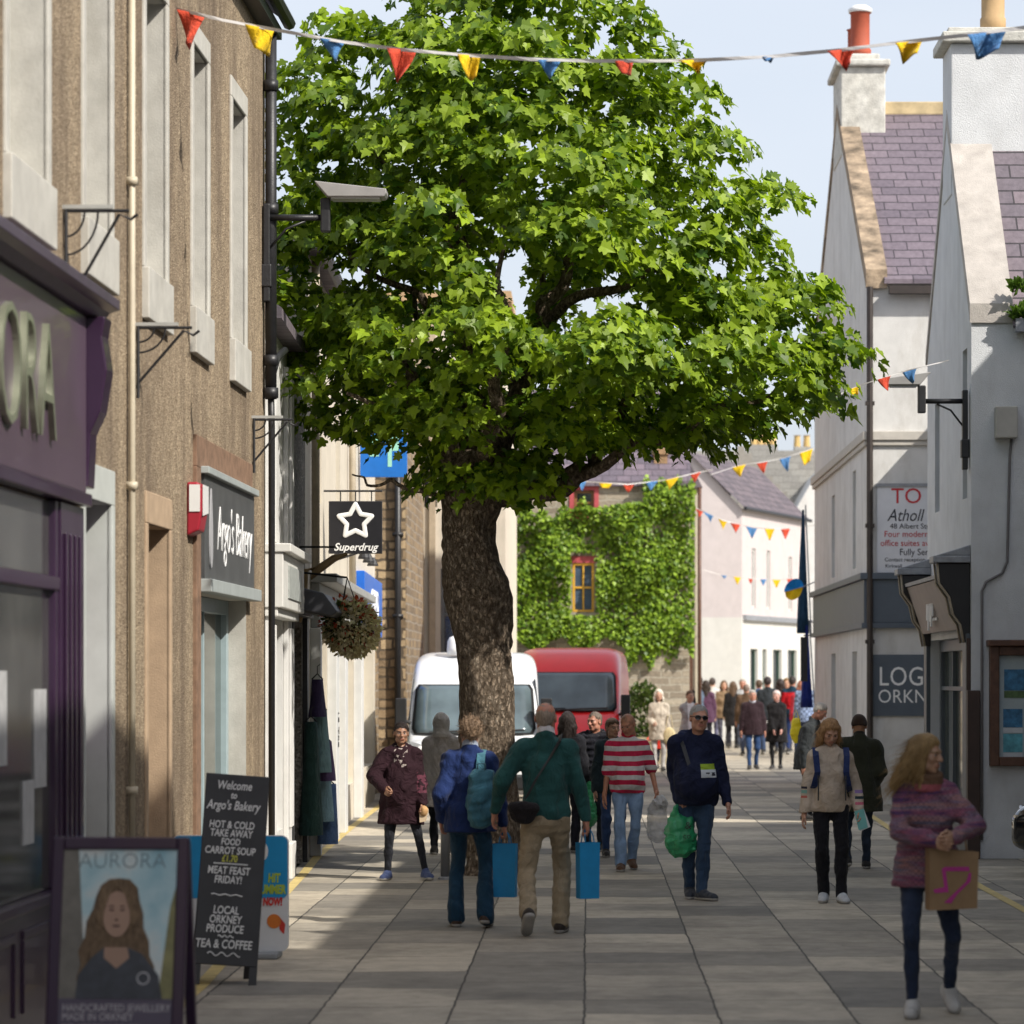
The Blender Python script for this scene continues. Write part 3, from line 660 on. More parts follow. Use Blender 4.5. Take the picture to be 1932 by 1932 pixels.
# ------------------------------------------------------------------ brown roughcast building on the near side
ROT = -math.atan(.0175); C0 = 20378.0
def du(px): return C0 / (1215 - px)
atL = lambda u, z, i: (-i, u, z)
M_rough = harling('brown_roughcast', (.195, .14, .09), (.305, .235, .155), (.40, .32, .22), 80, .5, (.13, .095, .07), .008)
M_margin = plain('cream_margin_paint', (.47, .455, .41), .7, .14, 5, bmp=.003, bscale=90, dirt=.6)
bb = thing('roughcast_building', 'tall brown roughcast building with narrow cream-edged upper windows and a bakery front', 'building', (-3.396, 0, 0), ROT)
wins = [(12.2, 13.3), (14.5, 15.6), (16.95, 18.05), (19.28, 20.2), (21.62, 22.55), (23.9, 24.7), (26.17, 27.03)]
UP = [(a, b_, 4.75, 6.74, .34) for a, b_ in wins]
DOORS = [(19.25, 20.2, .0, 3.06, .26), (21.72, 22.72, 0., 3.02, .34)]
SHOP = [(24.3, 27.15, .42, 2.62, .32)]
w_ = MB(); wall(w_, 8, 28.5, 0, 7.9, UP + DOORS + SHOP, atL, .3, MB())
w_.box(-7, -.5, 28.2, 28.5, 0, 7.9); w_.box(-7, -.5, 8, 8.3, 0, 7.9); w_.add([(0, 28.5, 0), (-.5, 28.5, 0), (-.5, 28.5, 7.9), (0, 28.5, 7.9)], [(0, 1, 2, 3)])
w_.build('wall', M_rough, bb)
for h in UP: mm = MB(); margin(mm, atL, h, .10, .018, .17); slab(mm, atL, h[0] - .1, h[1] + .1, 4.40, 4.75, -.05, .02); reveal(mm, atL, h); mm.build('window_margin', M_margin, bb, bevel=.008)
mm = MB(); margin(mm, atL, DOORS[1], .09, .015, .22); reveal(mm, atL, DOORS[1]); mm.build('door_margin', plain('tan_margin_paint', (.40, .29, .19), .8, .15, 6, bmp=.004, bscale=90, dirt=.4), bb, bevel=.008)
mm = MB(); reveal(mm, atL, SHOP[0]); mm.build('window_reveal', M_margin, bb)
M_sash = plain('window_sash_white', (.6, .6, .57), .45, .08)
for h in UP: window(bb, atL, h, .27, M_sash, bars=(('h', .5),), fw=.06)
m_grey = plain('greyish_white_paint', (.46, .48, .45), .6, .08, 4, dirt=.25)
q = MB(); margin(q, atL, DOORS[0], .11, .02, .22); reveal(q, atL, DOORS[0]); q.build('door_surround', m_grey, bb, bevel=.006)
for h, c in ((DOORS[0], (.10, .04, .12)), (DOORS[1], (.12, .07, .045))):
    q = MB(); slab(q, atL, h[0], h[1], 0, h[3], h[4] - .03, h[4] + .03)
    for z in (.25, 1.15): slab(q, atL, h[0] + .15, h[1] - .15, z, z + .7, h[4] - .045, h[4])
    dr = q.build('door', plain('door_paint%d' % int(c[1] * 100), c, .4, .2, 8), bb, bevel=.008)
    MB().tube([atL(h[0] + .1, 1.02, h[4] - .07), atL(h[0] + .22, 1.02, h[4] - .07)], .012).build('handle', plain('brass', (.4, .3, .12), .35, .2, metal=1), dr)
# bakery window and fascia
m_frame = plain('blue_grey_frame', (.30, .38, .40), .4, .1, 6)
window(bb, atL, SHOP[0], .2, m_frame, glass('shop_glass', (.05, .06, .05)), .12, (('v', .5),), name='shop_window')
q = MB(); slab(q, atL, 23.95, 27.35, 3.56, 3.80, -.03, .02); slab(q, atL, 23.95, 24.18, .4, 3.56, -.03, .02); q.build('timber_surround', plain('weathered_timber', (.20, .12, .075), .8, .3, 10, bmp=.003), bb, bevel=.006)
fs = MB(); slab(fs, atL, 24.22, 27.3, 2.72, 3.52, -.05, .02); fs = fs.build('fascia', plain('charcoal_fascia', (.07, .072, .072), .5, .2, 3), bb)
q = MB(); slab(q, atL, 24.18, 27.34, 3.521, 3.575, -.09, .02); slab(q, atL, 24.18, 27.34, 2.62, 2.719, -.11, .02); q.build('moulding', plain('grey_moulding', (.33, .36, .35), .5, .1), fs, bevel=.006)
text('lettering', "Argo's Bakery", .52, M_whitelet, fs, (.054, 26.0, 3.12), (R(90), 0, R(90)), .003, .22, sx=.74, offset=-.007)
q = MB()     # the wheat-ear emblem beside the name
q.prism([(.053, 24.52 + .10 * math.sin(t) * abs(math.sin(t / 2)), 3.12 + .31 * math.cos(t)) for t in np.linspace(.2, 2 * math.pi - .2, 20)], (.012, 0, 0)); q.box(.053, .065, 24.51, 24.53, 2.84, 2.9); q.build('emblem', plain('grey_emblem', (.38, .38, .39), .5, .1), fs)
# roof edge, gutter, pipes
q = MB(); q.prism([(.18, 8, 7.86), (.18, 8, 7.96), (-3.5, 8, 10.6), (-3.5, 8, 10.5)], (0, 20.62, 0)); q.build('roof', bricky('slate_side', 'YZ0', .35, .22, (.17, .14, .16), (.12, .10, .12), (.05, .045, .05), .01), bb)
q = MB(); q.tube([(.2, 8, 7.86), (.2, 28.66, 7.86)], .06); slab(q, atL, 8, 28.6, 7.70, 7.80, -.14, .02); q.build('gutter', M_black, bb)
q = MB(); q.tube([(.07, 28.36, 7.8), (.07, 28.36, 4.45)], .052, 10); q.tube([(.07, 28.36, 4.46), (.07, 28.42, 4.2), (.07, 28.42, 0)], .03, 10)
for z in (7.2, 6.1, 4.75, 4.46): q.tube([(.07, 28.36, z), (.07, 28.36, z + .09)], .068, 10)
q.tube([(.07, 28.36, 4.62), (.10, 28.6, 4.85), (.12, 29.0, 4.95)], .035, 8); q.build('downpipe', M_black, bb, True)
q = MB(); q.tube([(.035, 20.88, 7.75), (.035, 20.88, .1)], .022, 8)
for z in (1.2, 3.2, 5.2, 7.2): q.box(.0, .07, 20.85, 20.91, z, z + .05)
q.build('pale_pipe', plain('cream_pipe', (.5, .44, .33), .5, .1), bb, True)

# alarm box
ab = MB(); ab.prism([(.0, 23.62, 3.02), (.09, 23.62, 3.06), (.115, 23.62, 3.2), (.115, 23.62, 3.36), (.085, 23.62, 3.42), (0, 23.62, 3.42)], (0, .30, 0))
al = thing('alarm_box', 'red and white alarm box beside the charcoal bakery fascia', 'alarm', (-3.396, 0, 0), ROT)
ab.build('case', plain('red_plastic', (.32, .015, .03), .4, .1), al, bevel=.015)
q = MB(); q.prism([(.118, 23.63, 3.17), (.118, 23.91, 3.20), (.118, 23.91, 3.40), (.118, 23.63, 3.40)], (.006, 0, 0)); q.box(.02, .10, 23.612, 23.617, 3.2, 3.40); q.build('label_plate', plain('alarm_white', (.7, .7, .68), .4, .05), al)

# iron sign brackets, empty
def bracket(px, out, zt, zb, label):
    t = thing('sign_bracket', label, 'bracket', (-3.396, 0, 0), ROT, 'empty wrought-iron sign brackets'); u = du(px); h = zt - zb
    q = MB(); q.tube([(.02, u, zt + .02), (.02, u, zb - .1)], .012, 6); q.tube([(.02, u, zt), (out + .02, u, zt)], .011, 6)
    q.tube([(.02, u, zb), (out * .9, u, zt - .02), (out + .03, u, zt - .05), (out + .07, u, zt - .02)], .010, 6)
    q.build('frame', M_black, t)
    q = MB(); e = .25
    for a in (.35, .6):
        pts = [(.02 + out * .85 * a * math.sin(k / 8 * math.pi / 2), u, zb + h * (1 - a * .75) + h * a * .75 * (1 - math.cos(k / 8 * math.pi / 2))) for k in range(9)]
        q.tube(pts, .007, 5)
    q.build('scroll', M_black, t); q = MB(); q.box(.0, out * .8, u - .012, u + .012, zt + .012, zt + .035); q.build('flat_bar', plain('pale_galvanised', (.5, .5, .47), .4, .1, metal=.4), t)
bracket(118, .37, 4.69, 4.12, 'rusty empty sign bracket above the purple shopfront')
bracket(255, .36, 4.30, 3.93, 'empty sign bracket beside the pale pipe, over the brown alley door')
bracket(475, .34, 4.20, 3.84, 'thin black empty sign bracket beside the black downpipe')

# lamp on the corner of the roughcast building
def street_lamp(label, X, Y, z, sgn, arm, lensw, tall=.75):
    t = thing('wall_lamp', label, 'street lamp', (X, Y, z), 0, 'street lamps on wall arms')
    q = MB(); q.box(-.03, .03, -.05, .05, -tall, .12); q.box(-.045, .045, -.06, .06, -.62, -.42); q.build('wall_plate', M_black, t, bevel=.01)
    q = MB(); q.tube([(0, 0, 0), (sgn * arm, 0, 0)], .028, 8); q.tube([(0, 0, -.3), (sgn * arm * .35, 0, -.1), (sgn * arm * .7, 0, -.03)], .012, 6); q.build('arm', M_black, t, True)
    q = MB(); q.box(*sorted((sgn * (arm - .01), sgn * (arm + .075))), -.05, .05, -.13, .17); q.build('post', M_black, t, bevel=.012)
    x0, x1 = sgn * (arm - .06), sgn * (arm - .06 + lensw)
    q = MB(); q.prism([(x0, -.13, .31), (x0 + sgn * .12, -.13, .17), (x1 - sgn * .02, -.13, .17), (x1, -.13, .20), (x1, -.13, .24)], (0, .26, 0)); h = q.build('lamp_head', plain('grey_lamp_head', (.30, .29, .28), .45, .1), t, bevel=.008)
    q = MB(); q.box(*sorted((x0 + sgn * .15, x1 - sgn * .06)), -.10, .10, .155, .171); q.build('lens', plain('lamp_lens', (.5, .5, .48), .2, .05), h)
street_lamp('black street lamp with a flat grey head on the corner of the brown roughcast building', -2.86, 28.3, 6.06, 1, .49, .64)

# ------------------------------------------------------------------ purple jeweller's shopfront
M_pur = plain('purple_gloss', (.032, .013, .037), .3, .12, 3, coat=.2); M_pur2 = plain('purple_fascia', (.095, .064, .09), .34, .08, 2, coat=.2)
sf = thing('purple_shopfront', 'dark purple shopfront with curling pale lettering beside the blurred purple A-board', 'shopfront', (-3.396, 0, 0), ROT)
q = MB(); slab(q, atL, 12, 18.92, 3.06, 4.12, -.08, -.02); fas = q.build('fascia', M_pur2, sf, bevel=.01)
q = MB(); q.prism([(-.0, 12, 4.121), (.12, 12, 4.121), (.16, 12, 4.17), (.22, 12, 4.19), (.22, 12, 4.25), (.0, 12, 4.30)], (0, 7.28, 0)); q.build('cornice', plain('cornice_purple', (.07, .05, .08), .35, .2, 6), sf, bevel=.006)
q = MB(); q.prism([(.0, 18.93, 3.1), (.085, 18.93, 3.1), (.10, 18.93, 3.42), (.16, 18.93, 3.55), (.20, 18.93, 3.8), (.17, 18.93, 4.0), (.19, 18.93, 4.115), (0, 18.93, 4.115)], (0, .24, 0)); q.build('console_bracket', M_pur, sf, bevel=.01)
q = MB(); slab(q, atL, 12, 18.95, 2.98, 3.055, -.11, .0); q.build('fascia_rail', M_pur, sf, bevel=.008)
q = MB(); slab(q, atL, 18.2, 18.95, 0, 2.975, -.06, -.02)
for k in range(4): slab(q, atL, 18.3 + .15 * k, 18.37 + .15 * k, .5, 2.8, -.075, -.06)
slab(q, atL, 18.16, 18.98, 0, .35, -.085, -.02); q.build('pilaster', M_pur, sf, bevel=.008)
q = MB(); slab(q, atL, 12, 18.19, 0, .70, -.04, .10); slab(q, atL, 12, 18.19, .70, .76, -.09, .1)
for k in range(5): margin(q, atL, (12.4 + 1.2 * k, 13.3 + 1.2 * k, .15, .55), .05, .055)
q.build('stall_riser', M_pur, sf, bevel=.008)
q = MB(); slab(q, atL, 12, 18.19, 2.46, 2.54, -.06, .06)
for u in (12, 14.0, 16.0, 18.08): slab(q, atL, u, u + .11, .765, 2.975, -.05, .06)
fr = q.build('window_frame', M_pur, sf, bevel=.008)
q = MB(); q.add([atL(12, .765, -.012), atL(18.1, .765, -.012), atL(18.1, 2.97, -.012), atL(12, 2.97, -.012)], [(0, 1, 2, 3)]); q.build('pane', glass('jeweller_glass', (.06, .06, .055), .12), fr)
for u, z, w, h in ((16.5, 1.5, .35, .5), (17.3, 1.05, .3, .35), (17.62, 1.35, .34, .55)): q = MB(); slab(q, atL, u, u + w, z, z + h, -.022, -.014); q.build('notice', plain('paper_notice', (.42, .42, .42), .6, .15, 9), fr)
text('lettering', 'AURORA', .98, plain('pale_green_metal', (.34, .36, .26), .35, .2, metal=.6), fas, (.095, 16.25, 3.56), (R(90), 0, R(90)), .02, 0, sx=.78, offset=-.022)

# A-boards on the pavement
def aboard(name, label, X, Y, rz, w, h, spread, legs):
    t = thing(name, label, 'sign', (X, Y, 0), rz); a = math.atan2(spread, h)
    fm = Matrix.Rotation(-a, 4, 'X'); fm.translation = Vector((0, -spread, 0)); bm_ = Matrix.Rotation(a, 4, 'X'); bm_.translation = Vector((0, spread, 0))
    return t, fm, bm_
t, fm, bm_ = aboard('poster_board', 'purple-framed A-board with a long-haired woman on its jewellery poster', -2.2, 15.0, R(-4), .65, 1.23, .22, 0)
w, h = .325, 1.23; q = MB()
for x0, x1, z0, z1 in ((-w, -w + .055, 0, h), (w - .055, w, 0, h), (-w + .055, w - .055, h - .06, h), (-w + .055, w - .055, .16, .22)): q.box(x0, x1, -.02, .02, z0, z1, fm)
q.build('frame', M_pur, t, bevel=.008); q = MB()
for x0, x1, z0, z1 in ((-w, -w + .05, 0, h - .02), (w - .05, w, 0, h - .02), (-w + .05, w - .05, .16, .21)): q.box(x0, x1, -.02, .02, z0, z1, bm_)
q.build('rear_frame', M_pur, t, bevel=.008)
def flat(poly, mat, name, par, M, off=0, th=.002):
    q = MB(); q.prism([M @ Vector((x, -.004 - off - th, z)) for x, z in poly], (M.to_3x3() @ Vector((0, th, 0)))); return q.build(name, mat, par)
def rect(x0, x1, z0, z1): return [(x0, z0), (x1, z0), (x1, z1), (x0, z1)]
def oval(cx, cz, rx, rz, n=28, f=None): return [(cx + rx * math.cos(2 * math.pi * k / n) * (f(k / n) if f else 1), cz + rz * math.sin(2 * math.pi * k / n) * (f(k / n) if f else 1)) for k in range(n)]
def printmat():
    m, nt, b = nodes_of('poster_print'); v = coords(nt); n = N(nt, 'ShaderNodeTexNoise', Scale=4.0, Detail=4.0); nt.links.new(v, n.inputs[0])
    nt.links.new(ramp(nt, [(.3, (.22, .42, .50)), (.5, (.42, .58, .62)), (.62, (.60, .62, .60)), (.8, (.35, .38, .22))], n.outputs[0]).outputs[0], b.inputs['Base Color']); b.inputs['Roughness'].default_value = .35; return m
poster = flat(rect(-w + .055, w - .055, .22, h - .06), printmat(), 'poster', t, fm)
pi = w - .055
flat(rect(-pi, pi, .22, .47), plain('poster_purple', (.085, .07, .105), .4, .05), 'text_panel', poster, fm, .002)
flat(rect(-pi, pi, .22, .285), plain('poster_foot', (.5, .5, .47), .4, .05), 'foot_strip', poster, fm, .004)
flat([(-pi, .47), (-.14, .47), (-.16, .7), (-.2, 1.17), (-pi, 1.17)], plain('poster_rock', (.16, .15, .13), .4, .2, 14), 'rock', poster, fm, .002)
flat([(.20, .47), (pi, .47), (pi, 1.0), (.245, .9)], plain('poster_grass', (.20, .19, .08), .4, .3, 12), 'grass_bank', poster, fm, .002)
hl_ = [(.0, 1.035), (.05, 1.03), (.088, .99), (.098, .93), (.118, .87), (.122, .80), (.15, .74), (.155, .67), (.18, .62), (.165, .55), (.15, .50)]; hr_ = [(-.15, .50), (-.19, .56), (-.17, .63), (-.185, .69), (-.155, .76), (-.15, .83), (-.122, .89), (-.108, .95), (-.088, 1.0), (-.05, 1.03)]
flat(hl_ + hr_, hairmat((.17, .115, .07)), 'portrait_hair', poster, fm, .004)
flat([(-.19, .47), (.22, .47), (.20, .58), (.12, .68), (.05, .71), (-.06, .71), (-.12, .66), (-.18, .58)], plain('poster_dress', (.045, .05, .062), .5, .3, 16), 'portrait_dress', poster, fm, .006)
flat([(-.06, .71), (.05, .71), (.06, .66), (.0, .61), (-.06, .66)], plain('poster_skin', (.33, .21, .15), .5, .1), 'portrait_neck', poster, fm, .008)
flat(oval(-.006, .865, .066, .108), plain('poster_skin', (.33, .21, .15), .5, .1), 'portrait_face', poster, fm, .010)
q = [oval(-.031, .885, .012, .005, 10), oval(.02, .885, .012, .005, 10), oval(-.006, .81, .02, .006, 10), oval(-.006, .838, .010, .005, 10), oval(-.031, .903, .015, .003, 10), oval(.02, .903, .015, .003, 10)]
for e in q: flat(e, plain('poster_dark', (.10, .05, .04), .5, .1), 'portrait_feature', poster, fm, .012)
for lk in ([(-.085, .985), (-.006, 1.0), (-.045, .95), (-.066, .88), (-.072, .80), (-.10, .84)], [(.078, .985), (-.006, 1.0), (.03, .955), (.056, .88), (.06, .80), (.09, .84)]): flat(lk, hairmat((.20, .135, .08)), 'portrait_lock', poster, fm, .012)
pm = plain('poster_letter', (.16, .22, .25), .5, .05); pw = plain('poster_pale_letter', (.42, .40, .42), .5, .05)
def on(M, x, z, off): return M @ Vector((x, -.004 - off, z))
rotf = lambda M: (M.to_3x3() @ Matrix.Rotation(R(90), 3, 'X')).to_euler()
text('lettering', 'AURORA', .105, pm, poster, on(fm, .01, 1.115, .004), rotf(fm), .001, sx=.98, offset=-.002)
for z, s_, tx in ((.425, .05, 'HANDCRAFTED JEWELLERY'), (.383, .05, 'MADE IN ORKNEY'), (.345, .024, 'jewellery made by hand in our island workshop'), (.322, .024, 'open all year round in the town centre'), (.300, .024, 'call in and see the collection')):
    text('lettering', tx, s_, pw, poster, on(fm, -.25, z, .005), rotf(fm), .0006, sx=.82, align='LEFT')
text('lettering', 'jewellery      made in Orkney', .034, plain('poster_ink', (.12, .12, .13), .5, .1), poster, on(fm, 0, .252, .007), rotf(fm), .0006)
q = MB(); q.tube([fm @ Vector((.13 + .028 * math.cos(a), -.016, .565 + .028 * math.sin(a))) for a in np.linspace(0, 6.28, 17)], .004, 5); q.build('brooch', plain('poster_silver', (.45, .45, .47), .4, .05), poster)

t, fm, bm_ = aboard('chalkboard', 'tall black chalkboard A-board lettered in white, outside the bakery', -2.36, 20.5, R(9), .41, 1.36, .23, 0)
sk_ = Matrix.Shear('XZ', 4, (.075, 0)) if False else Matrix.Identity(4)
M_cb = plain('chalkboard_black', (.028, .028, .03), .55, .25, 5); w, h = .205, 1.36
tilt = Matrix.Rotation(R(4.4), 4, 'Y'); fm = tilt @ fm; bm_ = tilt @ bm_
q = MB(); q.box(-w, w, -.011, .011, .13, h, fm); bd = q.build('board', M_cb, t, bevel=.005)
for x in (-w, w - .05): q = MB(); q.box(x, x + .05, -.012, .012, .0, .129, fm); q.build('leg', M_cb, t)
q = MB(); q.box(-w + .01, w - .01, -.011, .011, .13, h - .01, bm_)
for x in (-w + .01, w - .06): q.box(x, x + .05, -.012, .012, .0, .129, bm_)
q.build('rear_board', M_cb, t)
ch = plain('chalk_white', (.72, .72, .70), .8, .12, 60); chy = plain('chalk_yellow', (.55, .55, .08), .8, .1, 60)
for z, s_, tx, m_, shx in ((1.285, .078, 'Welcome', ch, .2), (1.222, .062, 'to', ch, .2), (1.155, .083, "Argo's Bakery", ch, .25), (1.03, .066, 'HOT & COLD', ch, .1), (.975, .066, 'TAKE AWAY', ch, .1), (.92, .06, 'FOOD', ch, .1),
        (.863, .066, 'CARROT SOUP', ch, .1), (.812, .062, '£1.70', chy, .1), (.735, .068, 'MEAT FEAST', ch, .1), (.675, .068, 'FRIDAY!', ch, .1), (.48, .072, 'LOCAL', ch, .1), (.42, .072, 'ORKNEY', ch, .1), (.36, .072, 'PRODUCE', ch, .1), (.262, .078, 'TEA & COFFEE', ch, .1)):
    text('lettering', tx, s_, m_, bd, on(fm, -.02, z, .012), rotf(fm), .0008, shx, sx=.72, offset=.0012)
q = MB()
for z, x0, x1, a in ((.78, -.12, .1, 0), (.58, -.12, .08, .004), (.315, -.06, .04, .006), (.20, -.12, .09, .012)):
    q = MB(); q.tube([fm @ Vector((x0 + (x1 - x0) * k / 20, -.013, z + a * math.sin(k * .9))) for k in range(21)], .004, 4); q.build('chalk_line', ch, bd)

# ice-cream board behind the chalkboard
t = thing('ice_cream_board', 'blue and white rounded pavement board behind the tall black chalkboard', 'sign', (-2.5, 22.3, 0), R(-2))
def rr(x0, x1, z0, z1, r, n=6):
    p = []
    for cx, cz, a in ((x1 - r, z0 + r, -90), (x1 - r, z1 - r, 0), (x0 + r, z1 - r, 90), (x0 + r, z0 + r, 180)):
        p += [(cx + r * math.cos(R(a + 90 * k / n)), cz + r * math.sin(R(a + 90 * k / n))) for k in range(n + 1)]
    return p
I4 = Matrix.Identity(4)
q = MB(); q.prism([(x, -.02, z) for x, z in rr(-.42, .40, .05, .86, .05)], (0, .04, 0)); pb = q.build('panel', plain('board_white', (.68, .70, .72), .4, .05), t)
flat(rr(-.415, .395, .42, .855, .045), plain('board_blue', (.02, .30, .62), .35, .08), 'blue_field', pb, Matrix.Translation((0, -.018, 0)))
for x, z, s_, tx, c in ((.30, .56, .085, 'HIT', (.42, .55, .05)), (.28, .48, .085, 'SUMMER', (.42, .55, .05)), (.29, .395, .075, 'NOW!', (.6, .04, .03))):
    text('lettering', tx, s_, plain('board_letter%d' % int(c[0] * 100), c, .4, .05), pb, (x, -.026, z), (R(90), 0, 0), .001, .1, sx=.62, offset=.004)
flat(oval(.21, .75, .05, .07), M_whitelet, 'white_roundel', pb, Matrix.Translation((0, -.022, 0)))
flat(oval(.30, .26, .05, .05), plain('board_orange', (.7, .2, .03), .4, .1), 'ice_lolly', pb, Matrix.Translation((0, -.018, 0)))
flat([(.33, .30), (.38, .24), (.37, .17), (.34, .2)], plain('board_letter60', (.6, .04, .03), .4), 'ice_lolly', pb, Matrix.Translation((0, -.018, 0)))
q = MB(); q.box(-.36, .34, -.14, .14, 0, .05); q.build('foot', plain('board_foot', (.25, .27, .29), .5, .1), t, bevel=.015)

# ------------------------------------------------------------------ second stretch of the near side: white pilastered house, grey house, cream house
ROT2 = -math.atan(-.0235); OX2 = -2.92 + 28.6 * .0235
def house2(name, label, u0, u1, ze, mat, holes, depth=6, roofm=None, rise=2.4):
    t = thing(name, label, 'building', (OX2, 0, 0), ROT2); q = MB(); wall(q, u0, u1, 0, ze, holes, atL, .25)
    q.add([atL(u0, 0, 0), atL(u0, ze, 0), atL(u0, ze, depth), atL(u0, 0, depth)], [(0, 1, 2, 3)]); q.add([atL(u1, 0, 0), atL(u1, ze, 0), atL(u1, ze, depth), atL(u1, 0, depth)], [(0, 1, 2, 3)])
    q.build('wall', mat, t)
    q = MB(); q.prism([(.16, u0, ze + .003), (.16, u0, ze + .1), (-depth / 2, u0, ze + rise + .1), (-depth, u0, ze + .1), (-depth, u0, ze + .003)], (0, u1 - u0, 0)); q.build('roof', roofm or M_slateY, t); return t
M_slateY = bricky('slate_street', 'YZ0', .3, .2, (.17, .14, .155), (.11, .095, .11), (.045, .04, .045), .01)
M_wr = plain('white_render', (.62, .61, .585), .8, .07, 4, bmp=.004, bscale=120, dirt=.4)
wh = house2('white_house', 'narrow white house with fluted pilasters next to the brown roughcast building', 28.62, 31.6, 5.2, M_wr, [(29.5, 30.9, 0.5, 2.55, .3)], rise=2.0)
window(wh, atL, (29.5, 30.9, .5, 2.55), .2, plain('white_joinery', (.66, .66, .63), .45, .06), glass('shop_glass'), .1, name='shop_window')
for u in (28.75, 31.05):
    q = MB(); slab(q, atL, u, u + .5, 0, 5.0, -.05, .0); slab(q, atL, u - .03, u + .53, 0, .35, -.09, .0)
    for k in range(4): slab(q, atL, u + .06 + .11 * k, u + .12 + .11 * k, .5, 2.45, -.075, -.05)
    for k in range(2): slab(q, atL, u + .1 + .2 * k, u + .2 + .2 * k, 3.2, 4.9, -.08, -.05)
    q.build('pilaster', M_wr, wh, bevel=.008)
q = MB(); slab(q, atL, 28.7, 31.55, 2.60, 3.1, -.17, 0); slab(q, atL, 28.68, 31.58, 3.101, 3.18, -.24, 0); slab(q, atL, 28.72, 31.5, 2.52, 2.599, -.12, 0); q.build('fascia', plain('fascia_white', (.62, .61, .57), .5, .08, dirt=.3), wh, bevel=.01)
q = MB(); slab(q, atL, 29.3, 31.0, 2.70, 3.0, -.185, -.17); q.build('sign_panel', plain('grey_green_panel', (.33, .35, .33), .5, .25, 18), wh)
M_rc2 = harling('grey_roughcast', (.16, .145, .12), (.25, .23, .20), (.34, .31, .27), 40, .3)
gh = house2('grey_house', 'grey roughcast house between the white pilasters and the cream house', 31.62, 34.28, 5.25, M_rc2, [(32.1, 33.7, 0, 2.5, .4)], rise=2.0)
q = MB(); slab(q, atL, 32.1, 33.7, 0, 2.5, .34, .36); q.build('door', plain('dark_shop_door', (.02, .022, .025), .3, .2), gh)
q = MB(); q.prism([(.0, 31.9, 2.66), (.42, 31.9, 2.58), (.48, 31.9, 2.63), (.34, 31.9, 2.82), (0, 31.9, 2.9)], (0, 2.2, 0)); q.build('canopy', plain('dark_canopy', (.035, .035, .04), .5, .2), gh, bevel=.02)
q = MB(); slab(q, atL, 31.72, 31.95, 0, 2.6, -.05, 0); slab(q, atL, 33.9, 34.15, 0, 2.6, -.05, 0); slab(q, atL, 31.72, 34.15, 2.601, 2.655, -.1, 0); q.build('shopfront_frame', M_black, gh, bevel=.006)
M_cream = plain('cream_render', (.60, .54, .44), .85, .08, 3, bmp=.003, bscale=110, dirt=.35)
cw = [(36.2, 37.2, 4.0, 5.5, .2), (40.2, 41.2, 4.0, 5.5, .2), (44.2, 45.2, 4.0, 5.5, .2), (48.4, 49.4, 4.0, 5.5, .2)]; cs = [(35.4, 38.2, .45, 2.45, .3), (38.9, 40.2, 0, 2.4, .4), (41, 44.6, .5, 2.45, .3), (46, 51, .6, 2.5, .3)]
chs = house2('cream_house', 'long cream rendered house behind the hanging star sign', 34.3, 51.6, 6.6, M_cream, cw + cs, rise=1.0)
for h in cw: window(chs, atL, h, .15, M_sash, bars=(('h', .5),))
for h in cs: window(chs, atL, h, .22, plain('white_joinery', (.66, .66, .63), .45, .06), glass('shop_glass'), .14, (('v', .5),), name='shop_window')
q = MB(); slab(q, atL, 35.2, 44.9, 2.52, 3.02, -.10, 0); slab(q, atL, 35.1, 45.0, 3.021, 3.12, -.30, 0); q.build('fascia', plain('grey_fascia', (.34, .34, .32), .5, .1), chs, bevel=.01)
for a, b_ in ((35.1, 35.35), (38.3, 38.85), (40.3, 40.9), (44.65, 45.2)): q = MB(); slab(q, atL, a, b_, 0, 2.515, -.12, 0); q.build('white_pilaster', M_white, chs, bevel=.008)
text('lettering', '15 The', .16, M_black, chs, (.128, 38.57, 1.35), (R(90), R(90), R(90)), .004)
q = MB(); slab(q, atL, 45.4, 51.5, 2.62, 3.5, -.12, 0); bf = q.build('blue_fascia', plain('bright_blue_sign', (.01, .12, .55), .35, .1), chs, bevel=.01)
text('lettering', 'CARD', .62, M_whitelet, bf, (.135, 48.5, 3.06), (R(90), 0, R(90)), .01, sx=1.4)
for u in (35.0, 43.0):
    q = MB(); q.tube([(.07, u, 6.55), (.07, u, 3.13)], .045, 8); q.build('downpipe', plain('cream_downpipe', (.42, .36, .27), .6, .15), chs, True)
q = MB(); q.tube([(.2, 34.3, 6.6), (.2, 51.6, 6.6)], .06); q.build('gutter', M_black, chs)
for u in (38.6, 39.8, 41.0):
    q = MB(); q.tube([(.0, u, 3.5), (.25, u, 3.58), (.42, u, 3.5)], .016, 6); q.lathe([(.03, .05), (.07, -.04), (.072, -.06)], (.43, u, 3.47), 10); q.build('swan_neck_lamp', M_black, chs)

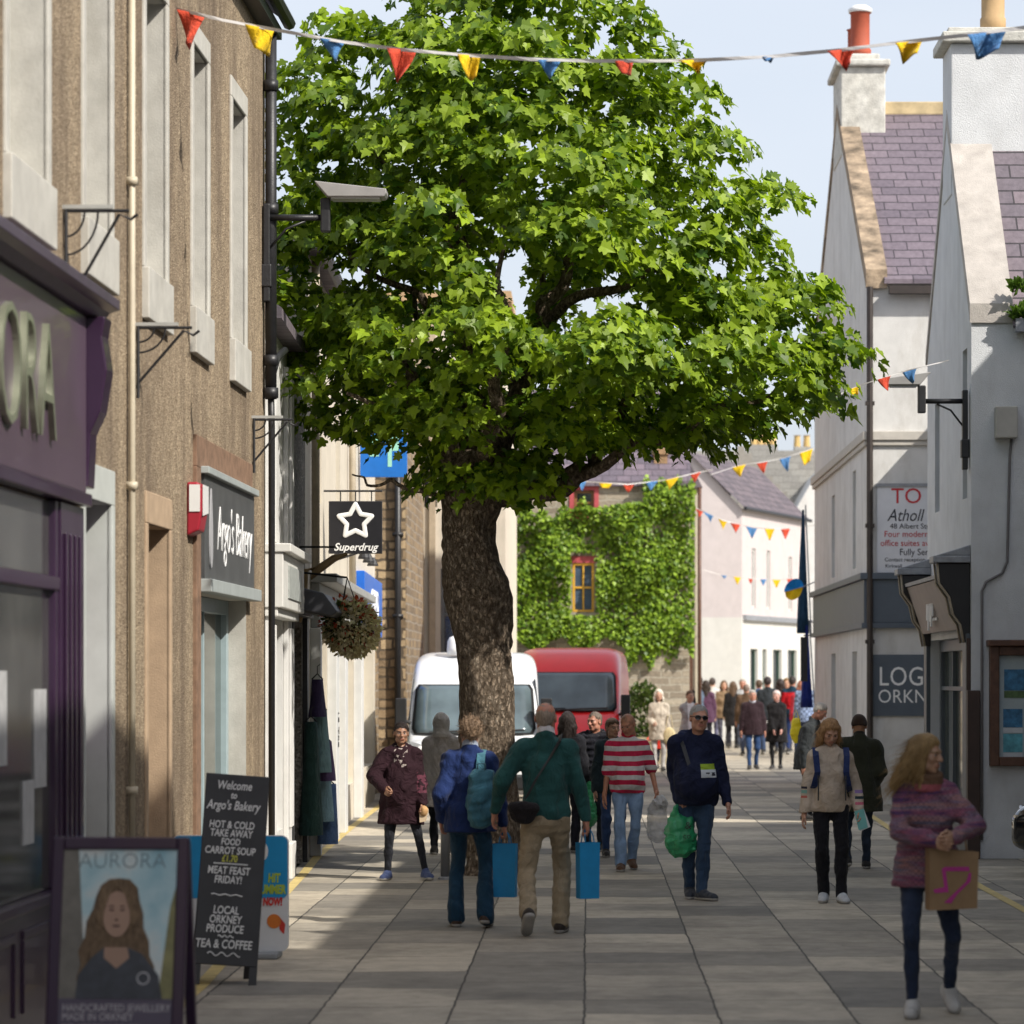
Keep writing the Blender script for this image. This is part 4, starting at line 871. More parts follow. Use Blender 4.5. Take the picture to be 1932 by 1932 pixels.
# gilt scroll bracket, flower basket, hanging signs
t = thing('scroll_bracket', 'carved tan wooden scroll bracket under the star sign', 'bracket', (OX2, 0, 0), ROT2)
q = MB(); q.tube([(.0, 33.4, 2.55), (.05, 33.4, 2.8), (.05, 33.4, 3.1), (.16, 33.4, 3.12), (.12, 33.4, 3.02), (.22, 33.4, 3.12), (.36, 33.4, 3.22), (.50, 33.4, 3.27)], [.02, .035, .045, .04, .03, .045, .04, .02], 8); q.build('scroll', plain('tan_carving', (.42, .27, .12), .5, .2), t, True)
q = MB(); q.tube([(.0, 33.4, 3.34), (.38, 33.4, 3.34)], .012, 6); q.build('rail', M_black, t)
def hang_sign(name, label, X, Y, z0, z1, w, mat):
    t = thing(name, label, 'sign', (X, Y, 0), 0, 'square signs hung over the pavement'); q = MB(); q.box(0, w, -.02, .02, z0, z1); b_ = q.build('board', mat, t, bevel=.006)
    q = MB(); q.tube([(-.06, 0, z1 + .12), (w, 0, z1 + .12)], .013, 6)
    for x in (.22 * w, .5 * w, .8 * w): q.tube([(x, 0, z1 + .12), (x, 0, z1 + .002)], .008, 5)
    q.build('bracket', M_black, t); return t, b_
t, b_ = hang_sign('hanging_sign', 'black square hanging sign with a white star outline and white script', -3.06, 37.5, 3.43, 4.05, .63, plain('sign_black', (.014, .014, .018), .4, .2))
def star(r, n=5): return [Vector((.315 + (r if k % 2 == 0 else r * .52) * math.sin(k * math.pi / n), 0, 3.81 + (r if k % 2 == 0 else r * .52) * math.cos(k * math.pi / n))) for k in range(2 * n)]
q = MB(); a, c = star(.205), star(.205); P_ = a + [a[0], a[1]]
a2 = [p + Vector((0, -.026, 0)) for p in a]
for i in range(10): q.tube([a2[i], a2[(i + 1) % 10]], .027, 8)
for p in a2: q.lathe([(.001, -.027), (.019, -.019), (.027, 0), (.019, .019), (.001, .027)], p, 10)
for v in range(len(q.v)): x, y, z = q.v[v]; q.v[v] = (x, -.026 + (y + .026) * .3, z)
q.build('star', M_whitelet, b_)
text('lettering', 'Superdrug', .125, M_whitelet, b_, (.315, -.026, 3.505), (R(90), 0, 0), .003, .3, sx=.98, offset=.002)
t, b_ = hang_sign('hanging_sign', 'bright blue hanging sign with pale green shapes, partly behind the tree leaves', -3.30, 46, 4.87, 5.62, .68, plain('sign_blue', (.01, .14, .50), .4, .1))
gm = plain('sign_mint', (.30, .62, .50), .4, .05)
for x0, x1, z0, z1 in ((.13, .27, 5.17, 5.45), (.40, .46, 5.02, 5.45), (.46, .56, 5.25, 5.45)): flat(rect(x0, x1, z0, z1), gm, 'mint_shape', b_, Matrix.Translation((0, -.018, 0)))

fb = thing('flower_basket', 'hanging basket of dry red and straw flowers under a black canopy', 'flower basket', (xof(655, 33.2), 33.2, zof(1180, 33.2)))
q = MB(); q.lathe([(.02, -.20), (.13, -.16), (.19, -.06), (.20, .0), (.18, .01)], n=16); q.build('basket', plain('coir', (.10, .07, .04), .9, .3, 30, bmp=.01), fb, True)
r_ = np.random.default_rng(5)
def leafy(n, rad, size, seed, cen=(0, 0, 0), sq=(1, 1, 1), shell=.55, droop=.0):
    """n small folded leaves in a ball"""
    r = np.random.default_rng(seed); d = r.normal(0, 1, (n, 3)); d /= np.linalg.norm(d, axis=1)[:, None]
    p = d * rad * (shell + (1 - shell) * r.random((n, 1)) ** .5) * np.array(sq) + np.array(cen)
    t = d + r.normal(0, .6, (n, 3)); t[:, 2] -= droop; t /= np.linalg.norm(t, axis=1)[:, None]; u = np.cross(t, r.normal(0, 1, (n, 3))); u /= np.linalg.norm(u, axis=1)[:, None]; nn = np.cross(t, u)
    s = (size * r.uniform(.6, 1.25, n))[:, None]
    V = np.stack([p, p + s * (t * .5 + u * .32 + nn * .06), p + s * t, p + s * (t * .5 - u * .32 + nn * .06)], 1).reshape(-1, 3); Q = np.arange(n * 4).reshape(n, 4)
    return V, Q
def leafmat(name, c, c2, trans=.35, rough=.45, spec=.4):
    m, nt, b = nodes_of(name); gi = nt.nodes.new('ShaderNodeNewGeometry')
    col = ramp(nt, [(0, c), (.75, c2), (1, tuple(min(1, x * 1.35) for x in c2))], gi.outputs['Random Per Island']).outputs[0]
    nt.links.new(col, b.inputs['Base Color']); b.inputs['Roughness'].default_value = rough; b.inputs['Specular IOR Level'].default_value = spec
    tr = nt.nodes.new('ShaderNodeBsdfTranslucent'); hs = mixc(nt, 1., col, (1.25, 1.3, .55), 'MULTIPLY'); nt.links.new(hs, tr.inputs['Color'])
    mxs = nt.nodes.new('ShaderNodeMixShader'); mxs.inputs[0].default_value = trans; out = nt.nodes['Material Output']
    nt.links.new(b.outputs[0], mxs.inputs[1]); nt.links.new(tr.outputs[0], mxs.inputs[2]); nt.links.new(mxs.outputs[0], out.inputs['Surface']); return m
V1, Q1 = leafy(1200, .24, .06, 1, (0, 0, 0), droop=.3); V2, Q2 = leafy(2000, .29, .06, 2, (.05, 0, -.03), droop=.5); V3, Q3 = leafy(200, .28, .06, 3, (0, 0, .02), shell=.9)
np_obj('foliage', [(V1, Q1, 0), (V2, Q2, 1), (V3, Q3, 2)], [leafmat('basket_green', (.06, .09, .03), (.12, .15, .05)), leafmat('basket_straw', (.50, .40, .24), (.80, .72, .55)), leafmat('basket_red', (.40, .05, .03), (.55, .10, .05))], fb, False)
q = MB()
for a in range(3): q.tube([(.17 * math.cos(a * 2.1), .17 * math.sin(a * 2.1), 0), (0, 0, .5)], .005, 4)
q.tube([(0, 0, .5), (-.45, 0, .55), (-.52, 0, .45)], .012, 6); q.build('chain', M_black, fb)

# clothes hung outside the dark doorway
def garment(label, u, z0, z1, w, c, shape, out):
    t = thing('hanging_garment', label, 'clothing', (OX2, 0, 0), ROT2, 'garments hung outside the dark shop door'); q = MB(); n = 14; vs = []; H_ = 8
    for j in range(H_ + 1):
        z = z1 + (z0 - z1) * j / H_; ww = w * (shape[0] + (shape[1] - shape[0]) * j / H_)
        for k in range(n):
            a = 2 * math.pi * k / n; f = 1 + .14 * math.sin(a * 5 + j * .3) * (j / H_)
            vs.append((out + ww * .5 * math.cos(a) * f, u + .07 * math.sin(a) * (1.2 + j / H_) * f, z))
    q.add(vs, [(j * n + k, j * n + (k + 1) % n, (j + 1) * n + (k + 1) % n, (j + 1) * n + k) for j in range(H_) for k in range(n)] + [tuple(range(n))]); q.build('fabric', cloth(c), t, True)
    q = MB(); q.tube([(out - w * .3, u, z1 + .0), (out, u, z1 + .06), (out + w * .3, u, z1)], .008, 5); q.tube([(out, u, z1 + .06), (out, u, z1 + .14), (out + .03, u, z1 + .16)], .005, 5); q.build('hanger', M_black, t)
garment('dark purple top hanging highest at the dark shop door', 34.0, 1.55, 1.95, .20, (.07, .05, .12), (.6, .9), .15)
garment('pale teal dress hanging by the dark shop door', 34.25, .95, 1.62, .22, (.24, .38, .38), (.6, 1.0), .17)
garment('purple shawl hanging beneath the teal dress', 34.5, .85, 1.28, .24, (.16, .10, .22), (.7, 1), .19)
garment('pale aqua long skirt hanging low by the dark shop door', 34.75, .40, .92, .20, (.30, .46, .50), (.7, 1.0), .18)
garment('faded blue jeans hanging lowest by the dark shop door', 35.0, .14, .80, .24, (.12, .20, .38), (.8, .9), .2)
garment('dark green coat hanging just inside the dark shop door', 33.7, .30, 1.5, .22, (.03, .07, .06), (.6, 1.1), .10)

# ------------------------------------------------------------------ rubble house end and cream house behind the tree
M_rub = bricky('rubble_stone', 'XZ0', .42, .17, (.50, .37, .22), (.20, .14, .085), (.13, .10, .07), .022, .16, .0, .05, .43, .95, squash=.6)
M_rubY = bricky('rubble_stone_side', 'YZ0', .5, .15, (.36, .26, .15), (.20, .15, .10), (.32, .27, .21), .018, .10, .05, .03, .43, .95)
rb = thing('rubble_house', 'brown rubble stone house end with a black pipe, beyond the cream house', 'building', (0, 0, 0))
q = MB(); q.box(-8, -3.14, 54.6, 60, 0, 7.2); q.build('wall', M_rub, rb)
q = MB(); q.prism([(-8, 54.4, 7.2), (-3.0, 54.4, 7.2), (-5.5, 54.4, 9.6)], (0, 5.8, 0)); q.build('roof', M_slateY, rb)
q = MB(); q.tube([(xof(750, 54.4), 54.5, 7), (xof(750, 54.4), 54.5, 0)], .055, 8)
for z in (1, 3, 4.4): q.box(xof(750, 54.4) - .09, xof(750, 54.4) + .09, 54.45, 54.6, z, z + .06)
q.build('downpipe', M_black, rb, True)
q = MB(); q.box(-3.9, -3.6, 52.2, 54.59, 0, 2.3); q.build('side_wall', M_rubY, rb); q = MB(); q.box(-3.139, -3.12, 54.603, 60, 0, 7.19); q.build('return_wall', M_rubY, rb)
ct = thing('cream_building', 'cream building standing behind the tree trunk and the white van', 'building', (0, 0, 0))
fx = lambda y0: (lambda u, z, i: (u, y0 + i, z))
h_ = [(-2.88, -2.4, 2.3, 4.1, .2), (-2.2, -1.75, 5.3, 7.0, .2), (-3.4, -2.95, 5.3, 7.0, .2), (-2.88, -2.4, .4, 2.0, .2)]
q = MB(); wall(q, -8, -1.62, 0, 9.3, h_, fx(62), .2); q.box(-1.95, -1.62, 62.3, 72, 0, 9.3); q.add([(-1.62, 62, 0), (-1.62, 62.3, 0), (-1.62, 62.3, 9.3), (-1.62, 62, 9.3)], [(0, 1, 2, 3)]); q.build('wall', M_cream, ct)
for h in h_: window(ct, fx(62), h, .14, plain('grey_joinery', (.14, .15, .15), .5, .1), bars=(('h', .5),))
q = MB(); q.box(-8, -1.5, 61.85, 72, 9.303, 9.5); q.build('roof', plain('tan_coping', (.45, .30, .16), .8, .15), ct)
q = MB(); q.box(-3.52, -3.2, 61.9, 61.99, 0, 9.2); q.box(-3.1, -2.98, 61.93, 61.99, 0, 9.2); q.build('quoin', plain('tan_stone', (.45, .36, .25), .8, .12), ct)

# ------------------------------------------------------------------ ivy house
iv = thing('ivy_house', 'stone house covered in creeper with a yellow window and a slate roof', 'building', (0, 0, 0)); Y0 = 76.0
s0 = F / Y0; X = lambda px: xof(px, Y0); Z = lambda py: zof(py, Y0)
hw = [(X(1083), X(1121), Z(972), Z(925), .2), (X(1080), X(1121), Z(1155), Z(1062), .2)]
q = MB(); wall(q, -2.0, 2.42, 0, 6.55, hw, fx(Y0), .2); q.box(2.1, 2.42, Y0 + .3, 83, 0, 6.55); q.add([(2.42, Y0, 0), (2.42, Y0 + .3, 0), (2.42, Y0 + .3, 6.55), (2.42, Y0, 6.55)], [(0, 1, 2, 3)]); q.build('wall', bricky('pale_rubble', 'XZ0', .5, .17, (.46, .40, .31), (.25, .21, .16), (.40, .36, .29), .02, .12, .05, .03, .41, .95), iv)
M_slateX = bricky('slate_purple', 'XZ0', .34, .155, (.19, .15, .18), (.13, .11, .135), (.06, .05, .06), .009, .012, 0, .02, .5, .6)
q = MB(); q.prism([(-2.05, Y0 - .15, 6.553), (-2.05, Y0 - .15, 6.65), (-2.05, Y0 + 3.3, 9.2), (-2.05, Y0 + 6.9, 6.65), (-2.05, Y0 + 6.9, 6.553)], (4.5, 0, 0)); q.build('roof', M_slateX, iv)
q = MB(); q.box(X(1235), X(1260), Y0 + .5, Y0 + 1.3, 6.6, 7.35); q.box(X(1232), X(1263), Y0 + .45, Y0 + 1.35, 7.351, 7.5); q.build('chimney', plain('brown_stone_chimney', (.30, .19, .10), .9, .25, 8, bmp=.01), iv)
mk = plain('pinkish_red_paint', (.42, .07, .08), .6, .15, 6); q = MB(); margin(q, fx(Y0), hw[0], .11, .03, .1, .12); slab(q, fx(Y0), hw[1][0] - .05, hw[1][1] + .05, hw[1][3], hw[1][3] + .16, -.03, .02); q.build('window_margin', mk, iv)
window(iv, fx(Y0), hw[0], .1, plain('brown_sash', (.22, .10, .03), .5, .15), bars=(('h', .5),)); window(iv, fx(Y0), hw[1], .05, plain('yellow_sash', (.62, .34, .03), .5, .1), glass('blue_glass', (.06, .09, .14)), .06, (('h', .5), ('v', .5)))
def ivy(n, seed):
    r = np.random.default_rng(seed); P = []; ns = lambda x, y: math.sin(x * .043 + 1.3 * math.sin(y * .021)) + math.sin(y * .052 + 1.1 * math.sin(x * .031) + 2) + .7 * math.sin(x * .11 + y * .07)
    while len(P) < n:
        x = r.uniform(950, 1308); y = r.uniform(890, 1300)
        top = 958 + 12 * math.sin(x * .05) + 9 * math.sin(x * .17) if x < 1130 else (955 - (x - 1130) * .12 if x < 1215 else 905 + 9 * math.sin(x * .2))
        bot = 1212 + 12 * math.sin(x * .07) if x < 1180 else (1245 - max(0, x - 1230) * .35 + 14 * math.sin(x * .16) + 6 * math.sin(x * .41))
        if not top < y < bot: continue
        if 1076 < x < 1126 and 1040 < y < 1160: continue
        nv = ns(x, y)
        if r.random() > .8 + .2 * nv: continue
        bulge = .14 + .11 * (nv + 1) + .10 * r.random()
        P.append((X(x), Y0 - bulge * r.uniform(.5, 1), Z(y)))
    P = np.array(P); s = (.105 * r.uniform(.6, 1.3, n))[:, None]
    nn = np.stack([r.normal(0, .8, n), -np.ones(n), r.normal(.5, .8, n)], 1); nn /= np.linalg.norm(nn, axis=1)[:, None]; d = np.stack([r.normal(0, .5, n), np.full(n, -.2), -np.ones(n)], 1); d -= nn * (d * nn).sum(1)[:, None]; d /= np.linalg.norm(d, axis=1)[:, None]; u = np.cross(d, nn)
    return np.stack([P, P + s * (d * .3 + u * .5 + nn * .06), P + s * d, P + s * (d * .3 - u * .5 + nn * .06)], 1).reshape(-1, 3), np.arange(4 * n).reshape(n, 4)
V, Q = ivy(13000, 4); o = np_obj('wall_creeper', [(V, Q, 0)], [leafmat('creeper_leaf', (.06, .13, .012), (.22, .33, .03), .3)], None, False); tag(o, 'green leafy creeper covering the stone house around the yellow window', 'creeper')
bs = thing('shrub', 'dark green bush against the stone house right of the red van', 'shrub', (xof(1212, 74.6), 74.6, 0))
V, Q = leafy(2200, .62, .12, 9, (0, 0, 1.0), (.85, .5, 1.4), .3); np_obj('foliage', [(V, Q, 0)], [leafmat('bush_leaf', (.03, .06, .012), (.09, .13, .03), .3)], bs, False)
q = MB()
for a in range(5): q.tube([(0, 0, 0), (.15 * math.cos(a * 1.3), .1 * math.sin(a * 1.3), .6)], .02, 5)
q.build('stem', M_wood, bs)
q = MB(); q.box(X(1165), X(1300), 73.2, 73.55, 0, .50); q.box(X(1163), X(1302), 73.15, 73.6, .501, .60); tag(q.build('garden_wall', bricky('low_wall_stone', 'XZ0', .4, .14, (.40, .34, .22), (.28, .24, .16), (.3, .27, .2), .015, .06)), 'low tan stone garden wall in front of the bush', 'wall')

# ------------------------------------------------------------------ far end of the street
nb = thing('narrow_house', 'narrow cream house end with brown pipe between the creeper house and the pink house', 'building', (0, 0, 0))
q = MB(); q.box(xof(1268, 84), xof(1322, 84), 84, 95, 0, 7.0); q.build('wall', plain('pale_stone_render', (.55, .49, .38), .85, .1, 3, dirt=.4), nb)
q = MB(); q.box(xof(1300, 83.9), xof(1307, 83.9), 83.9, 83.99, 0, 3.6); q.box(xof(1276, 83.9), xof(1290, 83.9), 83.93, 83.99, 0, 2.3); q.build('door', M_wood, nb); q = MB(); q.tube([(xof(1320, 83.8), 83.85, 7.0), (xof(1320, 83.8), 83.85, 0)], .05, 8); q.build('downpipe', M_wood, nb, True)
q = MB(); q.prism([(xof(1262, 84), 83.8, 7.0), (xof(1325, 84), 83.8, 7.0), (xof(1295, 84), 83.8, 7.8)], (0, 11, 0)); q.build('roof', M_slateY, nb)
pk = thing('pink_house', 'pale pink and white two-storey house with a slate roof at the street bend', 'building', (0, 0, 0))
A, B_, C_ = Vector((4.83, 100, 0)), Vector((7.4, 107.8, 0)), Vector((1.5, 100, 0)); dirb = (B_ - A).normalized(); nb_ = Vector((dirb.y, -dirb.x, 0)); LB = (B_ - A).length
atB = lambda u, z, i: tuple(A + dirb * u - nb_ * i + Vector((0, 0, z)))
M_pink = plain('pale_pink_render', (.52, .465, .455), .85, .06, 3, dirt=.25); M_offw = plain('offwhite_render', (.57, .56, .52), .85, .06, 3, dirt=.3)
bw = [(1.2, 1.65, 4.2, 6.1, .15), (3.0, 3.45, 4.2, 6.1, .15), (5.8, 6.25, 4.2, 6.0, .15)]; bs_ = [(1.0, 1.9, .3, 2.9, .2), (2.5, 3.0, 0, 2.9, .2), (3.8, 4.9, .3, 2.9, .2), (5.7, 6.9, .3, 2.9, .2)]; gw = [(2.85, 3.2, 4.1, 5.8, .15)]
q = MB(); wall(q, 0, LB, 3.88, 7.3, bw, atB, .15); wall(q, 1.5, 4.83, 3.88, 7.3, gw, fx(100), .15); q.add([(1.5, 100, 7.3), (4.83, 100, 7.3), (3.16, 100, 9.1)], [(0, 1, 2)]); q.build('upper_wall', M_pink, pk)
q = MB(); wall(q, 0, LB, 0, 3.88, bs_, atB, .2); wall(q, 1.5, 4.83, 0, 3.88, [], fx(100), .2); q.build('lower_wall', M_offw, pk)
for h in bw: window(pk, atB, h, .1, M_sash)
for h in bs_: window(pk, atB, h, .14, plain('dark_green_joinery', (.03, .07, .05), .5, .1), name='shop_window')
window(pk, fx(100), gw[0], .1, plain('grey_joinery', (.14, .15, .15), .5, .1))
q = MB(); slab(q, atB, .1, LB - .1, 3.80, 3.96, -.12, 0); q.build('string_course', M_lead, pk)
n2 = Vector((-dirb.y, dirb.x, 0)); rg = Vector((3.16, 100, 9.1))
q = MB(); e = atB(-.15, 7.3, -.15); f_ = atB(LB, 7.3, -.15); q.add([e, f_, tuple(rg + dirb * LB + Vector((0, 0, .0))), tuple(rg + Vector((-.05, -.15, 0)))], [(0, 1, 2, 3)]); q.add([(1.4, 99.85, 7.25), tuple(rg + Vector((-.05, -.15, 0))), tuple(rg + dirb * LB), tuple(Vector((1.4, 99.85, 7.25)) + dirb * LB)], [(0, 1, 2, 3)]); ro = q.build('roof', M_slateY, pk)
q = MB(); q.tube([e, f_], .06); q.build('gutter', M_black, pk)
kk = thing('crow_stepped_house', 'grey stone house with crow-stepped gable and yellow chimney pots, behind the pink house', 'building', (0, 0, 0))
M_gst = bricky('grey_stone', 'XZ0', .6, .25, (.36, .35, .32), (.28, .27, .25), (.24, .23, .21), .01, .05)
q = MB(); yk = 122.0; xx = lambda px: xof(px, yk); zz = lambda py: zof(py, yk); q.box(xx(1290), xx(1540), yk, yk + 8, 0, zz(850)); q.build('wall', M_gst, kk)
q = MB()
for k in range(9): q.box(xx(1385 + 13 * k), xx(1385 + 13 * (k + 1)), yk - 3, yk - 2.6, 0, zz(852 + 14 * k))
q.build('crow_step', plain('crow_step_stone', (.27, .25, .22), .9, .15, 6), kk)
q = MB(); q.box(xx(1415), xx(1468), yk + .2, yk + 1.0, zz(851), zz(838)); q.box(xx(1500), xx(1532), yk + .2, yk + 1.0, zz(851), zz(842)); q.build('chimney', M_gst, kk); q = MB()
for px, py in ((1424, 838), (1436, 838), (1448, 838), (1460, 838), (1506, 842), (1524, 842)): q = MB(); q.lathe([(.14, 0), (.11, .42), (.15, .46)], (xx(px), yk + .6, zz(py)), 10); q.build('chimney_pot', plain('buff_pot', (.52, .36, .14), .8, .1), kk)
fw = thing('far_white_house', 'bright white house far down the street beside the crow-stepped house', 'building', (0, 0, 0))
q = MB(); q.box(xof(1488, 116), xof(1600, 116), 116, 124, 0, zof(985, 116)); q.prism([(xof(1488, 116), 116, zof(985, 116)), (xof(1600, 116), 116, zof(985, 116)), (xof(1545, 116), 116, zof(885, 116))], (0, 8, 0)); q.build('wall', M_wr, fw)
q = MB(); q.box(xof(1505, 115.9), xof(1517, 115.9), 115.93, 115.99, 2.6, 4.2); q.build('window', M_glass, fw)
fe = thing('end_terrace', 'pale terrace closing the far end of the street behind the walkers', 'building', (0, 0, 0))
q = MB(); wall(q, -2, 16, 0, 5.5, [(5.2, 6.2, .4, 2.4, .2), (7.4, 8.4, 0, 2.4, .2), (5.2, 6.2, 3.4, 4.8, .2)], fx(160), .2); q.build('wall', M_offw, fe)
for h in [(5.2, 6.2, .4, 2.4), (7.4, 8.4, 0, 2.4), (5.2, 6.2, 3.4, 4.8)]: window(fe, fx(160), h, .15, M_sash)
q = MB(); q.prism([(-2, 159.8, 5.503), (-2, 163, 8), (-2, 167, 5.503)], (18, 0, 0)); q.build('roof', M_slateX, fe)
# ------------------------------------------------------------------ white houses on the far side, gables to the street
def gx(x0): return lambda u, z, i: (x0 + i, u, z)
M_wallA = plain('white_harl', (.60, .61, .62), .85, .09, 2.2, bmp=.010, bscale=90, dirt=.4)
M_wallB = plain('white_harl_warm', (.62, .61, .585), .85, .09, 2.2, bmp=.010, bscale=80, dirt=.8)
M_skew = plain('lichened_skew', (.27, .205, .14), .9, .7, 3.5, bmp=.015, bscale=25, dirt=.5)
M_mort = plain('weathered_harl', (.52, .51, .465), .9, .28, 6, bmp=.012, bscale=50, dirt=.55)
def gable_house(name, label, x0, x1, y0, y1, ze, zr, wm, rm, fh, gh, fd=.18, ri=.25):
    t = thing(name, label, 'building', (0, 0, 0)); ym = (y0 + y1) / 2; q = MB()
    wall(q, x0, x1, 0, ze, fh, fx(y0), fd); wall(q, y0, y1, 0, ze, gh, gx(x0), fd)
    q.add([(x0, y0, ze), (x0, y1, ze), (x0, ym, zr)], [(0, 1, 2)])
    q.add([(x1, y0, 0), (x1, y1, 0), (x1, y1, ze), (x1, ym, zr), (x1, y0, ze)], [(0, 1, 2, 3, 4)]); q.add([(x0, y1, 0), (x1, y1, 0), (x1, y1, ze), (x0, y1, ze)], [(0, 1, 2, 3)])
    q.build('wall', wm, t); q = MB(); sl_ = (zr - ze) / (ym - y0); o = .14
    q.prism([(x0 + ri, y0 - o, ze - o * sl_ + .03), (x0 + ri, ym, zr + .03), (x0 + ri, y1 + o, ze - o * sl_ + .03), (x0 + ri, y1 + o, ze - o * sl_ + .10), (x0 + ri, ym, zr + .12), (x0 + ri, y0 - o, ze - o * sl_ + .10)], (x1 - x0, 0, 0)); q.build('roof', rm, t)
    return t, ym, sl_
# near one: notice board, cable box, dark shopfront in its gable
xA, yA0, yA1, zA = 4.17, 34.62, 39.1, 5.88
gA = [(37.75, 38.25, 3.95, 5.25, .16), (35.0, 35.42, 3.95, 5.6, .16)]; sA = [(35.05, 38.75, .35, 2.42, .25)]
M_slateA = bricky('slate_plum', 'XZ0', .40, .17, (.21, .17, .19), (.14, .12, .14), (.05, .045, .05), .010, .012, 0, .025, .5, .6)
ha, ymA, slA = gable_house('white_gable_house', 'white gabled house with a dark consoled shopfront and a brown notice board', xA, 13, yA0, yA1, zA, 8.35, M_wallA, M_slateA, [], gA + sA, ri=.44)
for h in gA: window(ha, gx(xA), h, .12, plain('grey_white_joinery', (.5, .51, .5), .5, .05), bars=(('h', .5),), fw=.05)
window(ha, gx(xA), sA[0], .16, plain('slate_blue_frame', (.07, .085, .10), .4, .1), glass('shop_glass'), .14, (('v', .33), ('v', .66), ('h', .72)), name='shop_window')
q = MB()     # raised skew along the near slope
q.prism([(xA - .02, yA0 - .03, zA - .05), (xA - .02, ymA, 8.35), (xA - .02, ymA, 8.55), (xA - .02, yA0 - .03, zA + .16)], (.47, 0, 0)); q.prism([(xA - .02, yA1 + .05, zA - .08), (xA - .02, ymA + .01, 8.35), (xA - .02, ymA + .01, 8.5), (xA - .02, yA1 + .05, zA + .06)], (.3, 0, 0))
q.build('skew', plain('pinkish_harl', (.43, .395, .36), .9, .16, 5, bmp=.008, bscale=60, dirt=.4), ha)
q = MB(); q.box(xA - .015, xA + .92, ymA - .42, ymA + .42, 7.5, 9.24); ck = q.build('chimney', M_wallA, ha, bevel=.015)
q = MB(); q.box(xA - .12, xA + 1.02, ymA - .52, ymA + .52, 9.242, 9.36); q.box(xA - .05, xA + .95, ymA - .45, ymA + .45, 9.361, 9.42); q.build('coping', M_mort, ck, bevel=.015)
q = MB(); q.lathe([(.15, 9.42), (.15, 9.6), (.135, 9.62), (.135, 10.1), (.16, 10.12), (.16, 10.2)], (xA + .52, ymA, 0), 16); q.build('chimney_pot', plain('buff_clay', (.45, .30, .15), .8, .12), ck, True)
q = MB(); q.box(xA + .46, xA + 9, yA0 - .18, yA0 - .06, zA - .16, zA - .02); q.build('gutter', M_lead, ha)
q = MB(); q.box(xA - .05, xA + .09, yA0 - .06, yA0 + .05, 0, 1.83); q.box(xA - .045, xA + .0, yA0 + .05, yA0 + .38, 0, 2.4); q.build('corner_post', plain('dark_brown_post', (.045, .024, .017), .5, .2), ha, bevel=.008)
q = MB(); cx = xof(1853, yA0 - .05); q.tube([(xof(1908, 34.6), yA0 - .03, zof(828, 34.6)), (xof(1905, 34.6), yA0 - .03, zof(860, 34.6)), (xof(1900, 34.6), yA0 - .03, zof(1060, 34.6)), (xof(1890, 34.6), yA0 - .03, zof(1082, 34.6)), (xof(1860, 34.6), yA0 - .03, zof(1098, 34.6)), (cx, yA0 - .03, zof(1115, 34.6)), (cx, yA0 - .03, zof(1300, 34.6)), (cx, yA0 - .03, .2)], .016, 6); q.build('cable', plain('grey_cable', (.16, .15, .15), .6, .1), ha, True)
q = MB(); q.box(xof(1876, 34.6), xof(1917, 34.6), yA0 - .16, yA0 - .002, zof(828, 34.6), zof(768, 34.6)); tag(q.build('meter_box', plain('grey_cream_box', (.42, .40, .36), .5, .1, dirt=.3), bevel=.012), 'grey-cream utility box high on the white house front', 'box')
# shopfront consoles and canted sign on the gable
for yy in (34.72, 38.72):
    q = MB(); pr = [(xA, yy, 2.35), (xA - .06, yy, 2.35), (xA - .10, yy, 2.55), (xA - .18, yy, 2.66), (xA - .22, yy, 2.85), (xA - .33, yy, 3.0), (xA - .35, yy, 3.22), (xA, yy, 3.22)]; q.prism(pr, (0, .30, 0))
    pr2 = [(p[0] - (.02 if 0 < k < 7 else 0), yy - .012, p[2]) for k, p in enumerate(pr)]; cb = q.build('console_bracket', plain('console_black', (.014, .013, .014), .35, .2), ha, bevel=.012)
    q = MB(); q.tube([(p[0] - .012, yy - .004, p[2]) for p in pr[1:7]], .013, 6); q.tube([(p[0] - .012, yy + .304, p[2]) for p in pr[1:7]], .013, 6); q.build('bead', plain('buff_bead', (.36, .30, .22), .5, .15), cb, True)
    q = MB(); q.box(xA - .41, xA + .0, yy - .05, yy + .35, 3.222, 3.30); q.prism([(xA - .38, yy - .03, 3.301), (xA, yy - .03, 3.301), (xA, yy - .03, 3.42)], (0, .36, 0)); q.build('lead_cap', M_lead, cb, bevel=.01)
q = MB(); q.prism([(xA - .10, 35.03, 2.50), (xA - .29, 35.03, 3.06), (xA - .25, 35.03, 3.09), (xA - .05, 35.03, 2.50)], (0, 3.68, 0)); cs_ = q.build('canted_sign', plain('taupe_sign', (.21, .17, .15), .5, .12, 4), ha)
q = MB(); q.prism([(xA - .31, 35.03, 3.07), (xA - .32, 35.03, 3.11), (xA, 35.03, 3.2), (xA, 35.03, 3.09)], (0, 3.68, 0)); q.build('lead_flashing', M_lead, ha)
q = MB(); tilt_x = lambda z: xA - .10 - .19 * (z - 2.5) / .56 - .004
for u, a in ((36.6, .1), (36.75, .22), (36.9, .16), (37.05, .26), (37.2, .14)): q.box(tilt_x(2.78) - .012, tilt_x(2.78) + .004, u, u + .07, 2.78 - a, 2.78 + a * .6)
q.box(tilt_x(2.66) - .012, tilt_x(2.66) + .004, 36.55, 37.3, 2.63, 2.66); q.build('emblem', M_whitelet, cs_)
q = MB(); slab(q, gx(xA), 34.7, 35.04, 0, 2.45, -.05, .0); slab(q, gx(xA), 38.76, 39.05, 0, 2.45, -.05, 0); slab(q, gx(xA), 35.04, 38.76, 0, .34, -.03, 0); q.build('shopfront_frame', plain('slate_blue_frame', (.07, .085, .10), .4, .1), ha, bevel=.008)
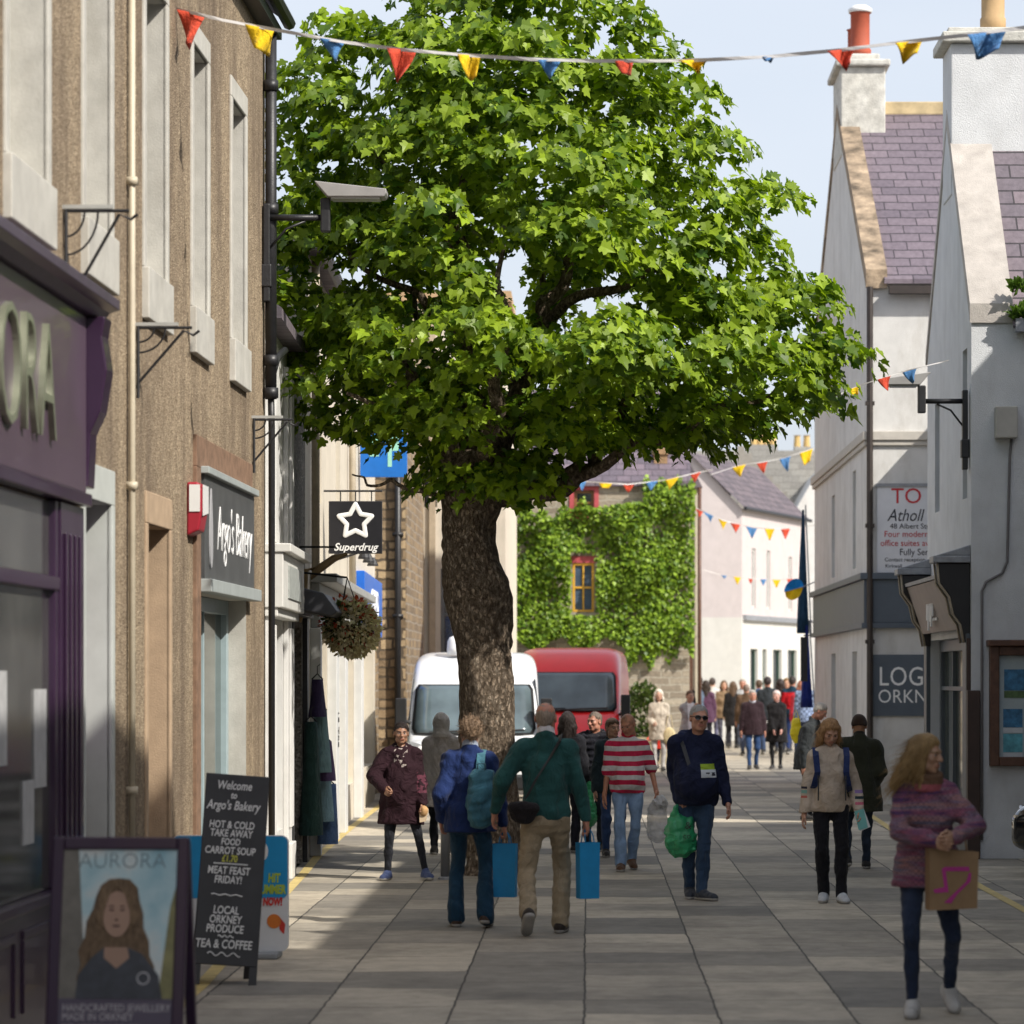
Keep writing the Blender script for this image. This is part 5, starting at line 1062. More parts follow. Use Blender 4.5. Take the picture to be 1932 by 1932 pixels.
nbd = thing('notice_board', 'dark brown wall case of blue picture posters on the white house', 'notice board', (xof(1866, 34.6), yA0, zof(1445, 34.6)))
W_, H_ = 1.05, 1.30; q = MB(); q.box(0, .10, -.13, 0, 0, H_); q.box(W_ - .1, W_, -.13, 0, 0, H_); q.box(.1, W_ - .1, -.13, 0, H_ - .1, H_); q.box(.1, W_ - .1, -.13, 0, 0, .1); q.box(-.03, W_ + .03, -.2, 0, H_ + .002, H_ + .07); q.build('frame', M_wood, nbd, bevel=.01)
q = MB(); q.box(.1, W_ - .1, -.05, -.01, .1, H_ - .1); bk = q.build('backing', plain('pale_backing', (.38, .44, .45), .5, .08), nbd)
r_ = random.Random(3); pm_ = [plain('print_blue', (.04, .16, .30), .5, .5, 14), plain('print_teal', (.10, .35, .42), .5, .4, 12), plain('print_paper', (.55, .58, .60), .5, .1, 8), plain('print_green', (.08, .14, .05), .5, .5, 12)]
q = [MB() for _ in pm_]
q[0].box(.16, W_ - .16, -.056, -.051, .82, 1.05); q[3].box(.16, W_ - .16, -.056, -.051, .74, .815)
for r0 in range(2):
    for c0 in range(3): q[(r0 + c0) % 2].box(.15 + .26 * c0, .36 + .26 * c0, -.057, -.051, .42 - .27 * r0, .62 - .27 * r0); q[2].box(.15 + .26 * c0, .36 + .26 * c0, -.057, -.051, .36 - .27 * r0, .415 - .27 * r0)
for a, m_ in zip(q, pm_): a.build('poster', m_, bk)
street_lamp('black wall lamp with a flat grey head on the nearer white gabled house', 4.12, 34.8, zof(757, 34.8), -1, .44, .50)
for cx_, n_, rd in ((4.73, 60, .11), (4.95, 40, .08), (4.66, 26, .06)):
    V, Q = leafy(n_ * 3, rd, .10, int(cx_ * 100), (cx_, yA0 - .12, zA + (.03 if rd > .07 else .33)), (1.3, .5, .6), .1, -.9)
    tag(np_obj('gutter_weed', [(V, Q, 0)], [leafmat('weed_leaf', (.05, .10, .015), (.11, .19, .03), .35)], None, False), {60: 'large green weed tuft in the gutter of the nearer white house', 40: 'smaller weed tuft behind the large one in the gutter', 26: 'little weed growing from the slates above the gutter'}[n_], 'weed', 'weeds on the white house roof')

# farther one: tall, grey band, to-let board
xB, yB0, yB1, zB = 4.34, 49.45, 61.0, 8.14
gB = [(51.6, 52.2, 3.75, 5.35, .2), (56.0, 56.7, 3.75, 5.2, .2), (51.4, 52.3, .3, 2.4, .2), (55.8, 56.8, .3, 2.4, .2)]
M_slateB = bricky('slate_lilac', 'XZ0', .46, .165, (.19, .155, .18), (.135, .112, .135), (.05, .042, .05), .010, .03, 0, .02, .5, .6)
hb, ymB, slB = gable_house('tall_white_house', 'tall white house with a dark grey band, tall chimney and lilac slate roof', xB, 13, yB0, yB1, zB, 11.7, M_wallB, M_slateB, [], gB)
for h in gB: window(hb, gx(xB), h, .15, plain('grey_white_joinery', (.5, .51, .5), .5, .05), fw=.05)
q = MB(); q.prism([(xB - .03, yB0 - .08, zB - .12), (xB - .03, ymB, 11.7), (xB - .03, ymB, 11.92), (xB - .03, yB0 - .08, zB + .17)], (.33, 0, 0)); q.prism([(xB - .03, yB1 + .08, zB - .08), (xB - .03, ymB + .01, 11.7), (xB - .03, ymB + .01, 11.9), (xB - .03, yB1 + .08, zB + .12)], (.3, 0, 0)); q.build('skew', M_skew, hb)
q = MB(); q.box(xB + .3, 13, ymB - .16, ymB + .16, 11.72, 11.95); q.build('ridge', plain('tan_ridge_stone', (.48, .38, .22), .9, .25, 4), hb, bevel=.02)
q = MB(); q.box(xB - .02, xB + .74, ymB - .85, ymB + .85, 10.9, 12.42); ck = q.build('chimney', M_mort, hb, bevel=.02)
q = MB(); q.box(xB - .12, xB + .82, ymB - .95, ymB + .95, 12.422, 12.54); q.box(xB + .04, xB + .66, ymB - .7, ymB + .7, 12.541, 12.68); q.box(xB + .0, xB + .80, ymB - .93, ymB - .86, 10.75, 10.88); q.build('coping', M_mort, ck, bevel=.03)
for yy, hh in ((ymB - .35, 13.42), (ymB + .25, 13.25)):
    q = MB(); q.lathe([(.19, 12.68), (.19, 12.8), (.165, 12.83), (.165, hh), (.19, hh + .02)], (xB + .35, yy, 0), 18); q.build('chimney_pot', plain('red_clay', (.36, .075, .035), .75, .1), ck, True)
q = MB(); q.lathe([(.20, 13.44), (.21, 13.5), (.13, 13.56), (.02, 13.58)], (xB + .35, ymB - .35, 0), 16); q.build('cowl', M_whitelet, ck, True)
q = MB(); q.box(xB + .32, 13, yB0 - .24, yB0 - .10, zB - .22, zB - .10); q.tube([(xB + .03, yB0 - .09, zB - .1), (xB + .03, yB0 - .09, .1)], .05, 8)
for z in (.9, 2.5, 4.3, 6.2): q.box(xB - .04, xB + .10, yB0 - .13, yB0 - .02, z, z + .06)
q.build('downpipe', plain('brown_iron', (.035, .026, .022), .5, .3), hb)
q = MB(); q.box(xB - .08, 13, yB0 - .08, yB0 - .002, 5.66, 5.80); q.box(xB - .08, xB - .002, yB0 - .002, yB1, 5.66, 5.80); q.box(xB - .05, 13, yB0 - .05, yB0 - .002, 5.58, 5.659); q.box(xB - .05, xB - .002, yB0 - .002, yB1, 5.58, 5.659); q.build('string_course', plain('buff_course', (.46, .43, .38), .8, .1, dirt=.3), hb, bevel=.01)
M_gb = plain('slate_grey_paint', (.085, .105, .13), .5, .08, 3)
q = MB(); q.box(xB - .06, 13, yB0 - .06, yB0 - .002, 2.82, 3.50); q.box(xB - .06, xB - .002, yB0 - .002, yB1 - .4, 2.82, 3.50); q.box(xB - .12, 13, yB0 - .12, yB0 - .002, 3.501, 3.60); q.box(xB - .12, xB - .002, yB0 - .002, yB1 - .3, 3.501, 3.60); q.box(xB - .10, 13, yB0 - .10, yB0 - .002, 2.74, 2.819); q.box(xB - .10, xB - .002, yB0 - .002, yB1 - .3, 2.74, 2.819); fb_ = q.build('fascia_band', M_gb, hb, bevel=.008)
pass
q = MB(); q.box(xof(1655, 49.4), xof(1655, 49.4) + 1.75, yB0 - .035, yB0 - .002, zof(1080, 49.4), zof(918, 49.4)); tl = tag(q.build('letting_board', plain('board_white2', (.66, .67, .70), .4, .05)), 'white letting board with red and black lettering on the tall house', 'sign')
q = MB(); q.box(xof(1653, 49.4), xof(1655, 49.4) + 1.77, yB0 - .06, yB0 - .002, zof(918, 49.4), zof(912, 49.4)); q.build('top_rail', M_lead, tl)
red = plain('letter_red', (.50, .02, .03), .5, .05); ink = plain('letter_ink', (.02, .02, .03), .5, .05); yy = yB0 - .038; lx = xof(1655, 49.4)
for px, py, s_, tx, m_, sh_, sx in ((1681, 937, .34, 'TO LET', red, 0, 1.0), (1674, 973, .27, 'Atholl House', ink, .3, .82), (1679, 993, .115, '48 Albert Street', ink, 0, 1), (1668, 1008, .135, 'Four modern serviced', red, 0, .95), (1661, 1025, .135, 'office suites available', red, 0, .95), (1697, 1042, .145, 'Fully Serviced', ink, 0, .9), (1669, 1056, .085, 'Contact reception', ink, 0, 1), (1670, 1068, .08, 'Kirkwall', ink, 0, 1)):
    text('lettering', tx, s_, m_, tl, (xof(px, 49.4), yy, zof(py, 49.4)), (R(90), 0, 0), .002, sh_, 'LEFT', sx)
q = MB(); q.box(xof(1647, 49.4), xof(1647, 49.4) + 1.2, yB0 - .04, yB0 - .002, zof(1351, 49.4), zof(1235, 49.4)); lg = tag(q.build('shop_sign', M_gb), 'dark slate-blue wall sign with big thin white capitals, low on the tall white house', 'sign')
text('lettering', 'LOG', .42, M_whitelet, lg, (xof(1657, 49.4), yB0 - .043, zof(1278, 49.4)), (R(90), 0, 0), .003, 0, 'LEFT', .82, spacing=1.03); text('lettering', 'ORKNEY', .295, M_whitelet, lg, (xof(1656, 49.4), yB0 - .043, zof(1315, 49.4)), (R(90), 0, 0), .003, 0, 'LEFT', .9, spacing=1.03)
t = thing('house_sign', 'small dark box sign by the banners on the tall house gable', 'sign', (0, 0, 0)); q = MB(); q.box(4.05, 4.18, 60.6, 60.7, 1.9, 2.75); q.build('panel', M_black, t); q = MB(); q.tube([(4.1, 60.65, 2.78), (4.34, 60.65, 2.78)], .012, 5); q.build('bracket', M_black, t)

# the taller neighbour this side of them, beside the viewer's shoulder: it throws the street into shade
M_nei = harling('neighbour_harl', (.32, .30, .27), (.42, .40, .36), (.52, .50, .46), 30, .3)
def neighbour(label, x0, y0, y1, ze, zr):
    t = thing('street_house', label, 'building', (0, 0, 0), 0, 'houses on the shaded side of the street'); q = MB()
    hs = [(y0 + .8 + 2.4 * k, y0 + 1.8 + 2.4 * k, 3.6, 5.2, .2) for k in range(int((y1 - y0 - .8) / 2.4))]; hs += [(h[0] - .2, h[1] + .3, .5, 2.5, .2) for h in hs]
    wall(q, y0, y1, 0, ze, hs, gx(x0), .2)
    for yy in (y0, y1): q.add([(x0, yy, 0), (x0 + 7, yy, 0), (x0 + 7, yy, ze), (x0 + 3.5, yy, zr), (x0, yy, ze)], [(0, 1, 2, 3, 4)])
    q.add([(x0 + 7, y0, 0), (x0 + 7, y1, 0), (x0 + 7, y1, ze), (x0 + 7, y0, ze)], [(0, 1, 2, 3)]); q.build('wall', M_nei, t)
    q = MB(); q.prism([(x0 - .15, y0 - .05, ze + .003), (x0 - .15, y0 - .05, ze + .09), (x0 + 3.5, y0 - .05, zr + .1), (x0 + 7.15, y0 - .05, ze + .09), (x0 + 7.15, y0 - .05, ze + .003), (x0 + 3.5, y0 - .05, zr + .01)], (0, y1 - y0 + .1, 0)); q.build('roof', M_slateY, t)
    for h in hs: window(t, gx(x0), h, .15, M_sash, bars=(('h', .5),))
neighbour('harled grey house on the shaded side, beyond the edge of the view', 4.5, 14.5, 29.6, 6.9, 9.6)
neighbour('low wing between the two white gabled houses, out of view behind the nearer one', 6.0, 41.5, 49.2, 6.4, 8.2)
neighbour('set-back harled house on the shaded side, behind the dark car and out of view', 7.7, 29.8, 34.5, 8.9, 10.8)
neighbour('tall grey house on the shaded side, nearest the viewer and out of view', 4.3, -2, 14.4, 9.6, 13.0)

# banners and round flag at the tall house
for lb, px, z0, z1, c in (('tall dark teal banner hanging above the other banner at the tall white house', 1515, 1195, 962, (.015, .05, .10)), ('royal blue banner hanging below the teal one at the tall white house', 1522, 1335, 1180, (.015, .03, .20))):
    t = thing('banner', lb, 'banner', (0, 0, 0), 0, 'banners at the street bend'); yb = 62.5; a, b_ = zof(z0, yb), zof(z1, yb); xc = xof(px, yb); q = MB(); vs = []
    for j in range(9):
        z = b_ + (a - b_) * j / 8; w = .02 + .10 * j / 8
        for k in range(5): u = k / 4; vs.append((xc - w + 2 * w * u, yb + .05 * math.sin(u * 7 + j * .4), z))
    q.add(vs, [(j * 5 + k, j * 5 + k + 1, j * 5 + 6 + k, j * 5 + 5 + k) for j in range(8) for k in range(4)]); o = q.build('cloth', cloth(c), t, True); md = o.modifiers.new('s', 'SOLIDIFY'); md.thickness = .008
    q = MB(); q.tube([(xc + .16, yb, a), (xc + .05, yb, b_ + .1)], .015, 6); q.tube([(xc + .16, yb, a + .25), (4.4, 60.95, a + .1)], .018, 6); q.build('pole', M_lead, t)
t = thing('flag', 'round blue and yellow flag blowing at the street bend', 'flag', (xof(1498, 61.5), 61.5, zof(1112, 61.5)))
for nm, c, s_ in (('blue_half', (.01, .22, .62), 1), ('yellow_half', (.75, .50, .01), -1)):
    q = MB(); vs = [(.0, 0, 0)] + [(.19 * math.cos(a) * (1 if s_ > 0 else .9), .05 * math.sin(a * 3), s_ * .20 * abs(math.sin(a)) + .05 * math.cos(a)) for a in np.linspace(0, math.pi, 13)]
    q.add(vs, [(0, k, k + 1) for k in range(1, 13)]); o = q.build(nm, cloth(c), t); md = o.modifiers.new('s', 'SOLIDIFY'); md.thickness = .006
q = MB(); q.tube([(.18, .02, .05), (.45, -.3, .16)], .012, 5); q.build('pole', M_lead, t)

# ------------------------------------------------------------------ bunting
BC = {'r': (.55, .07, .035), 'y': (.72, .47, .012), 'b': (.075, .20, .42)}
M_tape = plain('white_tape', (.62, .60, .58), .6, .1); TAPE = {k: cloth(v, var=.08) for k, v in BC.items()}
def bunting(label, pts, flags, d, r=.011, d2=None, side=1):
    dd = lambda x: d if d2 is None else d + (d2 - d) * (x - pts[0][0]) / (pts[-1][0] - pts[0][0])
    P_ = [PX(x, y, dd(x)) for x, y in pts]; t = thing('bunting', label, 'bunting', P_[0], 0, 'bunting strung across the street'); o = P_[0]
    fine = []; 
    for i in range(len(P_) - 1):
        for k in range(4): fine.append(P_[i].lerp(P_[i + 1], k / 4) - o)
    fine.append(P_[-1] - o); q = MB(); vs = []
    for i, p in enumerate(fine): w = Vector((0, .5 * math.sin(i * .9), 1)).normalized() * r; vs += [p - w + Vector((0, .003, 0)), p + w + Vector((0, .003, 0)), p + w - Vector((0, .003, 0)), p - w - Vector((0, .003, 0))]
    m = len(fine); q.add(vs, [(i * 4 + k, i * 4 + (k + 1) % 4, i * 4 + 4 + (k + 1) % 4, i * 4 + 4 + k) for i in range(m - 1) for k in range(4)]); q.build('tape', M_tape, t)
    rr_ = random.Random(int(pts[0][0]))
    for f in flags:
        x, w, h, c = f[:4]; sk = f[4] if len(f) > 4 else 0; blunt = f[5] if len(f) > 5 else .08
        y = np.interp(x, [p[0] for p in pts], [p[1] for p in pts]); yl = np.interp(x - w / 2, [p[0] for p in pts], [p[1] for p in pts]); yr_ = np.interp(x + w / 2, [p[0] for p in pts], [p[1] for p in pts])
        q = MB(); n = 6; vs = []; ph = rr_.uniform(0, 6); fl = rr_.uniform(.05, .14) * w / 50
        for j in range(n + 1):
            f_ = j / n
            for k in range(n + 1):
                u = (k / n - .5); wd = w * (1 - f_ * (1 - blunt)); p = PX(x + u * wd + sk * f_ * f_, (yl + (yr_ - yl) * (u + .5)) + h * f_, dd(x)); p.y += fl * math.sin(f_ * 3 + u * 4 + ph) * f_; vs.append(p - o)
        q.add(vs, [(j * (n + 1) + k, j * (n + 1) + k + 1, (j + 1) * (n + 1) + k + 1, (j + 1) * (n + 1) + k) for j in range(n) for k in range(n)]); ob = q.build('flag', TAPE[c], t, True); md = ob.modifiers.new('s', 'SOLIDIFY'); md.thickness = .004
bunting('highest and nearest bunting string, crossing from the brown building to the right', [(262, 4), (320, 14), (420, 38), (530, 58), (640, 78), (760, 94), (880, 104), (1000, 112), (1120, 115), (1240, 115), (1330, 113), (1450, 107), (1580, 95), (1700, 80), (1850, 63), (1932, 52), (2050, 30), (2290, -20)],
        [(360, 54, 62, 'r', -6), (490, 56, 48, 'y', 4, .45), (627, 48, 38, 'b', 4), (758, 56, 60, 'r', -8), (885, 44, 44, 'y', 6, .4), (1037, 44, 34, 'b', 2), (1178, 36, 26, 'r', 4, .5), (1308, 56, 20, 'y', 12), (1450, 24, 10, 'b', 0, .5), (1588, 54, 34, 'r', 12), (1715, 52, 32, 'y', 2, .4), (1862, 74, 42, 'b', 0, .5), (2020, 60, 50, 'r'), (2150, 60, 50, 'y')], 23.2, .012, 20.0)
bunting('short bunting string by the grey lamp of the nearer white house', [(1560, 755), (1612, 731), (1668, 712), (1716, 698), (1765, 686), (1790, 680)], [(1612, 22, 16, 'y', 6), (1668, 26, 22, 'r', 8), (1716, 28, 22, 'b', 8)], 33.6, .006)
bunting('bunting under the eaves of the creeper house', [(1035, 905), (1095, 908), (1185, 914), (1260, 905), (1310, 893), (1345, 886)], [(1098, 16, 18, 'b'), (1142, 26, 10, 'y', 0, .5), (1186, 24, 16, 'r'), (1229, 24, 16, 'b'), (1268, 26, 20, 'y', -4), (1312, 20, 16, 'r')], 72.0, .012)
bunting('bunting between the pink house and the tall white house, uppermost there', [(1340, 896), (1394, 878), (1438, 872), (1480, 864), (1522, 850), (1545, 842)], [(1394, 26, 18, 'y', 4), (1438, 22, 20, 'r', 4), (1481, 22, 24, 'b', 6), (1521, 26, 24, 'y', 2, .4)], 80.0, .009)
bunting('sagging bunting of small flags in front of the pink house upper windows', [(1295, 948), (1320, 962), (1365, 982), (1420, 996), (1482, 998), (1545, 990)], [(1318, 18, 12, 'r'), (1336, 20, 14, 'b', 4), (1363, 18, 16, 'y'), (1387, 20, 16, 'r'), (1418, 22, 20, 'b'), (1452, 20, 22, 'y'), (1482, 18, 20, 'r')], 82.0, .011)
bunting('faint lowest bunting in front of the pink house windows', [(1322, 1074), (1365, 1086), (1420, 1092), (1470, 1094), (1540, 1088)], [(1366, 11, 6, 'b'), (1391, 14, 14, 'y'), (1416, 9, 10, 'r'), (1440, 12, 12, 'b'), (1465, 16, 15, 'y'), (1490, 12, 12, 'r')], 92.0, .007)

# ------------------------------------------------------------------ the tree
TD = 31.8; TS = F / TD
def TP(px, py, dy=0): p = PX(px, py, TD); p.y += dy; return p
tree = thing('sycamore_tree', 'large street tree with a thick gnarled trunk and broad bright green crown', 'tree', (xof(925, TD), TD, 0)); T0 = Vector((xof(925, TD), TD, 0))
prof = [(1668, 936, 150), (1655, 934, 128), (1630, 932, 112), (1580, 930, 104), (1500, 926, 103), (1420, 922, 104), (1350, 920, 104), (1280, 917, 105), (1220, 912, 108), (1170, 907, 117), (1130, 902, 126), (1095, 897, 124), (1060, 886, 108), (1020, 882, 100), (985, 884, 102), (950, 892, 118), (915, 905, 150), (880, 915, 150), (850, 920, 110)]
yy = np.linspace(1668, 850, 110); cxs = np.interp(yy, [p[0] for p in prof][::-1], [p[1] for p in prof][::-1]); wds = np.interp(yy, [p[0] for p in prof][::-1], [p[2] for p in prof][::-1])
NS = 56; vs = []; r_ = np.random.default_rng(8); ph = r_.uniform(0, 6.28, (14, 3))
for y, c, w in zip(yy, cxs, wds):
    ctr = TP(c, y); rad = w / 2 / TS
    for k in range(NS):
        a = 2 * math.pi * k / NS; z = ctr.z; n = 0
        for i in range(14): n += math.sin((1 + i % 7) * a + ph[i, 0] + (2 + i * 1.3) * z * (1 if i < 7 else 2.6) + ph[i, 1]) / (1.2 + i * .35)
        rr = rad * (1 + .035 * n + (.10 * math.exp(-z * 5) * math.sin(5 * a + 1)) * (1 if z < .6 else 0))
        vs.append((ctr.x - T0.x + rr * math.cos(a), ctr.y - T0.y + rr * math.sin(a), max(-.02, ctr.z)))
q = MB(); q.add(vs, [(j * NS + k, j * NS + (k + 1) % NS, (j + 1) * NS + (k + 1) % NS, (j + 1) * NS + k) for j in range(len(yy) - 1) for k in range(NS)])
def limb(pts, r0, r1, n=7, wob=.05):
    P_ = [Vector(p) for p in pts]; f = []
    for i in range(len(P_) - 1):
        for k in range(n): f.append(P_[i].lerp(P_[i + 1], k / n))
    f.append(P_[-1]); m = len(f)
    f = [p + Vector((math.sin(i * .8 + P_[0].x * 9), math.sin(i * .6 + 2), math.sin(i * .7 + 4))) * wob * min(1, i / 4) for i, p in enumerate(f)]
    q.tube([p - T0 for p in f], [r0 + (r1 - r0) * (i / (m - 1)) ** .8 for i in range(m)], 9)
for pts, r0 in (([(880, 940, 0), (835, 800, -.2), (780, 720, -.4), (700, 640, -.5)], .17), ([(905, 900, 0), (885, 760, .1), (880, 640, .1), (875, 520, 0), (860, 380, 0), (880, 200, 0)], .17), ([(945, 930, 0), (1020, 925, -.1), (1085, 905, -.2), (1118, 870, -.2), (1150, 800, -.3), (1250, 700, -.4), (1400, 660, -.4)], .15),
                ([(930, 880, .1), (985, 700, .2), (1020, 600, .2), (1060, 515, .2), (1120, 400, .1), (1160, 250, 0)], .14), ([(1020, 600, .2), (1120, 560, -.2), (1280, 500, -.4), (1380, 440, -.4)], .07), ([(835, 800, -.2), (760, 780, -.8), (680, 770, -1.1)], .08), ([(880, 640, .1), (780, 560, -.2), (640, 470, -.4)], .07), ([(875, 520, 0), (800, 380, -.4), (700, 280, -.5)], .06),
                ([(900, 900, .2), (960, 760, 1.0), (1010, 560, 1.5), (1040, 380, 1.4)], .12), ([(890, 900, .2), (820, 700, 1.1), (760, 500, 1.4)], .11), ([(915, 900, -.2), (940, 780, -1.0), (960, 650, -1.5), (950, 480, -1.4)], .11), ([(1085, 905, -.2), (1200, 850, -.6), (1330, 800, -.8), (1460, 740, -.7)], .07), ([(860, 945, -.1), (790, 930, -.25), (745, 912, -.3), (700, 918, -.3), (672, 895, -.3)], .035),
                ([(920, 1655, 0), (860, 1668, -.2), (800, 1669, -.3)], .07), ([(960, 1655, 0), (1010, 1672, -.1)], .06)):
    limb([TP(*p) for p in pts], r0, .018 if r0 > .04 else .008, wob=.05 if r0 > .05 else .02)
def bark():
    m, nt, b = nodes_of('bark'); v = coords(nt, (1, 1, .55)); vo = N(nt, 'ShaderNodeTexVoronoi', Scale=24.0); vo.feature = 'DISTANCE_TO_EDGE'; n = N(nt, 'ShaderNodeTexNoise', Scale=5.0, Detail=8.0, Roughness=.7); nt.links.new(v, n.inputs[0])
    add = nt.nodes.new('ShaderNodeVectorMath'); add.operation = 'MULTIPLY_ADD'; nt.links.new(n.outputs['Color'], add.inputs[0]); add.inputs[1].default_value = (.2, .2, .2); nt.links.new(v, add.inputs[2]); nt.links.new(add.outputs[0], vo.inputs['Vector'])
    v2 = N(nt, 'ShaderNodeTexNoise', Scale=24.0, Detail=6.0, Roughness=.7); nt.links.new(v, v2.inputs[0])
    col = ramp(nt, [(.32, (.065, .048, .035)), (.47, (.20, .15, .105)), (.6, (.35, .28, .21)), (.72, (.52, .46, .38))], v2.outputs[0]).outputs[0]
    col = mixc(nt, ramp(nt, [(.0, .6), (.07, 0.)], vo.outputs['Distance']).outputs[0], col, (.05, .034, .022)); nt.links.new(col, b.inputs['Base Color']); b.inputs['Roughness'].default_value = .9; b.inputs['Specular IOR Level'].default_value = .2
    ad = N(nt, 'ShaderNodeMath', operation='MULTIPLY_ADD'); nt.links.new(v2.outputs[0], ad.inputs[0]); ad.inputs[1].default_value = .9; nt.links.new(ramp(nt, [(0., 0.), (.2, 1.)], vo.outputs['Distance']).outputs[0], ad.inputs[2]); bump(nt, b, ad.outputs[0], .035, .9); return m
q.build('trunk', bark(), tree, True)
# crown: shelves of five-lobed leaves inside the outline the photograph shows
OUT = [(0, 735, 1180), (40, 745, 1215), (62, 600, 1238), (95, 570, 1228), (130, 540, 1285), (165, 505, 1318), (215, 500, 1330), (245, 490, 1322), (275, 490, 1360), (308, 490, 1388), (335, 490, 1350), (350, 490, 1440), (400, 490, 1485), (432, 490, 1445), (462, 490, 1478), (498, 490, 1425), (515, 490, 1505), (560, 490, 1558), (600, 490, 1575), (640, 495, 1612), (685, 500, 1646), (715, 530, 1615), (765, 545, 1580), (782, 550, 1500), (812, 560, 1470), (838, 600, 1430), (862, 650, 1365), (880, 665, 1340), (893, 680, 1110), (920, 700, 1060), (945, 770, 1010)]
OUT = [(-190, 900, 1020), (-130, 840, 1090), (-70, 790, 1150)] + OUT
oy = [o[0] for o in OUT]; LOBE = [(0, 0), (.30, -.06), (.50, .10), (.34, .24), (.56, .42), (.42, .56), (.24, .58), (.14, .80), (0, 1.05)]
LOBE = LOBE + [(-x, y) for x, y in LOBE[-2:0:-1]]; LV = np.array(LOBE); LN = len(LV)
GAPS = [(815, 585, 24), (1095, 600, 26), (960, 535, 4), (1185, 555, 4), (720, 900, 60), (720, 850, 14), (1365, 345, 24), (905, 475, 6), (1240, 425, 4), (695, 150, 14), (980, 560, 4), (1000, 330, 2), (1480, 480, 16), (1110, 200, 2), (620, 850, 20)]
LOBES = [(1160, 25), (1205, 60), (1200, 100), (1250, 140), (1290, 175), (1275, 220), (1320, 262), (1345, 298), (1300, 330), (1405, 362), (1445, 392), (1390, 430), (1435, 455), (1360, 490), (1460, 512), (1518, 545), (1450, 575), (1530, 590), (1552, 632), (1572, 676), (1530, 668), (1548, 722), (1530, 755), (1480, 735), (1440, 785), (1385, 815), (1320, 838), (1260, 822), (1180, 800), (780, 10), (800, 50), (640, 80), (600, 120), (545, 165), (680, 60), (720, 90), (590, 470), (560, 450), (580, 570), (510, 480), (505, 560), (560, 330), (580, 400), (530, 250), (525, 330), (530, 420), (535, 500), (540, 600), (560, 690), (590, 745), (600, 790), (640, 800), (690, 800), (740, 800), (850, 905), (960, 905), (1010, 890), (880, 20), (960, 10), (1060, 5), (1100, 30)]
def clumps(seed):
    r = np.random.default_rng(seed); P = [(TP(x, y, r.uniform(-.9, .5)), .95, 0) for x, y in LOBES] + [(TP(x, y, d_), .95, 0) for x, y, d_ in ((865, 918, -.5), (725, 808, -.3), (770, 835, -.2), (925, 928, -.55), (990, 918, -.5), (1010, 880, -.3), (840, 890, .4), (950, 900, .5))]; tries = 0
    while len(P) < 420 and tries < 90000:
        tries += 1; y = r.uniform(-170, 925); xl, xr = np.interp(y, oy, [o[1] for o in OUT]), np.interp(y, oy, [o[2] for o in OUT]); mrg = 74; hw = (xr - xl) / 2 - mrg; c = (xl + xr) / 2
        if hw < 20: continue
        a = r.uniform(0, 2 * math.pi); rad = r.uniform(0, 1) ** .42; dm = min(hw * .95, 420 + .2 * hw) * (1 if y < 760 else 1 - (y - 760) / 330)
        x = c + hw * rad * math.cos(a); dy = dm * rad * math.sin(a) / TS
        if y > 800 and abs(x - 900) < 60 and abs(dy) < .4: continue
        if 840 < y and 960 < x < 1080 and dy < -.4 and y > 900: continue
        if 1030 < x < 1310 and y > 845: continue
        if rad > .55 and math.sin(x * .021 + dy * 1.9) + math.sin(y * .031 + dy * 1.3 + 1) + math.sin(x * .013 - y * .023 + 3) < -.85: continue
        if any((x - gx_) ** 2 + (y - gy_) ** 2 < (gr_ + 52) ** 2 for gx_, gy_, gr_ in GAPS): continue
        p = TP(x, y, dy)
        if any((o_[0].x - p.x) ** 2 + (o_[0].y - p.y) ** 2 + ((o_[0].z - p.z) * .78) ** 2 < .118 for o_ in P): continue
        P.append((p, rad, a))
    return P
CL = clumps(21)
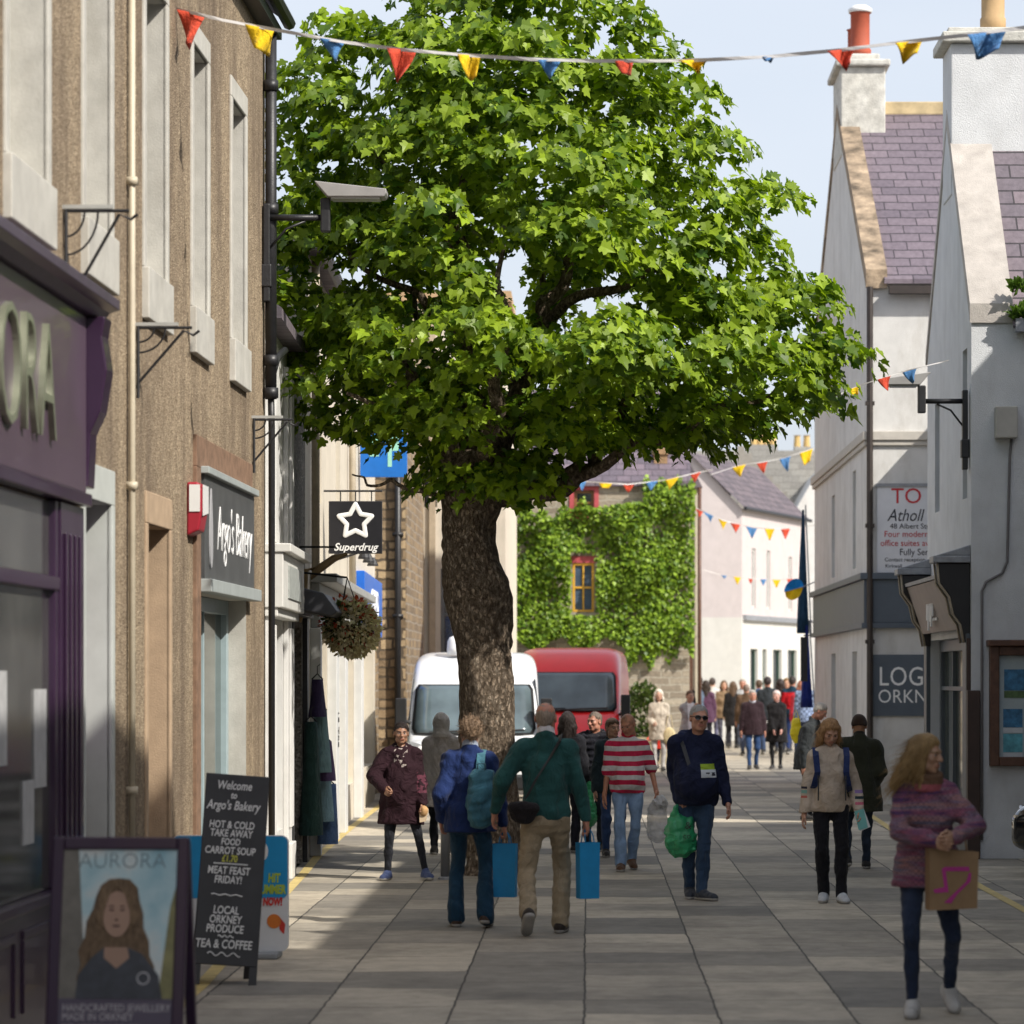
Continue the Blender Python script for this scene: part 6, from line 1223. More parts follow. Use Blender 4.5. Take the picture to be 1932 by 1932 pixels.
def crown_leaves(seed):
    r = np.random.default_rng(seed); cen, nrm, tip, sz = [], [], [], []
    axis = Vector((xof(960, TD), TD, 0))
    for p, rad, a in CL:
        out = np.array((p.x - axis.x, p.y - axis.y, 0)); out = out / max(.01, np.linalg.norm(out)); R1 = r.uniform(.27, .46); n = int(98 * (R1 / .4) ** 2 * (1.0 if rad > .6 else .7))
        # a flattish umbrella of leaves: more at the top and the outer side, drooping at the edge
        th = r.uniform(0, 2 * math.pi, n); rr = R1 * np.sqrt(r.random(n)); h = .13 * (1 - (rr / R1) ** 2) - .13 * (rr / R1) ** 2 + r.normal(0, .05, n)
        rad_d = np.stack([np.cos(th), np.sin(th), np.zeros(n)], 1)
        c = np.array(p)[None] + rad_d * rr[:, None]; c[:, 2] += h; c += out * .04
        nn = rad_d * (rr / R1)[:, None] * .75 + np.array((0, 0, .72)) + out * .35 + r.normal(0, .42, (n, 3)); t = rad_d * .7 + out * .5 + np.array((0, 0, -.45)) + r.normal(0, .35, (n, 3))
        cen.append(c); nrm.append(nn); tip.append(t); sz.append(r.uniform(.06, .15, n) * (1 + .2 * (r.random(n) > .85)))
    cen, nrm, tip, sz = map(np.concatenate, (cen, nrm, tip, sz)); nrm /= np.linalg.norm(nrm, axis=1)[:, None]; tip -= nrm * (tip * nrm).sum(1)[:, None]; tip /= np.linalg.norm(tip, axis=1)[:, None]; sd = np.cross(tip, nrm)
    n = len(cen); fold = r.uniform(.05, .35, n)[:, None]; curl = r.uniform(.0, .35, n)[:, None]
    V = np.stack([cen + sz[:, None] * (sd * x + tip * (y - .35) - nrm * (abs(x) * -fold + curl * max(0, y - .3) ** 2)) for x, y in LV] , 1)
    V = np.concatenate([V, (cen + sz[:, None] * tip * .05)[:, None]], 1)     # a middle point on the rib
    T = np.array([(k, (k + 1) % LN, LN) for k in range(LN)])
    return (V.reshape(-1, 3) - np.array(T0)), (np.arange(n)[:, None, None] * (LN + 1) + T[None]).reshape(-1, 3)
V, Q = crown_leaves(5); print('leaves', len(V) // (LN + 1), 'clumps', len(CL))
crown = np_obj('crown', [(V, Q, 0)], [leafmat('sycamore_leaf', (.045, .105, .008), (.25, .35, .022), .40, .45, .35)], tree, False)

# ------------------------------------------------------------------ vans
def van(label, X_, Y_, rz, W, Hh, L, z_s0, z_s1, paint, white):
    t = thing('van', label, 'van', (X_, Y_, 0), rz, None)
    prof = [(0, .30, .58), (.05, .28, .80), (.18, .26, .98), (.55, .26, z_s0 - .06), (.72, .26, z_s0), (1.28, .26, z_s1), (1.42, .26, z_s1 + .12), (1.75, .26, Hh - .14), (2.3, .26, Hh - .03), (3.2, .26, Hh), (L - .25, .26, Hh - .02), (L, .30, Hh - .12)]
    n = 36; q = MB(); vs = []
    def sec(y, zb, zt, w, e=9.):
        out = []
        for k in range(n):
            a = 2 * math.pi * (k + .5) / n; c, s_ = math.cos(a), math.sin(a); xx_ = abs(c) ** (2 / e) * (1 if c > 0 else -1); zz_ = abs(s_) ** (2 / e) * (1 if s_ > 0 else -1)
            z = (zb + zt) / 2 + (zt - zb) / 2 * zz_; tum = 1 - .055 * max(0, z - 1.1) / 1.4; out.append((w / 2 * xx_ * tum, y, z))
        return out
    ys = []
    for i, (y, zb, zt) in enumerate(prof):
        w = W * (.90 if i == 0 else .955 if i == 1 else .98 if i == 2 else 1.); vs += sec(y, zb, zt, w)
    m = len(prof); q.add(vs, [(j * n + k, j * n + (k + 1) % n, (j + 1) * n + (k + 1) % n, (j + 1) * n + k) for j in range(m - 1) for k in range(n)] + [tuple(range(n)), tuple((m - 1) * n + k for k in range(n))][0:2]); body = q.build('body', paint, t, True)
    # windscreen lies on the sloping front
    dk = plain('rubber_black', (.012, .012, .013), .5, .2); q = MB(); vs = []; NN = 10
    def ws(u, f, off):
        z = z_s0 + .03 + (z_s1 - z_s0 - .02) * f; y = .72 + .56 * f; wv = (W * (.94 - .05 * f)) * (1 - (.05 if f < .08 or f > .94 else 0)); return (u * wv / 2, y - off + .05 * u ** 6, z)
    for lay, (mat_, nm, sc, off) in enumerate(((dk, 'windscreen_seal', 1.0, .045), (glass('windscreen_glass', (.085, .115, .125), .05), 'windscreen', .955, .052))):  # glass base colour lightened blue-grey to stand in for reflected sky
        q = MB(); q.add([ws((-1 + 2 * i / NN) * sc, .5 + (j / NN - .5) * (sc if lay else 1), off) for j in range(NN + 1) for i in range(NN + 1)], [(j * (NN + 1) + i, j * (NN + 1) + i + 1, (j + 1) * (NN + 1) + i + 1, (j + 1) * (NN + 1) + i) for j in range(NN) for i in range(NN)]); o = q.build(nm, mat_, t, True); md = o.modifiers.new('s', 'SOLIDIFY'); md.thickness = .02; md.offset = -1 
    q = MB(); q.tube([ws(-.1, .03, .075), ws(.35, .06, .075), ws(.82, .08, .075)], .012, 5); q.tube([ws(-.75, .03, .075), ws(-.4, .05, .075), ws(-.0, .07, .075)], .012, 5); q.build('wiper', dk, t)
    hl = glass('headlight_glass', (.35, .36, .37), .1)
    for e in (-1, 1):
        q = MB(); q.prism([(e * W * .30, .0, .78), (e * W * .46, .10, .80), (e * W * .475, .22, 1.02), (e * W * .40, .12, .98), (e * W * .31, .03, .90)], (0, .12, 0)); h = q.build('headlight', hl, t, bevel=.01)
        q = MB(); q.lathe([(.075, 0), (.07, .015), (.03, .02)], (e * W * .38, .03, .88), 14, Matrix.Rotation(R(90), 4, 'X')); q.build('lamp', M_whitelet, h)
        q = MB(); q.tube([(e * W * .475, .80, 1.28), (e * W * .53, .74, 1.33)], .03, 6); q.box(*sorted((e * (W * .505), e * (W * .505 + .17))), .64, .82, 1.22, 1.66); mr = q.build('wing_mirror', dk, t, bevel=.03)
        q = MB(); q.prism([(e * W * .492, 1.0, 1.32), (e * W * .492, 1.9, 1.32), (e * W * .458, 1.9, 1.95), (e * W * .458, 1.35, 1.95)], (e * .012, 0, 0)); q.build('side_window', M_glass, t)
        for yw in (.95, L - 1.15):
            M_ = Matrix.Rotation(R(90), 4, 'Y'); q = MB(); q.lathe([(.20, -.10), (.31, -.115), (.335, -.08), (.335, .08), (.31, .115), (.20, .10)], (e * (W / 2 - .12), yw, .335), 24, M_); wl = q.build('wheel', plain('tyre', (.02, .02, .02), .8, .2), t, True)
            q = MB(); q.lathe([(.02, -.118), (.10, -.12), (.20, -.112), (.205, .112), (.10, .12), (.02, .118)], (e * (W / 2 - .12), yw, .335), 20, M_); q.build('rim', M_lead, wl, True)
    q = MB(); q.box(-W * .44, W * .44, -.05, .12, .28, .52); q.build('bumper', dk, t, bevel=.04); q = MB()
    for k in range(4): q.box(-W * .27, W * .27, -.03 + .006 * k, .03, .60 + .075 * k, .65 + .075 * k)
    q.build('grille', dk, t); q = MB(); q.box(-.26, .26, -.062, -.051, .36, .47); q.build('number_plate', plain('plate_white', (.65, .65, .6), .5, .05), t)
    if white: q = MB(); q.lathe([(.14, Hh - .05), (.14, Hh + .05), (.13, Hh + .16), (.10, Hh + .22), (.03, Hh + .245)], (-.30, 2.0, 0), 20); q.build('roof_vent', M_whitelet, t, True)
    return t
M_vw = plain('van_white', (.70, .71, .71), .25, .03, 3, coat=.5); M_vr = plain('van_red', (.85, .018, .018), .3, .06, 3, coat=.25)
van('white van parked facing the viewer behind the tree trunk', xof(892, 47.6), 47.6, R(1), 2.02, 2.38, 5.6, 1.09, 1.86, M_vw, True)
van('red van parked behind the white van in front of the creeper house', xof(1062, 58), 58, R(-3), 2.04, 2.55, 5.4, 1.33, 2.07, M_vr, False)

# ------------------------------------------------------------------ small street things
t = thing('bollard', 'slim grey metal post beside the tree trunk', 'bollard', (xof(840, 31), 31, 0)); q = MB(); q.lathe([(.045, 0), (.045, .62), (.05, .63), (.05, .66), (.03, .69), (.005, .70)], n=16); q.build('post', plain('grey_steel', (.22, .23, .25), .4, .1, metal=.5), t, True)
q = MB(); q.lathe([(.07, 0), (.07, .02), (.05, .03)], n=16); q.build('base_plate', M_lead, t)
car = thing('parked_car', 'glossy black car parked facing the viewer below the notice board, only its corner showing', 'car', (4.84, 31.0, 0), R(-35))
M_cb2 = plain('car_black', (.012, .013, .016), .12, .15, 4, coat=1.); q = MB(); vs = []; n = 32
cp = [(0, .30, .62, 1.50), (.06, .24, .68, 1.66), (.25, .20, .76, 1.74), (.9, .20, .90, 1.76), (1.25, .20, .98, 1.76), (1.9, .20, 1.36, 1.76), (2.3, .20, 1.44, 1.76), (3.1, .22, 1.43, 1.76)]
for y, zb, zt, w in cp:
    for k in range(n):
        a = 2 * math.pi * (k + .5) / n; c, s_ = math.cos(a), math.sin(a); xx_ = abs(c) ** .42 * (1 if c > 0 else -1); zz_ = abs(s_) ** .42 * (1 if s_ > 0 else -1); z = (zb + zt) / 2 + (zt - zb) / 2 * zz_; vs.append((w / 2 * xx_ * (1 - .22 * max(0, z - .85)), y, z))
m = len(cp); q.add(vs, [(j * n + k, j * n + (k + 1) % n, (j + 1) * n + (k + 1) % n, (j + 1) * n + k) for j in range(m - 1) for k in range(n)] + [tuple(range(n)), tuple((m - 1) * n + k for k in range(n))]); q.build('body', M_cb2, car, True)
q = MB(); q.add([(-.72, 1.22, 1.0), (.72, 1.22, 1.0), (.62, 1.84, 1.36), (-.62, 1.84, 1.36)], [(0, 1, 2, 3)]); o = q.build('windscreen', M_glass, car); md = o.modifiers.new('s', 'SOLIDIFY'); md.thickness = .03
q = MB()
for k in range(4): q.box(-.42, .42, -.03, .03, .40 + .06 * k, .43 + .06 * k)
q.build('grille', M_lead, car); q = MB(); q.box(-.26, .26, -.045, -.03, .30, .39); q.build('number_plate', plain('plate_white', (.65, .65, .6), .5, .05), car)
for e in (-1, 1):
    q = MB(); q.prism([(e * .50, .01, .50), (e * .80, .10, .54), (e * .86, .28, .70), (e * .62, .10, .68), (e * .50, .02, .62)], (0, .10, 0)); h = q.build('headlight', plain('headlamp_silver', (.45, .46, .48), .15, .2, 30, metal=.7), car, bevel=.012)
    q = MB(); q.lathe([(.07, 0), (.06, .02), (.02, .03)], (e * .68, .05, .60), 14, Matrix.Rotation(R(90), 4, 'X')); q.build('lamp', M_glass, h)
    q = MB(); q.box(*sorted((e * .88, e * 1.0)), 1.35, 1.5, .92, 1.06); q.build('wing_mirror', M_cb2, car, bevel=.03)
    for yw in (.72,):
        M_ = Matrix.Rotation(R(90), 4, 'Y'); q = MB(); q.lathe([(.19, -.09), (.29, -.10), (.31, -.07), (.31, .07), (.29, .10), (.19, .09)], (e * .79, yw, .312), 24, M_); wl = q.build('wheel', plain('tyre', (.02, .02, .02), .8, .2), car, True); q = MB(); q.lathe([(.02, -.105), (.10, -.108), (.185, -.095), (.19, .095), (.1, .108), (.02, .105)], (e * .79, yw, .312), 20, M_); q.build('rim', M_lead, wl, True)
# ------------------------------------------------------------------ people
def boxprint(c, boxes, kind=None, front=None):
    """cloth with printed or knitted-in blocks: (x0, x1, z0, z1, colour) in the figure's own frame; front -1 keeps them on the chest"""
    m, nt, b = nodes_of('printed_cloth'); v = coords(nt); sp = nt.nodes.new('ShaderNodeSeparateXYZ'); nt.links.new(v, sp.inputs[0])
    n = N(nt, 'ShaderNodeTexNoise', Scale=7.0, Detail=6.0); nt.links.new(v, n.inputs[0])
    col = ramp(nt, [(.3, tuple(x * .8 for x in c)), (.7, tuple(min(1, x * 1.2) for x in c))], n.outputs[0]).outputs[0]
    def gt(src, val, inv=False):
        g_ = N(nt, 'ShaderNodeMath', operation='LESS_THAN' if inv else 'GREATER_THAN'); nt.links.new(src, g_.inputs[0]); g_.inputs[1].default_value = val; return g_.outputs[0]
    def mul(a, b_):
        g_ = N(nt, 'ShaderNodeMath', operation='MULTIPLY'); nt.links.new(a, g_.inputs[0]); nt.links.new(b_, g_.inputs[1]); return g_.outputs[0]
    for x0, x1, z0, z1, cc in boxes:
        f = mul(mul(gt(sp.outputs['X'], x0), gt(sp.outputs['X'], x1, True)), mul(gt(sp.outputs['Z'], z0), gt(sp.outputs['Z'], z1, True)))
        if front: f = mul(f, gt(sp.outputs['Y'], 0, True))
        if len(cc) == 4:     # broken, printed-ink look
            n3 = N(nt, 'ShaderNodeTexNoise', Scale=26.0, Detail=2.0); nt.links.new(v, n3.inputs[0]); f = mul(f, gt(n3.outputs[0], cc[3]))
        col = mixc(nt, f, col, cc[:3])
    nt.links.new(col, b.inputs['Base Color']); b.inputs['Roughness'].default_value = .88; b.inputs['Specular IOR Level'].default_value = .2
    n5 = N(nt, 'ShaderNodeTexNoise', Scale=9.0, Detail=3.0, Distortion=1.2); nt.links.new(v, n5.inputs[0]); bump(nt, b, n5.outputs[0], .05, .8); return m

def paper_bag(name, label, top, w, h, c, wf=None, dep=.10, rz=0, group=None, hl=.10, mat=None):
    """a flat-sided carrier hung by its cord handles from the point top"""
    t = thing(name, label, 'bag', top, rz, group); q = MB(); z0, z1 = -hl - h, -hl; k = .93
    q.add([(-w / 2 * k, -dep / 2, z0), (w / 2 * k, -dep / 2, z0), (w / 2 * k, dep / 2, z0), (-w / 2 * k, dep / 2, z0), (-w / 2, -dep / 2, z1), (w / 2, -dep / 2, z1), (w / 2, dep / 2, z1), (-w / 2, dep / 2, z1), (-w / 2 * .98, -.01, (z0 + z1) / 2), (w / 2 * .98, -.01, (z0 + z1) / 2)],
          [(3, 2, 1, 0), (0, 1, 5, 4), (2, 3, 7, 6), (1, 9, 5), (1, 2, 9), (2, 6, 9), (6, 5, 9), (0, 4, 8), (4, 7, 8), (7, 3, 8), (3, 0, 8)])
    b_ = q.build('bag_body', mat or plain('paper_bag%d' % int(c[2] * 100), c, .55, .08, 8, bmp=.004, bscale=18), t); q = MB()
    for e in (-1, 1): q.tube([(-w * .22, e * dep * .45, z1), (-w * .20, e * dep * .3, z1 + hl * .55), (-.02, 0, 0.0), (.02, 0, 0.0), (w * .20, e * dep * .3, z1 + hl * .55), (w * .22, e * dep * .45, z1)], .005, 5)
    q.build('handle', plain('bag_cord%d' % int(c[2] * 100), tuple(x * .7 for x in c), .6, .1), t); return t, b_
def plastic_bag(name, label, top, w, h, mat, seed, handle=.10, group=None):
    t = thing(name, label, 'bag', top, 0, group); s = Sdf((-w * .75, -.16, -h - handle - .03), (w * .75, .16, .03), .012); zc = -handle - h * .56
    s.ell((0, 0, zc), (w * .5, .10, h * .48), .04); s.ell((.02, .01, zc - h * .18), (w * .5, .11, h * .30), .05)
    for e in (-1, 1): s.cap((e * w * .30, 0, -handle - h * .2), (e * .01, 0, .0), .032, .012, .03)
    s.warp(.010, seed, 1.7); V, Q = s.mesh(); np_obj('bag_body', [(V, Q, 0)], [mat], t); return t
def film(name, c, alpha):
    m, nt, b = nodes_of(name); n = N(nt, 'ShaderNodeTexNoise', Scale=10.0, Detail=5.0, Distortion=1.0); nt.links.new(coords(nt), n.inputs[0])
    nt.links.new(ramp(nt, [(.3, tuple(x * .7 for x in c)), (.7, c)], n.outputs[0]).outputs[0], b.inputs['Base Color']); b.inputs['Roughness'].default_value = .28; b.inputs['Alpha'].default_value = alpha
    b.inputs['Transmission Weight'].default_value = .15; bump(nt, b, n.outputs[0], .03, .9); return m
JEAN = (.045, .075, .14); FAIR = (.50, .29, .20); RUDDY = (.46, .22, .15); TAN = (.40, .22, .13)
Lg = 'people walking along the street'

# woman in the knitted sweater, nearest on the right
p = person('woman in a pink and purple knitted sweater looking aside, nearest the viewer', 1747, 1915, 1387, 0, 'f', top='sweater', topc=(.17, .10, .15), topk='knit', hem=.80, bulk=.010, botc=(.018, .028, .055), botk='denim', flare=-1, shoec=(.50, .49, .46), skinc=(.42, .25, .16), hair='flow', hairc=(.34, .215, .085),
           hands=((1752, 1583, .30), (1790, 1575, .30)), grip=(1., 1.), thumbs=((.3, -.3, 1), (-.3, -.3, 1)), poles=((-1, .35, -.25), (1, .35, -.25)), feet=((-.005, .08, 0, 0), (.075, -.18, .05, 26)), head=(58, 6, 0), build=.98)
k = p['k']; nk = p['neck']; q = Sdf((-.15, -.16, 1.28 * k), (.15, .16, 1.62 * k), .008)
for j, (r0, z) in enumerate(((.088, 1.43), (.084, 1.465), (.080, 1.50))):
    pts = [np.array((r0 * math.cos(a), r0 * .95 * math.sin(a) + .01, z * k + .015 * math.sin(a))) for a in np.linspace(0, 2 * math.pi, 15)]
    for a, b_ in zip(pts, pts[1:]): q.cap(a, b_, .021, k=.012)
V, Q = q.mesh(); np_obj('cowl_collar', [(V, Q, 0)], [boxprint((.15, .085, .05), [(-.2, .2, 1.28 * k, 1.445 * k, (.32, .09, .10))])], p['root'])
bt = thing('paper_bag', 'brown paper carrier bag with a bright pink angular mark, on the sweater woman’s arm', 'bag', PX(1796, 1600, p['d'] - .20), R(8)); w, h, dp = .29, .355, .11; q = MB()
q.add([(-w / 2, -dp / 2, -h), (w / 2 * .93, -dp / 2, -h + .01), (w / 2 * .93, dp / 2, -h + .01), (-w / 2, dp / 2, -h), (-w / 2 * 1.0, -dp / 2, 0), (w / 2, -dp / 2, -.02), (w / 2, dp / 2, -.02), (-w / 2, dp / 2, 0)], [(3, 2, 1, 0), (0, 1, 5, 4), (1, 2, 6, 5), (2, 3, 7, 6), (3, 0, 4, 7)])
kb = q.build('bag_body', plain('kraft_paper', (.27, .17, .085), .75, .12, 9, bmp=.006, bscale=14), bt); md = kb.modifiers.new('s', 'SOLIDIFY'); md.thickness = .003
q = MB(); y = -dp / 2 - .003
for poly in ([(-.075, -.115), (-.055, -.105), (.085, -.105), (.09, -.13), (-.05, -.13), (-.035, -.25), (-.115, -.255), (-.125, -.235), (-.06, -.22)], [(.085, -.14), (.07, -.19), (-.06, -.31), (-.02, -.315), (.02, -.26), (.095, -.19), (.10, -.14)]): q.prism([(x, y, z) for x, z in poly], (0, .002, 0))
q.build('printed_mark', plain('magenta_print', (.42, .03, .22), .6, .1), kb); q = MB(); q.tube([(-.08, -.03, -.01), (-.07, -.03, .07), (.0, .0, .10), (.07, -.03, .06), (.08, -.03, -.02)], .006, 5); q.build('handle', plain('kraft_cord', (.25, .15, .07), .8), bt)

# pair with the blue bags, walking away
p = person('balding man in a dark green jumper and beige trousers, walking away with blue bag', 1030, 1762, 1325, 180, 'm', top='jumper', topc=(.018, .075, .072), hem=.855, bulk=.004, belly=.35, botc=(.31, .25, .165), flare=.022, shoec=(.03, .022, .018), skinc=RUDDY, hair='bald', hairc=(.30, .24, .19), collar=(.62, .60, .62),
           hands=((1106, 1552, .02), (934, 1530, .06)), grip=(1., .25), poles=((-.3, 1, -.2), (.7, .9, -.2)), feet=((-.02, .10, 0, 0), (.04, -.34, .10, 38)), build=1.07, head=(-8, 4, 0))
k = p['k']
drape([p['root'].matrix_basis @ Vector(v) for v in ((-.11, -.03, 1.50 * k), (-.10, .09, 1.45 * k), (-.03, .155, 1.33 * k), (.07, .17, 1.18 * k), (.15, .16, 1.03 * k))], (.016, 0, .012), .004, M_black, None, 'bag_strap')
sb = thing('shoulder_bag', 'small black bag on a cross-body strap behind the green jumper', 'bag', world_pt(p, (.17, .16, .93 * k)), 0); bpy.data.objects['bag_strap'].parent = sb; bpy.data.objects['bag_strap'].location = -Vector(sb.location)
q = Sdf((-.14, -.09, -.12), (.14, .09, .12), .010); q.ell((0, 0, -.01), (.105, .05, .085), .02); q.cap((-.08, -.03, .03), (.08, -.03, .03), .045, k=.03); q.warp(.004, 3); V, Q = q.mesh(); np_obj('pouch', [(V, Q, 0)], [cloth((.014, .012, .014))], sb)
paper_bag('carrier_bag', 'bright blue paper bag held by the man in the green jumper', hand_pt(p, 0, .08), .165, .43, (.005, .24, .52), hl=.10, rz=R(20), group='pair of bright blue paper bags')
p = person('person in a navy jacket with a teal rucksack on one shoulder, walking away', 887, 1750, 1355, 180, 'm', top='jacket', topc=(.011, .026, .10), hem=.80, bulk=.014, botc=(.012, .045, .085), botk='denim', flare=.028, shoec=(.055, .035, .025), skinc=RUDDY, hair='curly', hairc=(.19, .125, .075), collar=(.30, .34, .42),
           hands=((953, 1572, .05), (832, 1545, .05)), grip=(1., .25), feet=((-.04, -.08, .02, 10), (.03, .08, 0, 0)), build=.98, head=(12, 2, 0)); k = p['k']
paper_bag('carrier_bag', 'bright blue paper bag held by the person in the navy jacket', hand_pt(p, 0, .08), .185, .42, (.005, .24, .52), hl=.085, rz=R(-10), group='pair of bright blue paper bags')
rs = thing('rucksack', 'faded teal rucksack slung on the right shoulder of the navy jacket', 'rucksack', world_pt(p, (-.10, .19, 1.10 * k)), R(180) + R(-6))
q = Sdf((-.2, -.15, -.32), (.2, .18, .26), .011); q.ell((0, .02, -.03), (.125, .095, .23), .04); q.ell((0, .07, -.12), (.10, .07, .11), .04); q.cap((-.05, .0, .17), (.05, 0, .17), .045, k=.04); q.warp(.008, 9, 1.2); V, Q = q.mesh(); pk_ = np_obj('pack', [(V, Q, 0)], [cloth((.045, .14, .19), var=.4)], rs)
drape([(.02, -.03, .20), (.02, -.10, .33), (.02, -.18, .36), (.0, -.26, .25)], (.032, 0, 0), .006, cloth((.06, .17, .22)), rs, 'strap'); q = MB(); q.tube([(-.03, .02, .2), (-.03, .04, .26), (.03, .04, .26), (.03, .02, .2)], .008, 6); q.build('grab_handle', cloth((.04, .10, .14)), rs)

# man in sunglasses
sgm = boxprint((.012, .016, .042), [(.015, .155, 1.155, 1.205, (.30, .42, .04)), (.015, .165, 1.085, 1.155, (.55, .58, .60)), (.06, .155, 1.10, 1.13, (.03, .03, .04, .48))], None, -1)
p = person('stout grey-haired man in sunglasses and navy hooded top with a printed chest', 1312, 1696, 1330, 6, 'm', top='hooded_top', topmat=sgm, hem=.84, sleeve=1., bulk=.014, belly=1.0, botc=(.025, .05, .095), botk='denim', flare=.006, shoec=(.035, .04, .05), skinc=(.48, .25, .17), hair='crop', hairc=(.36, .35, .33),
           hands=((1280, 1502, .0), (1372, 1515, .12)), poles=((-.1, 1, -.2), (.15, 1, -.2)), grip=(1., .25), feet=((.05, -.10, 0, 6), (-.055, .16, 0, 0, 25)), build=1.08, head=(6, 0, 3), hshift=(.03, -.02)); k = p['k']
RM, hk, hc = p['RM'], p['hk'], p['hc']; hd = lambda v: tuple(RM @ np.array(v) * hk + hc)
q = MB()
for e in (-1, 1): q.prism([hd((e * (.033 + .028 * math.cos(a)), -.100 + .012 * abs(math.cos(a)) * (1 if math.cos(a) > 0 else 0), .004 + .020 * math.sin(a))) for a in np.linspace(0, 2 * math.pi, 14)[:-1]], (0, -.006, 0)); q.tube([hd((e * .062, -.088, .010)), hd((e * .079, -.03, .012)), hd((e * .083, .01, .010))], .0035, 5)
q.tube([hd((-.01, -.110, .012)), hd((.01, -.110, .012))], .004, 5); q.build('sunglasses', glass('dark_lens', (.006, .006, .007), .08), p['root'])
q = Sdf((-.2, -.05, 1.3 * k), (.2, .2, 1.62 * k), .011); q.cap((-.10, .06, 1.47 * k), (.10, .06, 1.47 * k), .055, k=.04); q.cap((-.12, .02, 1.46 * k), (-.09, -.03, 1.44 * k), .04, .03, .04); q.cap((.12, .02, 1.46 * k), (.09, -.03, 1.44 * k), .04, .03, .04); q.ell((0, .09, 1.42 * k), (.11, .06, .09), .05); V, Q = q.mesh(); np_obj('hood', [(V, Q, 0)], [cloth((.014, .02, .06))], p['root'])
drape([p['root'].matrix_basis @ Vector(v) - Vector(p['root'].location) for v in ((-.14, .03, 1.47 * k), (-.135, -.10, 1.38 * k), (-.10, -.165, 1.22 * k), (-.02, -.215, 1.09 * k))], (.014, 0, .01), .004, M_black, p['root'], 'strap')
gb_ = plastic_bag('carrier_bag', 'full green plastic carrier bag hanging from the hand of the man in sunglasses', hand_pt(p, 0, .07), .27, .40, film('green_film', (.04, .42, .17), .93), 4, .06)
text('lettering', '&', .09, M_black, gb_, (.07, -.118, -.20), (R(90), 0, 0), .001); text('lettering', 'co', .07, M_black, gb_, (.06, -.125, -.29), (R(90), 0, 0), .001)

# woman in the beige jumper
bz = boxprint((.50, .41, .32), [(-.6, -.21, .995, 1.015, (.03, .03, .05)), (-.6, -.21, .955, .985, (.22, .42, .36)), (-.6, -.21, .915, .935, (.50, .13, .10)), (.21, .6, .955, .985, (.30, .20, .42)), (.21, .6, .905, .930, (.03, .05, .06)), (.21, .6, .855, .88, (.55, .14, .2))])
p = person('blonde woman looking down, in a beige jumper with striped cuffs and black trousers', 1567, 1702, 1368, 0, 'f', top='jumper', topmat=bz, hem=.86, bulk=.012, belly=.2, botc=(.010, .010, .013), flare=.012, shoec=(.55, .57, .58), skinc=FAIR, hair='long', hairc=(.36, .20, .085), hscale=1.60,
           hands=((1517, 1535, .03), (1619, 1528, .06)), feet=((.02, .0, 0, 0), (.01, .10, 0, 0)), head=(8, 30, 4), build=1.0); k = p['k']; base = p['root']
bp = thing('rucksack', 'navy rucksack worn by the woman in the beige jumper, its straps in front', 'rucksack', world_pt(p, (0, 0, 0)))
for e in (-1, 1): drape([(e * .13, .09, 1.43 * k), (e * .135, .0, 1.475 * k), (e * .135, -.10, 1.40 * k), (e * .125, -.155, 1.25 * k), (e * .15, -.10, 1.12 * k), (e * .17, .02, 1.06 * k)], (.026, 0, 0), .007, cloth((.02, .035, .11)), bp, 'strap'); drape([(e * .12, -.165, 1.22 * k), (e * .118, -.17, 1.08 * k), (e * .12, -.165, .98 * k)], (.006, 0, 0), .003, M_black, bp, 'strap_tail')
q = Sdf((-.2, .0, .85 * k), (.2, .36, 1.5 * k), .014); q.ell((0, .20, 1.2 * k), (.15, .10, .23), .03); V, Q = q.mesh(); np_obj('pack', [(V, Q, 0)], [cloth((.02, .03, .09))], bp)
bk_ = thing('booklet', 'pale turquoise folded leaflet in the hand of the woman in beige', 'leaflet', hand_pt(p, 1, .09), R(20)); q = MB(); q.box(-.05, .04, -.03, -.024, -.09, .08, Matrix.Rotation(R(-14), 4, 'Y')); q.build('cover', plain('turquoise_card', (.22, .55, .52), .5, .1), bk_); q = MB(); q.box(-.045, .055, -.022, -.016, -.10, .07, Matrix.Rotation(R(-22), 4, 'Y')); q.build('page', M_whitelet, bk_)

person('man in a dark olive parka and woolly hat walking away behind the beige woman', 1621, 1640, 1350, 180, 'm', top='parka', topc=(.028, .030, .018), hem=.66, bulk=.045, botc=(.02, .03, .05), botk='denim', hair='beanie', hairc=(.045, .028, .02), skinc=TAN, hands=((1652, 1478, .14), (1592, 1500, .1)), feet=((0, .1, 0, 0), (.05, -.1, .03, 12)), collar=(.03, .028, .022))
# striped polo
p = person('bald man in a red and white striped polo shirt and light jeans', 1184, 1642, 1362, 4, 'm', top='polo_shirt', topc=(.52, .02, .07), topk='stripe', hem=.86, sleeve=.62, bulk=.008, belly=.6, botc=(.20, .30, .46), botk='denim', flare=.02, shoec=(.13, .07, .04), skinc=(.46, .22, .14), hair='bald', hairc=(.36, .19, .12), hscale=1.60,
           hands=((1138, 1515, .02), (1238, 1492, .05)), grip=(.25, 1.), feet=((0, .16, 0, 0), (-.03, -.16, .04, 18)), head=(-28, 24, -4), build=1.06, collar=(.5, .03, .06), hunch=.1)
wb = plastic_bag('carrier_bag', 'cloudy clear plastic bag in the hand of the striped-shirt man', hand_pt(p, 1, .07), .22, .40, film('clear_film', (.62, .63, .64), .62), 11, .05)
wr = thing('bundle', 'crumpled white plastic bundle held above the clear bag', 'bag', hand_pt(p, 1, .10) + Vector((.03, -.05, .0))); q = Sdf((-.12, -.1, -.12), (.12, .1, .1), .011); q.ell((0, 0, -.02), (.075, .06, .06), .02); q.warp(.016, 8, 2.2); V, Q = q.mesh(); np_obj('crumpled_film', [(V, Q, 0)], [film('white_film', (.72, .73, .75), .95)], wr)
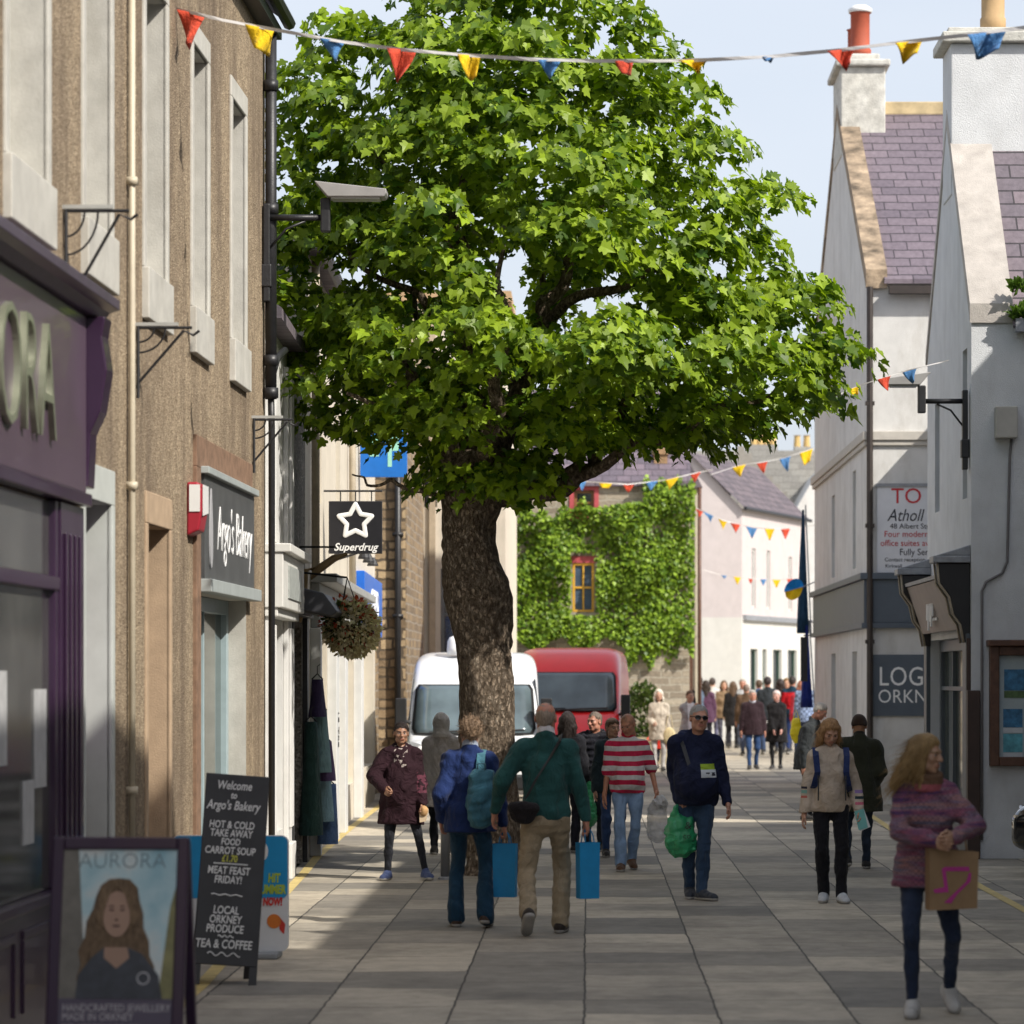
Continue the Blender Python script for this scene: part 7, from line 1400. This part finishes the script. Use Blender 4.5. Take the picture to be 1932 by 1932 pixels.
# maroon tunic
mt = boxprint((.022, .008, .012), [(-.07, .06, 1.10, 1.34, (.36, .31, .28, .58)), (.15, .5, .85, 1.05, (.10, .03, .045, .5))], None, -1)
p = person('dark-haired woman in a long maroon-black tunic and leggings, by the yellow line', 757, 1660, 1374, 4, 'f', top='tunic', topmat=mt, hem=.62, bulk=.03, belly=.35, botc=(.014, .015, .02), flare=-1, shoec=(.05, .07, .16), skinc=(.30, .16, .10), hair='back', hairc=(.02, .012, .010), hscale=1.53,
           hands=((727, 1487, .22), (799, 1528, .12)), grip=(1., 1.), thumbs=((.4, -.6, 1), None), poles=((-.9, .5, -.2), None), feet=((-.055, .0, 0, 0, 10), (.16, .05, 0, 0, 10)), head=(4, 2, 0), build=1.08)
hp_ = thing('pasty', 'half-eaten pasty in a paper bag in the hand of the maroon-tunic woman', 'food', hand_pt(p, 1, .09)); q = Sdf((-.08, -.06, -.1), (.08, .06, .08), .009); q.ell((.01, -.02, .0), (.045, .03, .055), .01); q.warp(.006, 2, 2); V, Q = q.mesh(); np_obj('pastry', [(V, Q, 0)], [plain('pastry', (.45, .26, .11), .7, .25, 20)], hp_); q = MB(); q.prism([(-.03, -.02, -.11), (.03, -.02, -.10), (.055, -.02, .0), (-.035, -.02, .01)], (0, .03, 0)); q.build('wrapper', plain('wrapper_paper', (.55, .42, .28), .8), hp_)
person('walker with raised pale hood in a grey-beige coat, facing the white van', 833, 1612, 1346, 180, 'f', top='hood', topc=(.50, .45, .41), hem=.60, bulk=.04, botc=(.012, .012, .016), hair='hood', hairc=(.52, .48, .44), skinc=FAIR, hands=((875, 1500, .05), (798, 1500, .05)), hscale=1.56)
# group behind the striped man
p = person('close-cropped man in a black quilted jacket looking left, behind the striped shirt', 1122, 1606, 1344, -22, 'm', top='puffer', topc=(.010, .010, .016), hem=.82, bulk=.035, botc=(.03, .035, .05), botk='denim', hair='crop', hairc=(.18, .14, .11), skinc=RUDDY, head=(-18, 4, 0), hands=((1096, 1480, .12), (1145, 1490, .05)), grip=(1., .25), hscale=1.58)
plastic_bag('carrier_bag', 'slim green carrier bag beside the green jumper, carried by the quilted-jacket man', PX(1112, 1478, dgr(1606) - .25), .12, .42, film('green_film2', (.03, .40, .15), .95), 14, .05)
person('woman in a dark teal anorak and sunglasses on her hair, close behind the striped shirt', 1156, 1616, 1366, 10, 'f', top='anorak', topc=(.016, .028, .035), hem=.80, bulk=.03, botc=(.03, .06, .15), botk='denim', hair='back', hairc=(.12, .07, .04), skinc=FAIR, head=(20, 6, 0), hscale=1.52)
person('long dark-haired woman mostly hidden behind the man in the green jumper', 1071, 1608, 1350, 170, 'f', top='jacket', topc=(.012, .012, .016), hem=.82, bulk=.02, botc=(.02, .02, .03), hair='long', hairc=(.022, .013, .010), skinc=FAIR, hscale=1.58)
# middle distance
p = person('white-haired woman in a cream jacket walking with the red-coated child', 1243, 1455, 1301, 0, 'f', top='jacket', topc=(.47, .41, .33), hem=.66, bulk=.02, botc=(.42, .40, .38), hair='bob', hairc=(.68, .62, .52), skinc=FAIR, hands=((1232, 1365, .25), (1262, 1388, .12)), grip=(1., 1.), thumbs=((.3, -.3, 1), None)); k = p['k']
th = thing('tote_bag', 'cream canvas tote bag hanging from the white-haired woman', 'bag', world_pt(p, (.22, -.12, .95 * k))); q = Sdf((-.2, -.1, -.45), (.2, .1, .1), .02); q.ell((0, 0, -.2), (.14, .06, .2), .03); V, Q = q.mesh(); np_obj('bag_body', [(V, Q, 0)], [cloth((.56, .46, .26))], th); q = MB(); q.tube([(-.08, 0, -.03), (-.03, 0, .25), (.03, 0, .25), (.08, 0, -.03)], .01, 5); q.build('handle', cloth((.5, .42, .26)), th)
person('small child in a bright red jacket walking hand in hand', 1246, 1449, 1369, 0, 'f', top='jacket', topc=(.58, .035, .02), hem=.80, bulk=.03, botc=(.02, .02, .03), hair='bob', hairc=(.20, .11, .06), skinc=FAIR, hands=((1222, 1395, .05), (1272, 1398, .02)), d=dgr(1449) - .5)
person('brown-haired woman in a grey cardigan over a white top, left of the sunglasses man', 1302, 1460, 1303, 10, 'f', top='cardigan', topmat=boxprint((.34, .33, .33), [(-.07, .07, .7, 1.5, (.66, .66, .68))], None, -1), hem=.74, bulk=.03, botc=(.03, .03, .05), hair='back', hairc=(.13, .07, .04), skinc=FAIR, hands=((1312, 1330, .16), (1275, 1400, 0)), head=(18, 0, 0))
person('older man in a dark maroon jacket and jeans walking towards the viewer', 1420, 1452, 1302, 4, 'm', top='jacket', topc=(.025, .012, .016), hem=.76, bulk=.04, botc=(.02, .05, .13), botk='denim', hair='short', hairc=(.36, .33, .30), skinc=RUDDY, collar=(.45, .45, .5), feet=((0, .12, 0, 0), (0, -.12, .02, 8)))
person('pink-faced white-haired person in all black with folded hands', 1465, 1451, 1303, -6, 'f', top='coat', topc=(.010, .009, .010), hem=.60, bulk=.035, botc=(.010, .010, .011), flare=-1, hair='short', hairc=(.62, .50, .47), skinc=(.55, .30, .25), hands=((1458, 1378, .2), (1474, 1376, .2)), head=(-20, 14, 0), build=.95)
person('stooping grey-haired man in a dark jacket near the corner of the tall white house', 1523, 1548, 1326, 62, 'm', top='jacket', topc=(.028, .032, .034), hem=.76, bulk=.03, botc=(.012, .014, .02), hair='short', hairc=(.42, .38, .33), skinc=RUDDY, head=(10, 34, 0), lean=.12, hunch=.35, hscale=1.62)
yb_ = thing('carrier_bag', 'bright yellow carrier bag beside the stooping grey-haired man', 'bag', PX(1502, 1352, 46.2)); q = Sdf((-.15, -.08, -.4), (.15, .08, .08), .016); q.ell((0, 0, -.2), (.085, .05, .19), .03); q.warp(.008, 4, 1.4); V, Q = q.mesh(); np_obj('bag_body', [(V, Q, 0)], [plain('yellow_plastic', (.70, .56, .01), .4, .1)], yb_); q = MB(); q.tube([(-.04, 0, -.03), (0, 0, .10), (.04, 0, -.03)], .008, 5); q.build('handle', plain('yellow_plastic', (.70, .56, .01), .4, .1), yb_)
# far walkers
far = [(1383, 1412, 1286, 180, 'f', 'black long-coated woman walking away, seen left of the maroon jacket', (.012, .011, .012), .58, (.015, .015, .02), 'long', (.10, .06, .035)), (1448, 1424, 1277, 180, 'm', 'dark-jacketed man far down the street, left of the red jacket', (.025, .03, .035), .78, (.03, .05, .10), 'short', (.03, .02, .02)),
       (1472, 1422, 1281, 180, 'f', 'dark-haired far walker half hidden behind the person in all black', (.03, .035, .03), .74, (.02, .025, .04), 'long', (.025, .015, .012)), (1495, 1424, 1276, 170, 'm', 'far walker in a red-shouldered navy jacket', (.45, .01, .02), .84, (.015, .03, .10), 'short', (.03, .022, .02)),
       (1512, 1428, 1284, 180, 'f', 'far walker in an all-red top next to the pink house corner', (.50, .03, .05), .78, (.03, .05, .12), 'bob', (.35, .14, .09)), (1521, 1432, 1279, 170, 'm', 'far walker in a blue checked shirt against the tall house', (.10, .13, .20), .80, (.03, .04, .08), 'cap', (.10, .11, .14)),
       (1344, 1408, 1279, 175, 'f', 'pale-topped far walker in front of the white shop wall', (.50, .48, .46), .78, (.10, .10, .16), 'short', (.05, .035, .03)), (1292, 1420, 1279, 180, 'm', 'dark-clothed far walker by the narrow cream house', (.012, .012, .018), .74, (.02, .02, .03), 'short', (.25, .16, .12)),
       (1319, 1416, 1276, 180, 'm', 'slate-blue far walker beside the pink house gable', (.10, .14, .20), .80, (.05, .07, .12), 'short', (.04, .03, .025)), (1401, 1412, 1281, 0, 'm', 'far walker in a light grey fleece beside the long black coat', (.34, .35, .36), .80, (.06, .07, .10), 'short', (.30, .27, .24)),
       (1366, 1410, 1284, 0, 'f', 'brown-haired far walker in a tan top in the street gap', (.22, .15, .09), .76, (.06, .06, .08), 'long', (.12, .07, .04))]
far += [(1332, 1416, 1284, 180, 'f', 'dark-haired far walker in a plum coat left of the pale-topped one', (.07, .03, .06), .70, (.02, .02, .03), 'long', (.03, .02, .015)), (1432, 1416, 1283, 180, 'm', 'far walker in a mid-blue jacket behind the maroon-jacketed man', (.05, .10, .22), .80, (.03, .03, .05), 'short', (.08, .05, .03)), (1484, 1418, 1280, 0, 'f', 'far walker in a cream top left of the red-shouldered jacket', (.45, .40, .33), .78, (.05, .06, .10), 'bob', (.22, .13, .06)), (1408, 1426, 1290, 180, 'm', 'far walker in a brown jacket just behind the light grey fleece', (.10, .06, .035), .78, (.04, .05, .08), 'bald', (.2, .15, .12))]
for x, yf, yt, yw, sx_, lb, tc_, hm_, bc_, hr, hcol in far:
    tm = boxprint((.012, .035, .06), [(-1, 1, 1.18, 1.6, (.48, .012, .02))]) if 'shouldered' in lb else None
    person(lb, x, yf, yt, yw, sx_, top='jacket', topc=tc_, topmat=tm, topk='plaid' if 'checked' in lb else 'weave', hem=hm_, bulk=.02, botc=bc_, hair=hr, hairc=hcol, skinc=RUDDY if sx_ == 'm' else FAIR, feet=((0, .1, 0, 0), (0, -.12, .02, 8)))
